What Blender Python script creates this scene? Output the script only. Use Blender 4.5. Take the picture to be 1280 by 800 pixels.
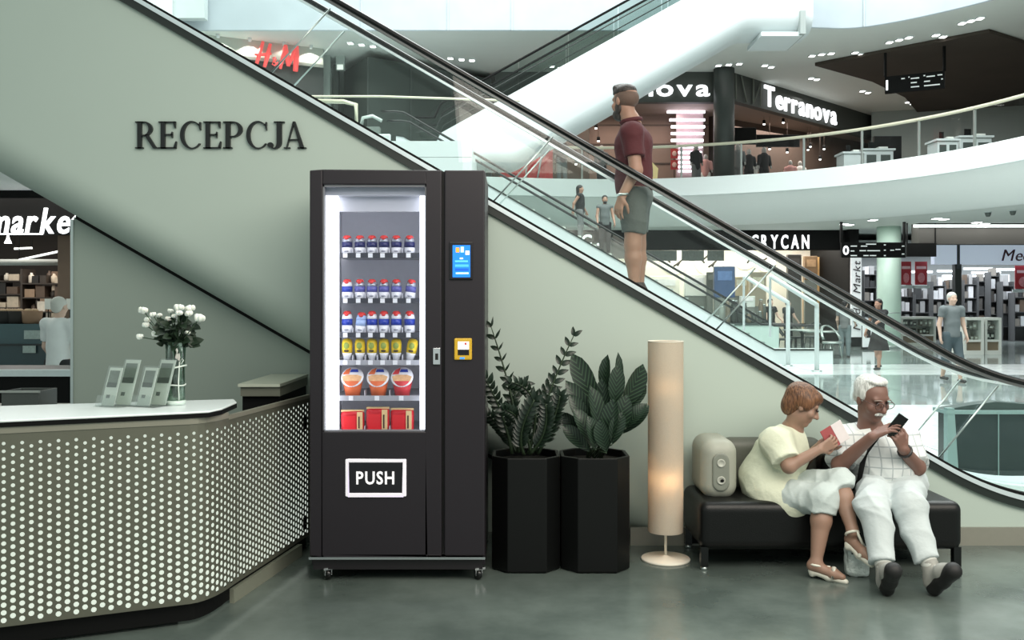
import bpy, bmesh, math, random
import numpy as np
from mathutils import Vector, Matrix

random.seed(7)
np.random.seed(7)
scn = bpy.context.scene
col = scn.collection
for _o in list(bpy.data.objects):
    bpy.data.objects.remove(_o)

# ------------------------------------------------------------------ camera
F = 1160.0            # focal length in pixels of a 1280 wide frame
HOR = 378.0           # horizon row
EYE = 1.6
cam_d = bpy.data.cameras.new('camera')
cam_d.sensor_width = 36.0
cam_d.lens = F / 1280.0 * 36.0
cam_d.shift_y = -(400.0 - HOR) / 1280.0
cam_d.clip_end = 300
cam = bpy.data.objects.new('camera', cam_d)
cam.location = (0, 0, EYE)
cam.rotation_euler = (math.pi / 2, 0, 0)
col.objects.link(cam)
scn.camera = cam

# ------------------------------------------------------------------ world, large lights, exposure
world = bpy.data.worlds.new('mall_daylight')
scn.world = world
world.use_nodes = True
_bg = world.node_tree.nodes['Background']
_bg.inputs[0].default_value = (0.875, 1.0, 0.945, 1)
_bg.inputs[1].default_value = 0.61


def area_light(name, loc, sx, sy, power, color=(1, 1, 1), rot=(0, 0, 0)):
    d = bpy.data.lights.new(name, 'AREA')
    d.shape = 'RECTANGLE'
    d.size, d.size_y, d.energy, d.color = sx, sy, power, color
    o = bpy.data.objects.new(name, d)
    o.location, o.rotation_euler = loc, rot
    col.objects.link(o)
    return o


# glass roof over the atrium between the escalators and the balcony ring
area_light('atrium_skylight', (4, 17.5, 16.5), 26, 15, 7600, (0.955, 1.0, 0.985))
# added warm fill over and behind the viewer, brightening the wall to the right
area_light('reception_warm_fill', (3.8, 1.6, 4.4), 9, 3.4, 500, (1.0, 0.91, 0.80), (math.radians(34), 0, 0))
vs = scn.view_settings
vs.view_transform = 'Standard'
vs.look = 'None'
vs.exposure = 0.0
vs.gamma = 1.0
vs.use_curve_mapping = False
scn.cycles.transparent_max_bounces = 40
scn.cycles.max_bounces = 8


# ------------------------------------------------------------------ small tools
def W(px, py, d):
    """photo pixel at depth d -> world point"""
    return Vector(((px - 640.0) * d / F, d, EYE - (py - HOR) * d / F))


def lin(c):
    return tuple(((v / 255.0) / 12.92 if v / 255.0 <= 0.04045 else (((v / 255.0) + 0.055) / 1.055) ** 2.4) for v in c)


MATS = {}


def M(name, rgb=(128, 128, 128), rough=0.5, metal=0.0, emit=0.0, noise=0.06, scale=30.0, bump=0.0,
      ecol=None, coat=0.0, spec=0.5, sss=0.0, bscale=None, trans=0.0):
    if name in MATS:
        return MATS[name]
    m = bpy.data.materials.new(name)
    m.use_nodes = True
    nt = m.node_tree
    p = nt.nodes['Principled BSDF']
    c = lin(rgb)
    tc = nt.nodes.new('ShaderNodeTexCoord')
    nz = nt.nodes.new('ShaderNodeTexNoise')
    nz.inputs['Scale'].default_value = scale
    nz.inputs['Detail'].default_value = 4
    nt.links.new(tc.outputs['Object'], nz.inputs['Vector'])
    mx = nt.nodes.new('ShaderNodeMixRGB')
    mx.inputs[1].default_value = tuple(v * (1 - noise) for v in c) + (1,)
    mx.inputs[2].default_value = tuple(min(1, v * (1 + noise)) for v in c) + (1,)
    nt.links.new(nz.outputs['Fac'], mx.inputs[0])
    nt.links.new(mx.outputs[0], p.inputs['Base Color'])
    p.inputs['Roughness'].default_value = rough
    p.inputs['Metallic'].default_value = metal
    p.inputs['Specular IOR Level'].default_value = spec
    p.inputs['Coat Weight'].default_value = coat
    if sss:
        p.inputs['Subsurface Weight'].default_value = sss
        p.inputs['Subsurface Radius'].default_value = (0.02, 0.008, 0.005)
    if emit:
        p.inputs['Emission Color'].default_value = lin(ecol or rgb) + (1,)
        p.inputs['Emission Strength'].default_value = emit
    if bump:
        n2 = nt.nodes.new('ShaderNodeTexNoise')
        n2.inputs['Scale'].default_value = bscale or scale * 2
        n2.inputs['Detail'].default_value = 5
        nt.links.new(tc.outputs['Object'], n2.inputs['Vector'])
        b = nt.nodes.new('ShaderNodeBump')
        b.inputs['Strength'].default_value = bump
        b.inputs['Distance'].default_value = 0.02
        nt.links.new(n2.outputs['Fac'], b.inputs['Height'])
        nt.links.new(b.outputs['Normal'], p.inputs['Normal'])
    MATS[name] = m
    return m


def M_glass(name, tint=(225, 240, 235), refl=0.35, base=0.03):
    """thin clear sheet: passes light straight through with a fresnel gloss"""
    if name in MATS:
        return MATS[name]
    m = bpy.data.materials.new(name)
    m.use_nodes = True
    nt = m.node_tree
    nt.nodes.clear()
    out = nt.nodes.new('ShaderNodeOutputMaterial')
    tr = nt.nodes.new('ShaderNodeBsdfTransparent')
    tr.inputs[0].default_value = lin(tint) + (1,)
    gl = nt.nodes.new('ShaderNodeBsdfGlossy')
    gl.inputs['Roughness'].default_value = 0.02
    lw = nt.nodes.new('ShaderNodeLayerWeight')
    lw.inputs[0].default_value = 0.25
    mr = nt.nodes.new('ShaderNodeMapRange')
    mr.inputs['To Min'].default_value = base
    mr.inputs['To Max'].default_value = refl
    nt.links.new(lw.outputs['Fresnel'], mr.inputs['Value'])
    mix = nt.nodes.new('ShaderNodeMixShader')
    nt.links.new(mr.outputs[0], mix.inputs[0])
    nt.links.new(tr.outputs[0], mix.inputs[1])
    nt.links.new(gl.outputs[0], mix.inputs[2])
    nt.links.new(mix.outputs[0], out.inputs[0])
    MATS[name] = m
    return m


def link(o, parent=None):
    col.objects.link(o)
    if parent is not None:
        o.parent = parent
    return o


def tag(o, label=None, cat=None, group=None, kind=None):
    if label:
        o['label'] = label
    if cat:
        o['category'] = cat
    if group:
        o['group'] = group
    if kind:
        o['kind'] = kind
    return o


def thing(name, label, cat, loc=(0, 0, 0), rz=0.0, group=None):
    o = bpy.data.objects.new(name, None)
    o.empty_display_size = 0.1
    o.location = loc
    o.rotation_euler = (0, 0, rz)
    col.objects.link(o)
    return tag(o, label, cat, group)


def copy_tree(o, parent=None):
    c = o.copy()
    col.objects.link(c)
    c.parent = parent
    for ch in [x for x in bpy.data.objects if x.parent == o]:
        copy_tree(ch, c)
    return c


class MB:
    """collects shapes in one mesh"""

    def __init__(self):
        self.v, self.f, self.sm = [], [], []

    def add(self, vs, fs, smooth=False):
        n = len(self.v)
        self.v += [tuple(a) for a in vs]
        self.f += [tuple(i + n for i in f) for f in fs]
        self.sm += [smooth] * len(fs)
        return self

    def box(self, x0, x1, y0, y1, z0, z1):
        return self.add([(x0, y0, z0), (x1, y0, z0), (x1, y1, z0), (x0, y1, z0),
                         (x0, y0, z1), (x1, y0, z1), (x1, y1, z1), (x0, y1, z1)],
                        [(0, 3, 2, 1), (4, 5, 6, 7), (0, 1, 5, 4), (1, 2, 6, 5), (2, 3, 7, 6), (3, 0, 4, 7)])

    def hexa(self, p):
        """8 corners: bottom ring 0-3, top ring 4-7"""
        return self.add(p, [(0, 3, 2, 1), (4, 5, 6, 7), (0, 1, 5, 4), (1, 2, 6, 5), (2, 3, 7, 6), (3, 0, 4, 7)])

    def prism(self, poly, y0, y1, axis='y'):
        """poly in (x,z) extruded along y (axis y); (x,y) along z (axis z); (y,z) along x (axis x)"""
        n = len(poly)

        def q(a, b, t):
            return (a, t, b) if axis == 'y' else ((a, b, t) if axis == 'z' else (t, a, b))
        vs = [q(a, b, y0) for a, b in poly] + [q(a, b, y1) for a, b in poly]
        fs = [tuple(range(n)), tuple(range(2 * n - 1, n - 1, -1))]
        fs += [(i, i + n, (i + 1) % n + n, (i + 1) % n) for i in range(n)]
        return self.add(vs, fs)

    def ring(self, outer, inner, y0, y1):
        """strip between two open chains of (x,z) points with the same count, extruded in y"""
        n = len(outer)
        for i in range(n - 1):
            a, b, c, d = outer[i], outer[i + 1], inner[i + 1], inner[i]
            self.hexa([(a[0], y0, a[1]), (b[0], y0, b[1]), (c[0], y0, c[1]), (d[0], y0, d[1]),
                       (a[0], y1, a[1]), (b[0], y1, b[1]), (c[0], y1, c[1]), (d[0], y1, d[1])])
        return self

    def tube(self, pts, r, seg=8, cap=True, flat=None):
        pts = [Vector(p) for p in pts]
        n = len(pts)
        rs = r if isinstance(r, (list, tuple)) else [r] * n
        base = len(self.v)
        vs, fs = [], []
        for i, p in enumerate(pts):
            t = (pts[min(i + 1, n - 1)] - pts[max(i - 1, 0)]).normalized()
            ref = Vector((0, 0, 1)) if abs(t.z) < 0.95 else Vector((0, 1, 0))
            a = t.cross(ref).normalized()
            b = a.cross(t).normalized()
            for k in range(seg):
                w = 2 * math.pi * k / seg
                vs.append(p + a * (math.cos(w) * rs[i]) + b * (math.sin(w) * rs[i] * (flat or 1)))
        for i in range(n - 1):
            for k in range(seg):
                k2 = (k + 1) % seg
                fs.append((i * seg + k, i * seg + k2, (i + 1) * seg + k2, (i + 1) * seg + k))
        self.add(vs, fs, True)
        if cap:
            self.add([vs[k] for k in range(seg)], [tuple(range(seg - 1, -1, -1))])
            self.add([vs[(n - 1) * seg + k] for k in range(seg)], [tuple(range(seg))])
        return self

    def lathe(self, prof, cx=0, cy=0, seg=20, z0=0, smooth=True):
        n = len(prof)
        vs = [(cx + r * math.cos(2 * math.pi * k / seg), cy + r * math.sin(2 * math.pi * k / seg), z0 + z)
              for r, z in prof for k in range(seg)]
        fs = []
        for i in range(n - 1):
            for k in range(seg):
                k2 = (k + 1) % seg
                fs.append((i * seg + k, i * seg + k2, (i + 1) * seg + k2, (i + 1) * seg + k))
        self.add(vs, fs, smooth)
        if prof[0][0] > 1e-6:
            self.add(vs[:seg], [tuple(range(seg - 1, -1, -1))])
        if prof[-1][0] > 1e-6:
            self.add(vs[-seg:], [tuple(range(seg))])
        return self

    def ball(self, c, r, seg=10, rings=6):
        rx, ry, rz = r if isinstance(r, (list, tuple)) else (r, r, r)
        vs, fs = [], []
        for i in range(rings + 1):
            t = math.pi * i / rings
            for k in range(seg):
                w = 2 * math.pi * k / seg
                vs.append((c[0] + rx * math.sin(t) * math.cos(w), c[1] + ry * math.sin(t) * math.sin(w), c[2] - rz * math.cos(t)))
        for i in range(rings):
            for k in range(seg):
                k2 = (k + 1) % seg
                fs.append((i * seg + k, i * seg + k2, (i + 1) * seg + k2, (i + 1) * seg + k))
        return self.add(vs, fs, True)

    def build(self, name, mat, parent=None, off=(0, 0, 0), bevel=0.0, fix=True, smooth=None):
        me = bpy.data.meshes.new(name)
        ox, oy, oz = off
        me.from_pydata([(x - ox, y - oy, z - oz) for x, y, z in self.v], [], self.f)
        me.polygons.foreach_set('use_smooth', self.sm if smooth is None else [smooth] * len(self.sm))
        if fix:
            bm = bmesh.new()
            bm.from_mesh(me)
            bmesh.ops.remove_doubles(bm, verts=bm.verts, dist=1e-5)
            bmesh.ops.recalc_face_normals(bm, faces=bm.faces)
            bm.to_mesh(me)
            bm.free()
        me.materials.append(mat)
        o = bpy.data.objects.new(name, me)
        link(o, parent)
        if parent is None and off != (0, 0, 0):
            o.location = off
        if bevel:
            md = o.modifiers.new('soft_edges', 'BEVEL')
            md.width = bevel
            md.segments = 2
            md.limit_method = 'ANGLE'
            md.angle_limit = math.radians(40)
        return o


def struct(name, mb, mat, parent=None, **kw):
    o = mb.build(name, mat, parent, **kw)
    if parent is None:
        o['kind'] = 'structure'
    return o


def quad_wall(name, a, b, z0, z1, thick, mat, parent=None, back=True):
    """upright slab from plan point a to plan point b (thickness grows away from the viewer)"""
    a, b = Vector((a[0], a[1])), Vector((b[0], b[1]))
    t = (b - a).normalized()
    n = Vector((-t.y, t.x)) * thick
    if n.y < 0:
        n = -n
    pts = [(a.x, a.y), (b.x, b.y), (b.x + n.x, b.y + n.y), (a.x + n.x, a.y + n.y)]
    return MB().hexa([(x, y, z0) for x, y in pts] + [(x, y, z1) for x, y in pts])


# lettering out of Blender's built-in font, one mesh per letter
def letters(parent, text, origin, xdir, height, mat, depth=0.02, bold=0.0, shear=0.0, gap=0.12, widen=1.0, up=(0, 0, 1), off=(0, 0, 0), name='letter', fit=None):
    xdir, up = Vector(xdir).normalized(), Vector(up)
    nrm = xdir.cross(up).normalized()        # towards the reader
    metr = []
    for ch in text:
        if ch == ' ':
            metr.append((None, 0.35, 0))
            continue
        cu = bpy.data.curves.new('glyph', 'FONT')
        cu.body = ch
        cu.size = 1.0
        cu.extrude = 0.5
        cu.offset = bold
        cu.shear = shear
        cu.resolution_u = 3
        ob = bpy.data.objects.new('glyph', cu)
        col.objects.link(ob)
        dg = bpy.context.evaluated_depsgraph_get()
        me = bpy.data.meshes.new_from_object(ob.evaluated_get(dg))
        bpy.data.objects.remove(ob)
        bpy.data.curves.remove(cu)
        xs = [v.co.x for v in me.vertices]
        metr.append((me, max(xs) - min(xs), min(xs)))
    total = sum(m[1] for m in metr) + gap * (len(metr) - 1)
    sc = height / 0.73
    wx = widen * sc
    if fit:
        wx = fit / total
    x = 0.0
    for me, w, x0 in metr:
        if me is not None:
            for v in me.vertices:
                lx, ly, lz = (v.co.x - x0 + x) * wx, v.co.y * sc, v.co.z
                p = Vector(origin) + xdir * lx + up * ly + nrm * (lz * depth + depth * 0.5)
                v.co = p - Vector(off)
            me.name = name
            me.materials.clear()
            me.materials.append(mat)
            link(bpy.data.objects.new(name, me), parent)
        x += w + gap
    return total * wx
# ------------------------------------------------------------------ smooth bodies from distance fields
def _eval(pr, P):
    kind = pr[0]
    if kind == 'c':
        a, ra, b, rb = np.array(pr[1], float), pr[2], np.array(pr[3], float), pr[4]
        ab = b - a
        L = max(float(ab @ ab), 1e-9)
        t = np.clip(((P - a) @ ab) / L, 0, 1)
        d = np.linalg.norm(P - a - t[:, None] * ab, axis=1) - (ra + t * (rb - ra))
    else:
        c, r = np.array(pr[1], float), np.array(pr[2], float)
        q = P - c
        if pr[3] is not None:
            q = q @ np.array(pr[3], float)
        if kind == 'e':
            k0 = np.linalg.norm(q / r, axis=1)
            k1 = np.linalg.norm(q / (r * r), axis=1)
            d = np.where(k1 > 1e-9, k0 * (k0 - 1) / np.maximum(k1, 1e-9), -r.min())
        else:
            rad = pr[4].get('round', 0.01)
            e = np.abs(q) - (r - rad)
            d = np.linalg.norm(np.maximum(e, 0), axis=1) + np.minimum(e.max(axis=1), 0) - rad
    opt = pr[-1] if isinstance(pr[-1], dict) else {}
    for p, n in opt.get('cut', ()):
        n = np.array(n, float)
        d = np.maximum(d, (P - np.array(p, float)) @ (n / np.linalg.norm(n)))
    return d, opt


def _bounds(pr):
    if pr[0] == 'c':
        a, b, r = np.array(pr[1], float), np.array(pr[3], float), max(pr[2], pr[4])
        return np.minimum(a, b) - r, np.maximum(a, b) + r
    c, r = np.array(pr[1], float), np.array(pr[2], float)
    m = r.max() if pr[3] is not None else r
    if pr[0] == 'b' and pr[3] is not None:
        m = np.linalg.norm(r)
    return c - m, c + m


def sdf_mesh(name, prims, mat, parent=None, vox=0.006, k=0.03, off=(0, 0, 0), folds=0.0, fscale=9.0, cuts=()):
    lo = np.min([_bounds(p)[0] for p in prims], axis=0) - 3 * vox - 0.5 * k
    hi = np.max([_bounds(p)[1] for p in prims], axis=0) + 3 * vox + 0.5 * k
    n = np.ceil((hi - lo) / vox).astype(int) + 1
    f = np.full(n, 0.12, dtype=np.float32)
    for pr in prims:
        a, b = _bounds(pr)
        m = k + 3 * vox
        i0 = np.maximum(np.floor((a - m - lo) / vox).astype(int), 0)
        i1 = np.minimum(np.ceil((b + m - lo) / vox).astype(int) + 1, n)
        if (i1 <= i0).any():
            continue
        g = np.stack(np.meshgrid(*[lo[t] + vox * np.arange(i0[t], i1[t]) for t in range(3)], indexing='ij'), -1)
        d, opt = _eval(pr, g.reshape(-1, 3))
        d = d.reshape(g.shape[:3]).astype(np.float32)
        sl = tuple(slice(i0[t], i1[t]) for t in range(3))
        cur = f[sl]
        if opt.get('sub'):
            f[sl] = np.maximum(cur, -d)
            continue
        kk = opt.get('k', k)
        h = np.maximum(kk - np.abs(cur - d), 0) / max(kk, 1e-6)
        f[sl] = np.minimum(cur, d) - h * h * kk * 0.25
    if folds or cuts:
        X, Y, Z = np.meshgrid(*[lo[t] + vox * np.arange(n[t]) for t in range(3)], indexing='ij')
        if folds:
            s = fscale
            rg = np.random.RandomState(int(abs(lo.sum()) * 1000) % 9999)
            band = np.abs(f) < 0.03
            x_, y_, z_ = X[band], Y[band], Z[band]
            w = np.zeros(len(x_))
            for i in range(5):
                kx, ky, kz = rg.normal(size=3)
                sc = s * (0.7, 1.1, 1.5, 2.0, 2.8)[i] / math.sqrt(kx * kx + ky * ky + kz * kz)
                a1, a2 = rg.normal(size=3) * s * 0.35, rg.normal(size=3) * s * 0.5
                wp = 1.6 * np.sin(a1[0] * x_ + a1[1] * y_ + a1[2] * z_ + i) + 1.1 * np.sin(a2[0] * x_ + a2[1] * y_ + a2[2] * z_ + 2 * i)
                ph = sc * (kx * x_ + ky * y_ + kz * z_) + wp
                mask = 0.5 + 0.5 * np.sin(0.45 * wp + 1.7 * i)
                w += (1.0, 0.9, 0.8, 0.6, 0.4)[i] * mask * (0.5 - np.abs(np.sin(ph * 0.5)) ** 0.7)
            f[band] -= (folds * (1.8 * w + 0.9)).astype(np.float32)
        for p, nn in cuts:
            nn = np.array(nn, float) / np.linalg.norm(nn)
            f = np.maximum(f, ((X - p[0]) * nn[0] + (Y - p[1]) * nn[1] + (Z - p[2]) * nn[2]).astype(np.float32))
    s = f < 0
    c8 = [(i, j, q) for i in (0, 1) for j in (0, 1) for q in (0, 1)]
    cnt = np.zeros(np.array(n) - 1, dtype=np.int8)
    for o in c8:
        cnt += s[o[0]:n[0] - 1 + o[0], o[1]:n[1] - 1 + o[1], o[2]:n[2] - 1 + o[2]]
    act = np.argwhere((cnt > 0) & (cnt < 8))
    ids = np.full(np.array(n) - 1, -1, dtype=np.int64)
    ids[act[:, 0], act[:, 1], act[:, 2]] = np.arange(len(act))
    acc = np.zeros((len(act), 3))
    num = np.zeros(len(act))
    for ia, o1 in enumerate(c8):
        for o2 in c8[ia + 1:]:
            dv = np.array(o2) - np.array(o1)
            if np.abs(dv).sum() != 1:
                continue
            f1 = f[act[:, 0] + o1[0], act[:, 1] + o1[1], act[:, 2] + o1[2]]
            f2 = f[act[:, 0] + o2[0], act[:, 1] + o2[1], act[:, 2] + o2[2]]
            x = (f1 < 0) != (f2 < 0)
            t = np.where(x, f1 / np.where(x, f1 - f2, 1), 0)
            acc += np.where(x[:, None], np.array(o1) + t[:, None] * dv, 0)
            num += x
    V = lo + vox * (act + acc / num[:, None]) - np.array(off)
    quads = []
    for ax in range(3):
        u, v = (ax + 1) % 3, (ax + 2) % 3
        sa = [slice(None)] * 3
        sb = [slice(None)] * 3
        sa[ax], sb[ax] = slice(0, -1), slice(1, None)
        A, B = s[tuple(sa)], s[tuple(sb)]
        e = np.argwhere(A != B)
        e = e[(e[:, u] > 0) & (e[:, v] > 0) & (e[:, u] < n[u] - 1) & (e[:, v] < n[v] - 1)]
        inside = A[e[:, 0], e[:, 1], e[:, 2]]
        eu, ev = np.zeros(3, int), np.zeros(3, int)
        eu[u], ev[v] = 1, 1

        def cid(q):
            return ids[q[:, 0], q[:, 1], q[:, 2]]
        Q = np.stack([cid(e - eu - ev), cid(e - ev), cid(e), cid(e - eu)], 1)
        Q[~inside] = Q[~inside][:, ::-1]
        quads.append(Q)
    Q = np.concatenate(quads)
    me = bpy.data.meshes.new(name)
    me.vertices.add(len(V))
    me.vertices.foreach_set('co', V.astype(np.float32).ravel())
    me.loops.add(len(Q) * 4)
    me.loops.foreach_set('vertex_index', Q.ravel().astype(np.int32))
    me.polygons.add(len(Q))
    me.polygons.foreach_set('loop_start', np.arange(0, len(Q) * 4, 4, dtype=np.int32))
    me.polygons.foreach_set('loop_total', np.full(len(Q), 4, dtype=np.int32))
    me.update(calc_edges=True)
    me.validate()
    me.polygons.foreach_set('use_smooth', np.ones(len(me.polygons), dtype=bool))
    me.materials.append(mat)
    return link(bpy.data.objects.new(name, me), parent)


def C(a, ra, b, rb, **o):
    return ('c', tuple(a), ra, tuple(b), rb, o)


def E(c, r, R=None, **o):
    return ('e', tuple(c), r if isinstance(r, (tuple, list)) else (r, r, r), R, o)


def frame(fwd, up=(0, 0, 1)):
    """columns: right hand side, forward, up"""
    f = Vector(fwd).normalized()
    u = Vector(up)
    r = f.cross(u).normalized()
    u = r.cross(f).normalized()
    return r, f, u


def Rm(r, f, u):
    return [[r[i], f[i], u[i]] for i in range(3)]


def head_prims(c, fwd, up=(0, 0, 1), s=1.0, nose=1.0):
    """c = middle of the head, head height about 0.235*s"""
    r, f, u = frame(fwd, up)
    R = Rm(r, f, u)
    c = Vector(c)

    def at(x, y, z):
        return c + (r * x + f * y + u * z) * s
    P = [E(at(0, -0.012, 0.035), (0.074 * s, 0.095 * s, 0.083 * s), R),
         E(at(0, 0.022, -0.035), (0.060 * s, 0.068 * s, 0.078 * s), R),
         E(at(0, 0.062, -0.094), (0.026 * s, 0.02 * s, 0.018 * s), R, k=0.02),
         C(at(0, 0.086, 0.012), 0.008 * s, at(0, 0.108, -0.026), 0.0125 * s * nose, k=0.012),
         C(at(-0.013, 0.094, -0.030), 0.008 * s, at(0.013, 0.094, -0.030), 0.008 * s, k=0.01),
         C(at(-0.04, 0.072, 0.03), 0.009 * s, at(0.04, 0.072, 0.03), 0.009 * s, k=0.02),
         C(at(-0.02, 0.082, -0.057), 0.006 * s, at(0.02, 0.082, -0.057), 0.006 * s, k=0.006),
         C(at(-0.017, 0.079, -0.068), 0.007 * s, at(0.017, 0.079, -0.068), 0.007 * s, k=0.006)]
    for q in (-1, 1):
        P.append(E(at(q * 0.076, -0.008, -0.002), (0.010 * s, 0.019 * s, 0.032 * s), R, k=0.008))
        P.append(E(at(q * 0.045, 0.058, -0.024), (0.022 * s, 0.02 * s, 0.022 * s), R, k=0.02))
        P.append(E(at(q * 0.031, 0.093, 0.012), (0.014 * s, 0.010 * s, 0.008 * s), R, sub=True))
    return P, at, R


def hand_prims(wrist, d, n, side, curl=(0.3, 0.5, 0.4), s=1.0, thumb=0.7, spread=0.06):
    """d: towards the fingers, n: the way the palm looks, side: +1/-1 where the thumb sits"""
    d = Vector(d).normalized()
    n = Vector(n)
    n = (n - d * n.dot(d)).normalized()
    sd = d.cross(n).normalized() * side
    w = Vector(wrist)
    P = []
    lens = (0.070, 0.080, 0.074, 0.058)
    for i in range(4):
        o = (1.5 - i) * 0.0205 * s
        kn = w + d * (0.092 - 0.004 * abs(i - 1)) * s + sd * o
        P.append(C(w + sd * (o * 0.55) + d * 0.012 * s, 0.0145 * s, kn, 0.0112 * s, k=0.012))
        a = 0.0
        p = kn
        for j, fr in enumerate((0.42, 0.33, 0.25)):
            a += curl[j] * (1 + 0.08 * i)
            dr = (d * math.cos(a) + n * math.sin(a) + sd * (1.5 - i) * spread).normalized()
            q = p + dr * lens[i] * fr * s
            P.append(C(p, (0.0094 - 0.0008 * j) * s, q, (0.0088 - 0.0009 * j) * s, k=0.003))
            p = q
    t0 = w + d * 0.026 * s + sd * 0.026 * s
    t1 = t0 + (d * 0.6 + sd * 0.75 + n * thumb * 0.5).normalized() * 0.042 * s
    t2 = t1 + (d * 0.9 + sd * 0.25 + n * thumb).normalized() * 0.034 * s
    t3 = t2 + (d * 0.9 - sd * 0.05 + n * thumb * 1.1).normalized() * 0.027 * s
    P += [C(t0, 0.0155 * s, t1, 0.0115 * s, k=0.012), C(t1, 0.0112 * s, t2, 0.0100 * s, k=0.004), C(t2, 0.0098 * s, t3, 0.0080 * s, k=0.003)]
    return P
# ------------------------------------------------------------------ materials of the setting
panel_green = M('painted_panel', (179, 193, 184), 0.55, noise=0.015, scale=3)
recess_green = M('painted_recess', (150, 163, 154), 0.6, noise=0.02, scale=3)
white_paint = M('white_paint', (204, 212, 213), 0.45, noise=0.02, scale=4)
pale_ceiling = M('pale_ceiling', (216, 222, 217), 0.7, noise=0.02, scale=2)
warm_white = M('warm_white', (225, 228, 222), 0.5, noise=0.02)
black_gloss = M('black_gloss', (10, 12, 12), 0.25, noise=0.1)
black_matt = M('black_matt', (9, 10, 10), 0.7, noise=0.1, spec=0.2)
dark_strip = M('dark_strip', (30, 38, 35), 0.4, noise=0.08)
steel = M('brushed_steel', (190, 200, 198), 0.28, metal=0.9, noise=0.05, scale=60)
steel_light = M('light_aluminium', (215, 228, 232), 0.35, metal=0.35, noise=0.03)
glass = M_glass('clear_glass', (253, 255, 254), 0.20, 0.014)
glass_far = M_glass('balcony_glass', (250, 253, 252), 0.20, 0.02)
lamp_white = M('lamp_white', (255, 255, 250), 0.5, emit=6.0, noise=0)
sign_white = M('sign_white', (250, 253, 255), 0.5, emit=1.25, noise=0)


def floor_material(name, c1, c2, rough, sc, joint=None, tile=(1.2, 1.2), jw=0.006):
    m = bpy.data.materials.new(name)
    m.use_nodes = True
    nt = m.node_tree
    p = nt.nodes['Principled BSDF']
    tc = nt.nodes.new('ShaderNodeTexCoord')
    nz = nt.nodes.new('ShaderNodeTexNoise')
    nz.inputs['Scale'].default_value = sc
    nz.inputs['Detail'].default_value = 7
    nz.inputs['Roughness'].default_value = 0.62
    nt.links.new(tc.outputs['Object'], nz.inputs['Vector'])
    cr = nt.nodes.new('ShaderNodeValToRGB')
    cr.color_ramp.elements[0].position = 0.36
    cr.color_ramp.elements[0].color = lin(c1) + (1,)
    cr.color_ramp.elements[1].position = 0.68
    cr.color_ramp.elements[1].color = lin(c2) + (1,)
    nt.links.new(nz.outputs['Fac'], cr.inputs[0])
    nt.links.new(cr.outputs[0], p.inputs['Base Color'])
    mr = nt.nodes.new('ShaderNodeMapRange')
    mr.inputs['To Min'].default_value = rough * 0.7
    mr.inputs['To Max'].default_value = rough * 1.4
    nt.links.new(nz.outputs['Fac'], mr.inputs['Value'])
    nt.links.new(mr.outputs[0], p.inputs['Roughness'])
    return m


floor_dark = floor_material('polished_dark_concrete', (74, 84, 80), (104, 114, 109), 0.19, 1.3)
floor_tile = floor_material('sunlit_stone_tile', (226, 232, 232), (244, 248, 248), 0.10, 0.8)  # near-white colour carries the sunlight on the floor
floor_tile_grey = floor_material('grey_stone_tile', (136, 148, 147), (164, 174, 172), 0.06, 0.8)
floor_joint = M('floor_joint', (120, 130, 130), 0.6)

# ------------------------------------------------------------------ floors
struct('floor', MB().box(-9, 9, -4, 7.3, -0.12, 0), floor_dark)
fl = struct('floor_atrium', MB().box(-16, 34, 7.3, 52, -0.12, -0.012), floor_joint)
# atrium floor slabs: pale courses carry the sunlit stripes in their colour, grey further back
_tile_meshes = {}


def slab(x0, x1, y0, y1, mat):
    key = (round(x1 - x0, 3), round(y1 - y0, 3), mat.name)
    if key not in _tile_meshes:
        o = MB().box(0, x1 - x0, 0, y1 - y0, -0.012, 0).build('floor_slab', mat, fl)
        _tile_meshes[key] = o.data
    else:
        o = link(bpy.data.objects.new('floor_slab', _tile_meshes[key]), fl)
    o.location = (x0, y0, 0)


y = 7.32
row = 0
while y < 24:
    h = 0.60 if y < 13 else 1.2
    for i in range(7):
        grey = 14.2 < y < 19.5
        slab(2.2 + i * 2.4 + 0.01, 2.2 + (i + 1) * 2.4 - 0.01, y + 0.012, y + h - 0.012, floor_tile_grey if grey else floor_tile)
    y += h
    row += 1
struct('floor_concourse', MB().box(-16, 34, 24, 52, -0.014, 0), floor_tile_grey)
struct('floor_market', MB().box(-16, 2.2, 7.3, 24, -0.014, 0), floor_tile_grey)

# ------------------------------------------------------------------ the near escalator
SL = 0.577
EX0, EX1 = 2.85, 3.75


def zu(X):
    """lower edge of the dark cladding strip along the near escalator"""
    if X <= EX0:
        return 2.101 - SL * X
    if X >= EX1:
        X = EX1
    t = X - EX0
    return 2.101 - SL * EX0 - SL * t + SL * t * t / (2 * (EX1 - EX0))


def sweep(xs, zf, prof, zmin=0.0, closed=False):
    mb = MB()
    n = len(prof)
    vs = [(X, yy, max(zf(X) + v, zmin)) for X in xs for yy, v in prof]
    fs = []
    for i in range(len(xs) - 1):
        for j in range(n if closed else n - 1):
            j2 = (j + 1) % n
            fs.append((i * n + j, i * n + j2, (i + 1) * n + j2, (i + 1) * n + j))
    if closed:
        fs.append(tuple(range(n)))
        fs.append(tuple(range((len(xs) - 1) * n, len(xs) * n)))
    mb.add(vs, fs, True)
    return mb


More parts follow.
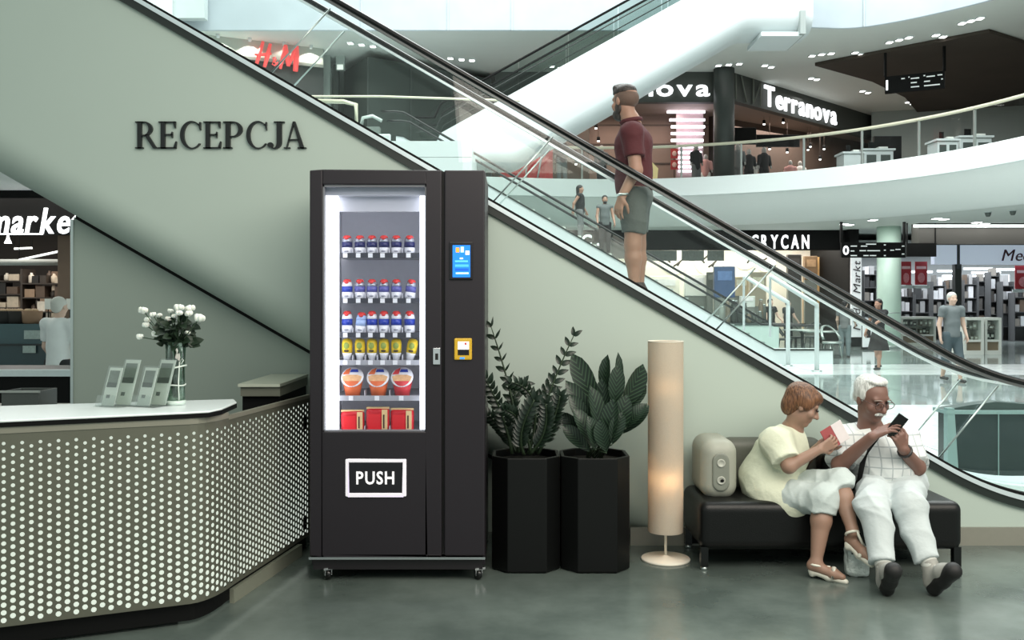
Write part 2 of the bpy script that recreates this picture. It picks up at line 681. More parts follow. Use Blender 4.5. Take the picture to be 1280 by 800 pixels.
XS = [-6.2 + 0.2 * i for i in range(46)] + [2.85 + 0.06 * i for i in range(16)] + [4.2, 5.0, 5.6]
XS = sorted(set(round(x, 4) for x in XS))
YF = 6.14
esc = thing('escalator', 'near escalator with glass sides and black handrails over pale green cladding', 'escalator', (0, 0, 0))
pan = [(YF, 0.0), (YF, -0.4), (YF, -0.9), (YF, -1.30), (YF, -1.325)]
for i in range(1, 11):
    a = math.pi / 2 * i / 10
    pan.append((YF + 0.31 * (1 - math.cos(a)), -1.33 - 0.312 * math.sin(a)))
pan += [(6.98, -1.642), (6.98, 0.0)]
pan = pan + [(6.9, 0.02), (6.2, 0.02)]
sweep(XS, zu, pan, 0.0, True).build('side_cladding', panel_green, esc, smooth=True)
_ec = [o for o in bpy.data.objects if o.parent == esc][-1]
_md = _ec.modifiers.new('edge', 'EDGE_SPLIT')
_md.split_angle = math.radians(35)


def bar(name, y0, y1, v0, v1, mat, zmin=0.0, xs=XS):
    return sweep(xs, zu, [(y0, v0), (y1, v0), (y1, v1), (y0, v1)], zmin, True).build(name, mat, esc, smooth=False)


bar('cladding_strip', 6.115, 6.16, -0.002, 0.052, dark_strip)
bar('deck_rim', 6.105, 6.21, 0.052, 0.083, steel_light)
bar('deck_gasket', 6.125, 6.22, 0.083, 0.102, black_matt)
bar('inner_deck', 6.222, 6.30, 0.05, 0.09, steel_light)
bar('inner_skirt', 6.28, 6.30, -0.35, 0.05, steel)
bar('far_inner_deck', 6.60, 6.69, 0.05, 0.09, steel_light)
bar('far_inner_skirt', 6.60, 6.62, -0.35, 0.05, steel)
bar('far_deck', 6.69, 6.97, 0.06, 0.10, steel_light)


def rail_pts(yy, v, xs):
    return [(X, yy, zu(X) + v) for X in xs]


XR = [x for x in XS if x <= 5.0]
for yy in (6.2, 6.72):
    MB().tube(rail_pts(yy, 0.835, XR), 0.028, 10, flat=0.75).build('handrail', black_gloss, esc)
    sweep(XR, zu, [(yy - 0.011, 0.795), (yy + 0.011, 0.795), (yy + 0.011, 0.815), (yy - 0.011, 0.815)], 0, True).build('rail_channel', steel_light if yy > 6.5 else M('channel_grey', (96, 100, 100), 0.4, metal=0.4), esc, smooth=False)
    # glass panes with butt joints square to the slope
    step = 1.49
    tilt = 0.40          # how far a joint leans back over the pane's height
    j = 0
    x_start = 0.06 - step * 4 - 0.18
    gy = yy + 0.008
    while x_start < 4.6:
        x_end = x_start + step - 0.012
        nseg = 12
        lo_, hi_ = [], []
        for q in range(nseg + 1):
            xb = x_start + (x_end - x_start) * q / nseg
            xt = xb + tilt
            lo_.append((xb, zu(xb) + 0.095))
            hi_.append((xt, zu(xt) + 0.80))
        mb = MB()
        mb.ring(lo_, hi_, gy, gy + 0.01)
        bm = bmesh.new()
        me = bpy.data.meshes.new('glass_pane')
        n_ = nseg + 1
        vs_ = [(x_, gy, z_) for x_, z_ in lo_] + [(x_, gy, z_) for x_, z_ in hi_]
        vs_ += [(x_, gy + 0.01, z_) for x_, z_ in lo_] + [(x_, gy + 0.01, z_) for x_, z_ in hi_]
        fs_ = []
        for q in range(nseg):
            fs_.append((q, q + 1, n_ + q + 1, n_ + q))
            fs_.append((2 * n_ + q, 3 * n_ + q, 3 * n_ + q + 1, 2 * n_ + q + 1))
            fs_.append((q, 2 * n_ + q, 2 * n_ + q + 1, q + 1))
            fs_.append((n_ + q, n_ + q + 1, 3 * n_ + q + 1, 3 * n_ + q))
        fs_ += [(0, n_, 3 * n_, 2 * n_), (nseg, 2 * n_ + nseg, 3 * n_ + nseg, n_ + nseg)]
        bm.free()
        MB().add(vs_, fs_).build('glass_pane', glass, esc)
        # pale polished joint edge
        xj = x_start - 0.006
        MB().tube([(xj, gy + 0.005, zu(xj) + 0.10), (xj + tilt, gy + 0.005, zu(xj + tilt) + 0.765)], 0.006, 6).build('pane_joint', steel, esc)
        x_start += step
# moving steps
SR = 0.4
x = -5.9
while x < 3.2:
    zt = zu(x + SR) + 0.24
    zt = zu(x + 0.2)
    MB().box(x, x + SR, 6.305, 6.595, max(zt - 0.24, 0.0), zt).build('step', steel, esc)
    x += SR
MB().box(3.2, 5.4, 6.305, 6.595, 0, 0.2).build('landing_plate', steel, esc)

# wall below the escalator, a shadow gap away from the truss
xs2 = [-3.055 + 0.1 * i for i in range(40)]
poly = [(-3.055, 0), (0.78, 0), (0.78, zu(0.78) - 1.645), (-3.055, zu(-3.055) - 1.668)]
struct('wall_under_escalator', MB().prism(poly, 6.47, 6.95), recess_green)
poly2 = [(x_, zu(x_) - 1.646) for x_ in (-3.03, 0.7)] + [(x_, zu(x_) - 1.67) for x_ in (0.7, -3.03)]
struct('trim_shadow_gap', MB().prism(poly2, 6.445, 6.469), black_matt)  # black strip put in as the shade of the gap
struct('trim_wall_edge', MB().box(-3.075, -3.055, 6.46, 6.95, 0, zu(-3.06) - 1.69), steel)
bb = MB().prism([(6.105, 0), (YF - 0.001, 0), (YF - 0.001, 0.115), (6.115, 0.115)], 0.78, 5.6, 'x')
struct('baseboard_right', bb, M('baseboard', (128, 128, 118), 0.4, noise=0.05))

# ------------------------------------------------------------------ balcony ring, slabs and ceilings of the atrium
def spline(pts, n=8):
    out = []
    P = [Vector(p) for p in pts]
    for i in range(len(P) - 1):
        p0, p1, p2, p3 = P[max(i - 1, 0)], P[i], P[i + 1], P[min(i + 2, len(P) - 1)]
        for k in range(n):
            t = k / n
            out.append(0.5 * ((2 * p1) + (p2 - p0) * t + (2 * p0 - 5 * p1 + 4 * p2 - p3) * t * t + (3 * p1 - p0 - 3 * p2 + p3) * t ** 3))
    out.append(P[-1])
    return out


F1 = 5.6      # first floor level
C0 = 4.25     # ground floor ceiling
C1 = 9.8      # first floor ceiling
ring1 = spline([(-0.9, 30.6), (2.4, 31.2), (5.6, 30.9), (9.06, 29.2), (11.4, 26.5), (12.75, 23.1), (13.4, 18), (13.5, 12)])


def offs(pts, dist):
    out = []
    for i, p in enumerate(pts):
        t = (pts[min(i + 1, len(pts) - 1)] - pts[max(i - 1, 0)]).normalized()
        out.append(p + Vector((-t.y, t.x)) * dist)
    return out


def loft(path, prof):
    """prof: list of (outward offset, z)"""
    rows = [offs(path, o) for o, z in prof]
    mb = MB()
    n = len(path)
    vs = [(p.x, p.y, prof[r][1]) for r in range(len(prof)) for p in rows[r]]
    fs = []
    for r in range(len(prof) - 1):
        for i in range(n - 1):
            fs.append((r * n + i, r * n + i + 1, (r + 1) * n + i + 1, (r + 1) * n + i))
    mb.add(vs, fs, True)
    return mb


o_ = struct('wall_balcony_edge', loft(ring1, [(0.6, 5.75), (0.02, 5.75), (0, 5.73), (0, 5.16), (0.04, 5.14), (0.1, 5.14)]), M('balcony_white', (234, 241, 240), 0.45, noise=0.02))
o_.modifiers.new('edge', 'EDGE_SPLIT').split_angle = math.radians(40)
o_ = struct('ceiling_balcony_soffit', loft(ring1, [(0.1, 5.14), (0.5, 4.72), (1.0, 4.4), (1.5, C0), (1.6, C0)]), M('soffit_paint', (236, 241, 238), 0.6, noise=0.02))
# slabs: ground floor ceiling and first floor
inner = offs(ring1, 1.55)
plan = [(p.x, p.y) for p in inner] + [(34, 12), (34, 52), (-1.5, 52), (-1.5, 33)]
bmx = MB().prism(plan, C0, C0 + 0.05, 'z')
struct('ceiling_ground', bmx, pale_ceiling)
inner2 = offs(ring1, 0.3)
plan = [(p.x, p.y) for p in inner2] + [(34, 12), (34, 52), (-1.5, 52), (-1.5, 33)]
struct('floor_first', MB().prism(plan, F1 - 0.1, F1, 'z'), M('first_floor_stone', (120, 118, 112), 0.3))
# first floor on the other side, in front of the dark shop box
struct('floor_first_west', MB().box(-22, -1.0, 23.0, 52, 5.2, F1), white_paint)
struct('wall_west_balcony_edge', MB().box(-22, -3.0, 22.9, 22.998, 5.0, 5.76), white_paint, bevel=0.03)
struct('ceiling_ground_west', MB().box(-22, -1.0, 23.0, 52, C0, 5.19), white_paint)

ring2 = spline([(-22, 28.0), (-9.2, 28.0), (0, 28.0), (6, 28.0), (8.6, 27.7), (10.6, 27.6), (13.0, 25.2), (14.8, 21.5), (15.6, 16), (15.8, 10)], 6)
slab2_mat = M('cloudy_white_panel', (176, 186, 193), 0.4, noise=0.14, scale=1.1)
o_ = struct('wall_second_floor_edge', loft(ring2, [(0.5, 12.6), (0, 12.6), (0, C1 + 0.02), (0.03, C1 - 0.005)]), slab2_mat)
o_.modifiers.new('edge', 'EDGE_SPLIT').split_angle = math.radians(40)
plan = [(p.x, p.y) for p in offs(ring2, 0.03)] + [(36, 10), (36, 54), (-22, 54)]
struct('ceiling_first', MB().prism(plan, C1, C1 + 0.05, 'z'), pale_ceiling)
# panel joints of the upper edge
for px in (452, 560, 640, 1003, 1080):
    d = 27.97 if px < 900 else 27.6
    p = W(px, 20, d)
    MB().box(p.x - 0.015, p.x + 0.015, d - 0.012, d + 0.05, C1, 12.6).build('panel_joint', M('joint_grey', (190, 200, 202), 0.6), o_)
# brown open ceiling field on the first floor
bp = [(10.35, 31.7), (14.3, 27.8), (16.6, 29.4), (26, 41), (26, 50), (20, 44), (15.5, 36.6), (13.2, 34.0)]
struct('ceiling_dark_field', MB().prism(bp, C1 - 0.12, C1 - 0.01, 'z'), M('brown_ceiling', (62, 54, 46), 0.8, noise=0.25, scale=0.7))
# end walls so that no view runs out of the building
end_wall = M('end_wall_grey', (120, 128, 124), 0.7, noise=0.03)
struct('wall_back', MB().box(-24, 40, 52, 52.4, 0, 14), end_wall)
struct('wall_right', MB().box(34, 34.4, 8, 52, 0, 14), end_wall)
struct('wall_left', MB().box(-22.4, -22, 7, 54, 0, 14), end_wall)

# ground floor: dim beam and strips in front of the electronics shop
struct('trim_beam', MB().box(13.6, 27, 31.0, 31.6, 3.55, C0), M('brown_beam', (70, 68, 64), 0.7))
struct('trim_light_line', MB().box(13.4, 27, 30.96, 31.0, 4.1, 4.2), white_paint)
# green glazed column on the ground floor
colg = thing('column', 'round pale green column with a metal ring, behind the hanging number zero sign', 'column', (14.0, 0, 0))
p = W(1111, 400, 32.6)
colg.location = (p.x, 32.6, 0)
colg['kind'] = 'structure'
MB().lathe([(0.40, 0), (0.40, C0)], seg=28).build('shaft', M('green_glass_column', (214, 240, 226), 0.3, noise=0.12, scale=1.5), colg)
MB().lathe([(0.412, 0), (0.412, 0.10)], seg=28).build('base_ring', steel, colg)
MB().lathe([(0.405, 1.22), (0.405, 1.25)], seg=28).build('joint_ring', steel, colg)
# dark round column at the shop corner upstairs
struct('column_upstairs', MB().lathe([(0.36, F1), (0.36, C1)], (905 - 640) * 32.6 / F, 32.6, 28), M('charcoal_column', (58, 64, 62), 0.5, noise=0.08, scale=3))
# ------------------------------------------------------------------ vending machine
VD = 5.30                      # depth of its front
VS = F / VD                    # pixels per metre there


def vx(px):
    return (px - 640.0) / VS


def vz(py):
    return (728.5 - py) / VS


mach_grey = M('machine_charcoal', (36, 31, 37), 0.4, metal=0.15, noise=0.03, scale=8)
mach_dark = M('machine_shadow_gap', (10, 9, 11), 0.6)
chrome = M('chrome', (225, 225, 228), 0.15, metal=1.0, noise=0.02)
led_white = M('led_white', (250, 252, 255), 0.4, emit=2.5, noise=0)
cool_inside = M('cabinet_lining', (205, 207, 214), 0.45, noise=0.03)
VB = 6.05
vm_x, vm_y = vx(496), 5.68
vm = thing('vending_machine', 'tall charcoal snack and drink vending machine with a lit glass door on casters', 'vending machine', (vm_x, vm_y, 0))
vo = (vm_x, vm_y, 0)


def vbox(name, x0, x1, y0, y1, z0, z1, mat, parent=None, bevel=0.0):
    """x, z in photo pixels at the machine front; y in metres"""
    return MB().box(min(vx(x0), vx(x1)), max(vx(x0), vx(x1)), y0, y1, min(vz(z0), vz(z1)), max(vz(z0), vz(z1))).build(name, mat, parent or vm, off=vo, bevel=bevel)


# carcass shell (hollow), then the door frame pieces
L_, R_, T_, B_ = 387, 606, 213, 710
gl, gr, gt, gb = 403, 533, 231, 540        # window
mb = MB()
mb.box(vx(L_), vx(L_) + 0.03, VD + 0.06, VB, vz(B_), vz(T_))
mb.box(vx(R_) - 0.03, vx(R_), VD + 0.06, VB, vz(B_), vz(T_))
mb.box(vx(L_) + 0.03, vx(R_) - 0.03, VB - 0.03, VB, vz(B_), vz(T_))
mb.box(vx(L_) + 0.03, vx(R_) - 0.03, VD + 0.06, VB - 0.03, vz(T_) - 0.03, vz(T_))
mb.box(vx(L_) + 0.03, vx(R_) - 0.03, VD + 0.06, VB - 0.03, vz(B_), vz(697))
mb.build('carcass', mach_grey, vm, off=vo)
mb = MB()
zt, zb, zg0, zg1 = vz(T_), vz(695), vz(gb), vz(gt)
xl, xr, x0, x1 = vx(L_), vx(552), vx(gl), vx(gr)
mb.box(xl, x0, VD, VD + 0.058, zb, zt)
mb.box(x1, xr, VD, VD + 0.058, zb, zt)
mb.box(x0, x1, VD, VD + 0.058, zg1, zt)
mb.box(x0, x1, VD, VD + 0.058, zb, zg0)
door = mb.build('door', mach_grey, vm, off=vo, bevel=0.006)
MB().box(vx(555.5), vx(R_), VD - 0.004, VD + 0.058, vz(695), vz(T_)).build('side_panel', mach_grey, vm, off=vo, bevel=0.008)
vbox('door_gap', 552, 555.5, VD + 0.03, VD + 0.05, 695, T_ + 1, mach_dark)
vbox('divider', 541, 552, VD + 0.06, VB - 0.03, 697, T_ + 7, mach_grey)
# window seal and pane
mb = MB()
for a, b, c, d in ((gl, gl + 2, gt, gb), (gr - 2, gr, gt, gb), (gl, gr, gt, gt + 2.5), (gl, gr, gb - 1.5, gb)):
    mb.box(vx(a), vx(b), VD + 0.012, VD + 0.05, vz(d), vz(c))
mb.build('window_seal', M('seal_grey', (120, 122, 128), 0.5), door, off=vo)
vbox('door_pane', gl + 2, gr - 2, VD + 0.03, VD + 0.036, gb - 1.5, gt + 2.5, M_glass('door_glass', (250, 251, 255), 0.12, 0.012), door)
# lining
IN0, IN1 = VD + 0.065, VB - 0.05
mb = MB()
lx0, lx1 = vx(L_) + 0.04, vx(540)
mb.box(lx0, lx1, IN1 - 0.02, IN1, vz(560), vz(220))
mb.box(lx0, lx0 + 0.02, IN0, IN1 - 0.02, vz(560), vz(220))
mb.box(lx1 - 0.02, lx1, IN0, IN1 - 0.02, vz(560), vz(220))
mb.box(lx0 + 0.02, lx1 - 0.02, IN0, IN1 - 0.02, vz(226), vz(220))
mb.build('cabinet_lining', M('lining_grey', (232, 233, 238), 0.5), vm, off=vo)
vbox('led_column', 400, 419, VD + 0.075, VD + 0.13, 545, 243, led_white, bevel=0.006)
vbox('led_column', 523, 538, VD + 0.075, VD + 0.13, 545, 243, led_white, bevel=0.006)
vbox('led_header', 400, 538, VD + 0.075, VD + 0.12, 243, 226, cool_inside, bevel=0.006)
vbox('header_panel', 419, 523, VD + 0.13, VD + 0.16, 262, 243, cool_inside)
# shelves: (front y px, bottom of goods)
PD = VD + 0.20                 # depth of the goods


def shelf_z(py):
    """height of a tray top that shows at row py at depth PD"""
    return EYE - (py - HOR) * PD / F


shelf_rows = [318, 374, 416.5, 450.5, 494.5, 539]
tray_mat = M('shelf_tray', (176, 178, 184), 0.4, metal=0.2)
for i, py in enumerate(shelf_rows):
    z = shelf_z(py)
    xa, xb = lx0 + 0.06, lx1 - 0.07
    sh = MB().box(xa, xb, PD - 0.055, IN1 - 0.03, z - 0.012, z).build('shelf', tray_mat, vm, off=vo)
    MB().box(xa, xb, PD - 0.062, PD - 0.056, z - 0.024, z + 0.006).build('price_rail', M('price_rail', (60, 62, 70), 0.4) if i < 3 else M('clear_rail', (170, 172, 178), 0.3), sh, off=vo)
    n = 6 if i < 4 else 3
    for k in range(n):
        px = (434, 450, 465, 480, 495.5, 512)[k] if n == 6 else (441, 473, 503)[k]
        X = (px - 640) * PD / F
        MB().box(X - 0.013, X + 0.013, PD - 0.067, PD - 0.062, z - 0.022, z + 0.004).build('price_tag', M('tag_white', (240, 242, 245), 0.5), sh, off=vo)
        if k < n - 1:
            X2 = ((434, 450, 465, 480, 495.5, 512)[k + 1] if n == 6 else (441, 473, 503)[k + 1])
            Xm = ((px + X2) / 2 - 640) * PD / F
            MB().box(Xm - 0.002, Xm + 0.002, PD - 0.04, PD + 0.25, z, z + 0.035).build('lane_divider', cool_inside, sh, off=vo)

# goods
can_blue = M('can_blue', (38, 64, 170), 0.3, noise=0.05)
can_navy = M('can_navy', (38, 42, 96), 0.3, noise=0.05)
can_violet = M('can_violet', (96, 98, 170), 0.3)
can_white = M('can_white', (236, 238, 242), 0.3)
can_red = M('can_red', (222, 60, 58), 0.35)
can_silver = M('can_silver', (170, 174, 184), 0.25, metal=0.4)
can_yellow = M('can_yellow', (240, 206, 40), 0.4)
can_pale = M('can_pale_blue', (170, 196, 238), 0.4)
orange_cup = M('cup_orange', (226, 110, 60), 0.5)
red_cup = M('cup_red', (214, 60, 66), 0.5)
noodle = M('noodle_print', (222, 176, 128), 0.6, noise=0.35, scale=60)
pack_red = M('pack_red', (206, 30, 42), 0.35, noise=0.08, bump=0.3, bscale=40)
pack_cream = M('pack_cream', (236, 206, 150), 0.5)


def bottle(px, row, h, band, label, group, tint=None, tilt=0.0):
    z = shelf_z(shelf_rows[row])
    X = (px - 640) * PD / F
    r = 0.0315
    t = thing('drink_bottle', label, 'bottle', (X, PD, z), 0, group)
    t.rotation_euler = (0, tilt, 0)
    MB().lathe([(r * 0.7, 0), (r * 0.95, 0.006), (r, 0.018), (r, h * 0.36)], seg=16).build('base', can_white, t)
    MB().lathe([(r * 1.01, h * 0.36), (r * 1.01, h * 0.64)], seg=16).build('label_band', band, t)
    MB().lathe([(r, h * 0.64), (r * 0.96, h * 0.74), (r * 0.8, h * 0.86)], seg=16).build('shoulder', tint or can_white, t)
    MB().lathe([(r * 0.82, h * 0.86), (r * 0.7, h * 0.94), (r * 0.45, h)], seg=16).build('cap', can_red, t)
    MB().ball((0, -r * 0.86, h * 0.84), (r * 0.42, r * 0.3, h * 0.075)).build('red_mark', can_red, t)
    MB().ball((0, -r * 0.9, h * 0.16), (r * 0.45, r * 0.2, h * 0.05)).build('print_mark', can_silver, t)
    return t


PX6 = (434, 450, 465, 480, 495.5, 512)
ordn = ('first', 'second', 'third', 'fourth', 'fifth', 'sixth')
for k, px in enumerate(PX6):
    bottle(px, 0, 0.112, can_navy, 'navy-banded drink bottle on the top shelf of the vending machine, %s from its window seam' % ordn[k], 'bottles on the top shelf', can_silver)
for k, px in enumerate(PX6):
    bottle(px, 1, 0.118, can_blue if k == 0 else can_violet, 'violet-banded drink bottle on the second shelf of the vending machine, %s in its row' % ordn[k] if k else
           'bright blue-banded drink bottle at the start of the second vending shelf', 'bottles on the second shelf', can_silver if k else can_white, 0.12 if k == 5 else 0.0)
for k, px in enumerate(PX6):
    if k == 1:
        t = bottle(px, 2, 0.125, can_pale, 'whitish pale blue drink bottle tilted among the blue ones on the third vending shelf', 'bottles on the third shelf', can_pale, 0.1)
    else:
        bottle(px, 2, 0.132, can_blue, 'blue-banded drink bottle with red cap on the third vending shelf, %s in its row' % ordn[k], 'bottles on the third shelf')
for k, px in enumerate(PX6):
    z = shelf_z(shelf_rows[3])
    t = thing('snack_tub', 'yellow snack tub on the fourth vending shelf, %s in its row' % ordn[k], 'snack', ((px - 640) * PD / F, PD, z), 0, 'yellow snack tubs on the fourth shelf')
    t.rotation_euler = (0, 0.18 if k == 5 else 0, 0)
    r = 0.031
    MB().lathe([(r * 0.62, 0), (r * 0.8, 0.03), (r * 0.95, 0.045)], seg=16).build('base', can_white, t)
    MB().lathe([(r * 0.95, 0.045), (r, 0.07), (r, 0.105), (r * 0.85, 0.122), (r * 0.4, 0.13)], seg=16).build('wrapper', can_yellow, t)
    MB().ball((0, -r * 0.85, 0.088), (r * 0.55, r * 0.3, 0.022)).build('green_print', M('print_green', (150, 170, 80), 0.5, noise=0.4, scale=90), t)
    MB().ball((0, -r * 0.9, 0.058), (r * 0.5, r * 0.25, 0.008)).build('dark_print', M('print_brown', (80, 66, 40), 0.5), t)
for k, px in enumerate((441, 473, 503)):
    z = shelf_z(shelf_rows[4])
    main = red_cup if k == 2 else orange_cup
    t = thing('noodle_cup', ('orange cup of instant noodles at the start of the fifth vending shelf', 'orange cup of instant noodles in the middle of the fifth vending shelf',
                             'red cup of instant noodles at the end of the fifth vending shelf')[k], 'noodle cup', ((px - 640) * PD / F, PD, z), 0, 'noodle cups on the fifth shelf')
    MB().lathe([(0.042, 0), (0.060, 0.09)], seg=22).build('cup', main, t)
    # the lid leans towards the viewer
    lid = MB().lathe([(0.064, 0), (0.067, 0.006), (0.064, 0.010), (0.0, 0.012)], seg=24).build('lid', can_white, t)
    lid.location = (0, -0.012, 0.108)
    lid.rotation_euler = (math.radians(58), 0, 0)
    a = MB().prism([(-0.058, 0.0), (-0.05, -0.03), (0, -0.055), (0.05, -0.03), (0.058, 0.0), (0.03, 0.012), (-0.03, 0.012)], 0.0121, 0.0135, 'z').build('noodle_picture', noodle, lid)
    a = MB().prism([(-0.015, 0.030), (0.035, 0.030), (0.030, 0.048), (-0.008, 0.048)], 0.0121, 0.0137, 'z').build('blue_print', can_blue, lid)
    a = MB().prism([(-0.058, 0.014), (-0.02, 0.016), (-0.012, 0.058), (-0.04, 0.044)], 0.0121, 0.0136, 'z').build('colour_field', main, lid)
for k, px in enumerate((441, 472.5, 503)):
    z = shelf_z(shelf_rows[5])
    hh = (0.128, 0.145, 0.138)[k]
    t = thing('snack_pack', ('red snack pack with cream edge at the start of the bottom vending shelf', 'tallest red snack pack in the middle of the bottom vending shelf',
                             'red snack pack with cream strip at the end of the bottom vending shelf')[k], 'snack pack', ((px - 640) * PD / F, PD, z), (0.1, 0, -0.06)[k], 'red packs on the bottom shelf')
    w = 0.068
    sdf_mesh('bag', [('b', (0, 0, hh * 0.48), (w, 0.022, hh * 0.46), None, {'round': 0.018})], pack_red, t, vox=0.006, k=0.0, folds=0.0015, fscale=60)
    MB().box(-w, w, -0.012, 0.006, hh * 0.92, hh).build('top_seal', pack_cream, t)
    MB().box(w * 0.38, w * 0.86, -0.026, -0.0215, 0.008, hh * 0.9).build('cream_strip', pack_cream, t)
    MB().box(w * 0.5, w * 0.62, -0.028, -0.026, 0.02, hh * 0.7).build('strip_print', M('print_dark', (60, 30, 24), 0.6), t)
    MB().box(-w * 0.8, w * 0.25, -0.0255, -0.0215, 0.01, hh * 0.72).build('bright_field', M('pack_bright', (230, 44, 52), 0.3), t)

# coin side: touch screen, payment reader, door lock
scr = vbox('screen_bezel', 562, 591, VD - 0.016, VD - 0.003, 350, 303, M('bezel_black', (16, 14, 20), 0.3), bevel=0.004)
s_blue = M('screen_blue', (28, 120, 226), 0.3, emit=0.9, noise=0.05)
vbox('display', 566, 588, VD - 0.0175, VD - 0.0155, 347, 307, s_blue, scr)
for (a, b, c, d, colr, em) in ((570, 574.5, 310, 316, (236, 160, 60), 0.8), (576, 580, 309, 316, (190, 235, 250), 0.9), (582, 587, 314, 319, (250, 225, 190), 0.9),
                               (575, 579, 322.5, 324.5, (220, 240, 255), 0.9), (569, 585, 326, 328, (90, 190, 250), 0.9), (569, 586, 331, 334, (70, 170, 246), 0.9),
                               (570, 586, 341, 343, (200, 235, 255), 0.9), (569, 586, 336, 339, (16, 90, 200), 0.7)):
    vbox('screen_field', a, b, VD - 0.0185, VD - 0.0172, d, c, M('screen_%d_%d_%d' % colr, colr, 0.4, emit=em, noise=0), scr)
pay = vbox('payment_reader', 568, 590, VD - 0.02, VD - 0.003, 450, 423, M('reader_yellow', (214, 172, 44), 0.4), bevel=0.006)
vbox('card_screen', 572.5, 586.5, VD - 0.0215, VD - 0.0195, 437, 427, M('reader_white', (240, 240, 240), 0.4, emit=0.5), pay)
vbox('card_slot', 572.5, 586.5, VD - 0.0215, VD - 0.0195, 444, 437, M('bezel_black', (16, 14, 20), 0.3), pay)
vbox('red_dot', 581, 583.5, VD - 0.0222, VD - 0.0212, 431, 428.5, can_red, pay)
vbox('blue_light', 575, 581, VD - 0.0215, VD - 0.0195, 449, 446.5, M('reader_blue', (70, 150, 230), 0.4, emit=0.6), pay)
lk = vbox('door_lock', 541.5, 550.5, VD - 0.014, VD + 0.001, 456, 435, chrome, bevel=0.003)
vbox('keyhole', 544.2, 548, VD - 0.0155, VD - 0.0135, 450, 442, mach_dark, lk)
# pick-up flap
fx0, fx1, fy0, fy1 = 432, 508, 574, 620.5
fr = MB()
w = 4.2
for a, b, c, d in ((fx0, fx0 + w, fy0, fy1), (fx1 - w, fx1, fy0, fy1), (fx0 + w, fx1 - w, fy0, fy0 + w), (fx0 + w, fx1 - w, fy1 - w, fy1)):
    fr.box(vx(a), vx(b), VD - 0.01, VD + 0.004, vz(d), vz(c))
flap = vbox('delivery_flap', fx0 + 2, fx1 - 2, VD - 0.004, VD + 0.002, fy1 - 2, fy0 + 2, M('flap_black', (22, 20, 26), 0.35), bevel=0.002)
fr.build('flap_frame', M('frame_white', (240, 236, 244), 0.4, emit=0.25), flap, off=vo, bevel=0.004)
letters(flap, 'PUSH', (vx(445.5), VD - 0.0045, vz(605)), (1, 0, 0), 16.2 / VS, M('push_white', (250, 248, 252), 0.4, emit=0.3, noise=0), depth=0.003, bold=0.022, fit=47.5 / VS, off=vo)
# foot: bright strip, recessed base, casters
vbox('bottom_strip', 386, 606.5, VD - 0.006, VD + 0.05, 699.5, 696.5, chrome)
vbox('base', 390, 603, VD + 0.03, VB - 0.02, 714, 699.5, M('base_black', (24, 20, 24), 0.5))
for px in (407, 597):
    for yy in (VD + 0.06, VB - 0.09):
        X = vx(px)
        c_ = MB().lathe([(0.0, -0.014), (0.026, -0.014), (0.031, -0.008), (0.031, 0.008), (0.026, 0.014), (0, 0.014)], seg=18).build('caster', black_gloss, vm)
        c_.rotation_euler = (0, math.pi / 2, 0.5)
        c_.location = (X - vm_x, yy - vm_y, 0.032)
        a = MB().box(-0.032, 0.032, -0.03, 0.03, 0.062, 0.075)
        a.box(-0.021, -0.017, -0.015, 0.015, 0.028, 0.064)
        a.box(0.017, 0.021, -0.015, 0.015, 0.028, 0.064)
        b = a.build('caster_fork', chrome, vm)
        b.location = (X - vm_x, yy - vm_y, 0)
        b.rotation_euler = (0, 0, 0.5)
        q = MB().ball((0, -0.012, 0), 0.008).build('axle_cap', chrome, c_)
        q.location = (0, 0, 0.016)

# ------------------------------------------------------------------ reception desk
dk = thing('reception_desk', 'angular reception desk faced with backlit perforated metal under a white counter', 'desk', (-1.6, 4.9, 0))
do = (-1.6, 4.9, 0)
perf_metal = M('perforated_metal', (112, 113, 100), 0.45, metal=0.45, noise=0.04)
band_metal = M('band_metal', (150, 148, 134), 0.4, metal=0.35, noise=0.04)
path = [Vector((-3.1, 3.905)), Vector((-1.585, 4.570))]
for i in range(1, 6):
    t = i / 6
    a, b, c = Vector((-1.585, 4.570)), Vector((-1.485, 4.62)), Vector((-1.463, 4.90))
    path.append(a * (1 - t) ** 2 + b * 2 * t * (1 - t) + c * t * t)
path += [Vector((-1.463, 4.90)), Vector((-1.285, 5.97))]
cum = [0]
for i in range(len(path) - 1):
    cum.append(cum[-1] + (path[i + 1] - path[i]).length)


def on_path(s, o=0.0):
    s = max(0, min(cum[-1], s))
    for i in range(len(path) - 1):
        if s <= cum[i + 1] + 1e-9:
            t = (path[i + 1] - path[i]).normalized()
            p = path[i] + t * (s - cum[i])
            return p + Vector((-t.y, t.x)) * o
    return path[-1]


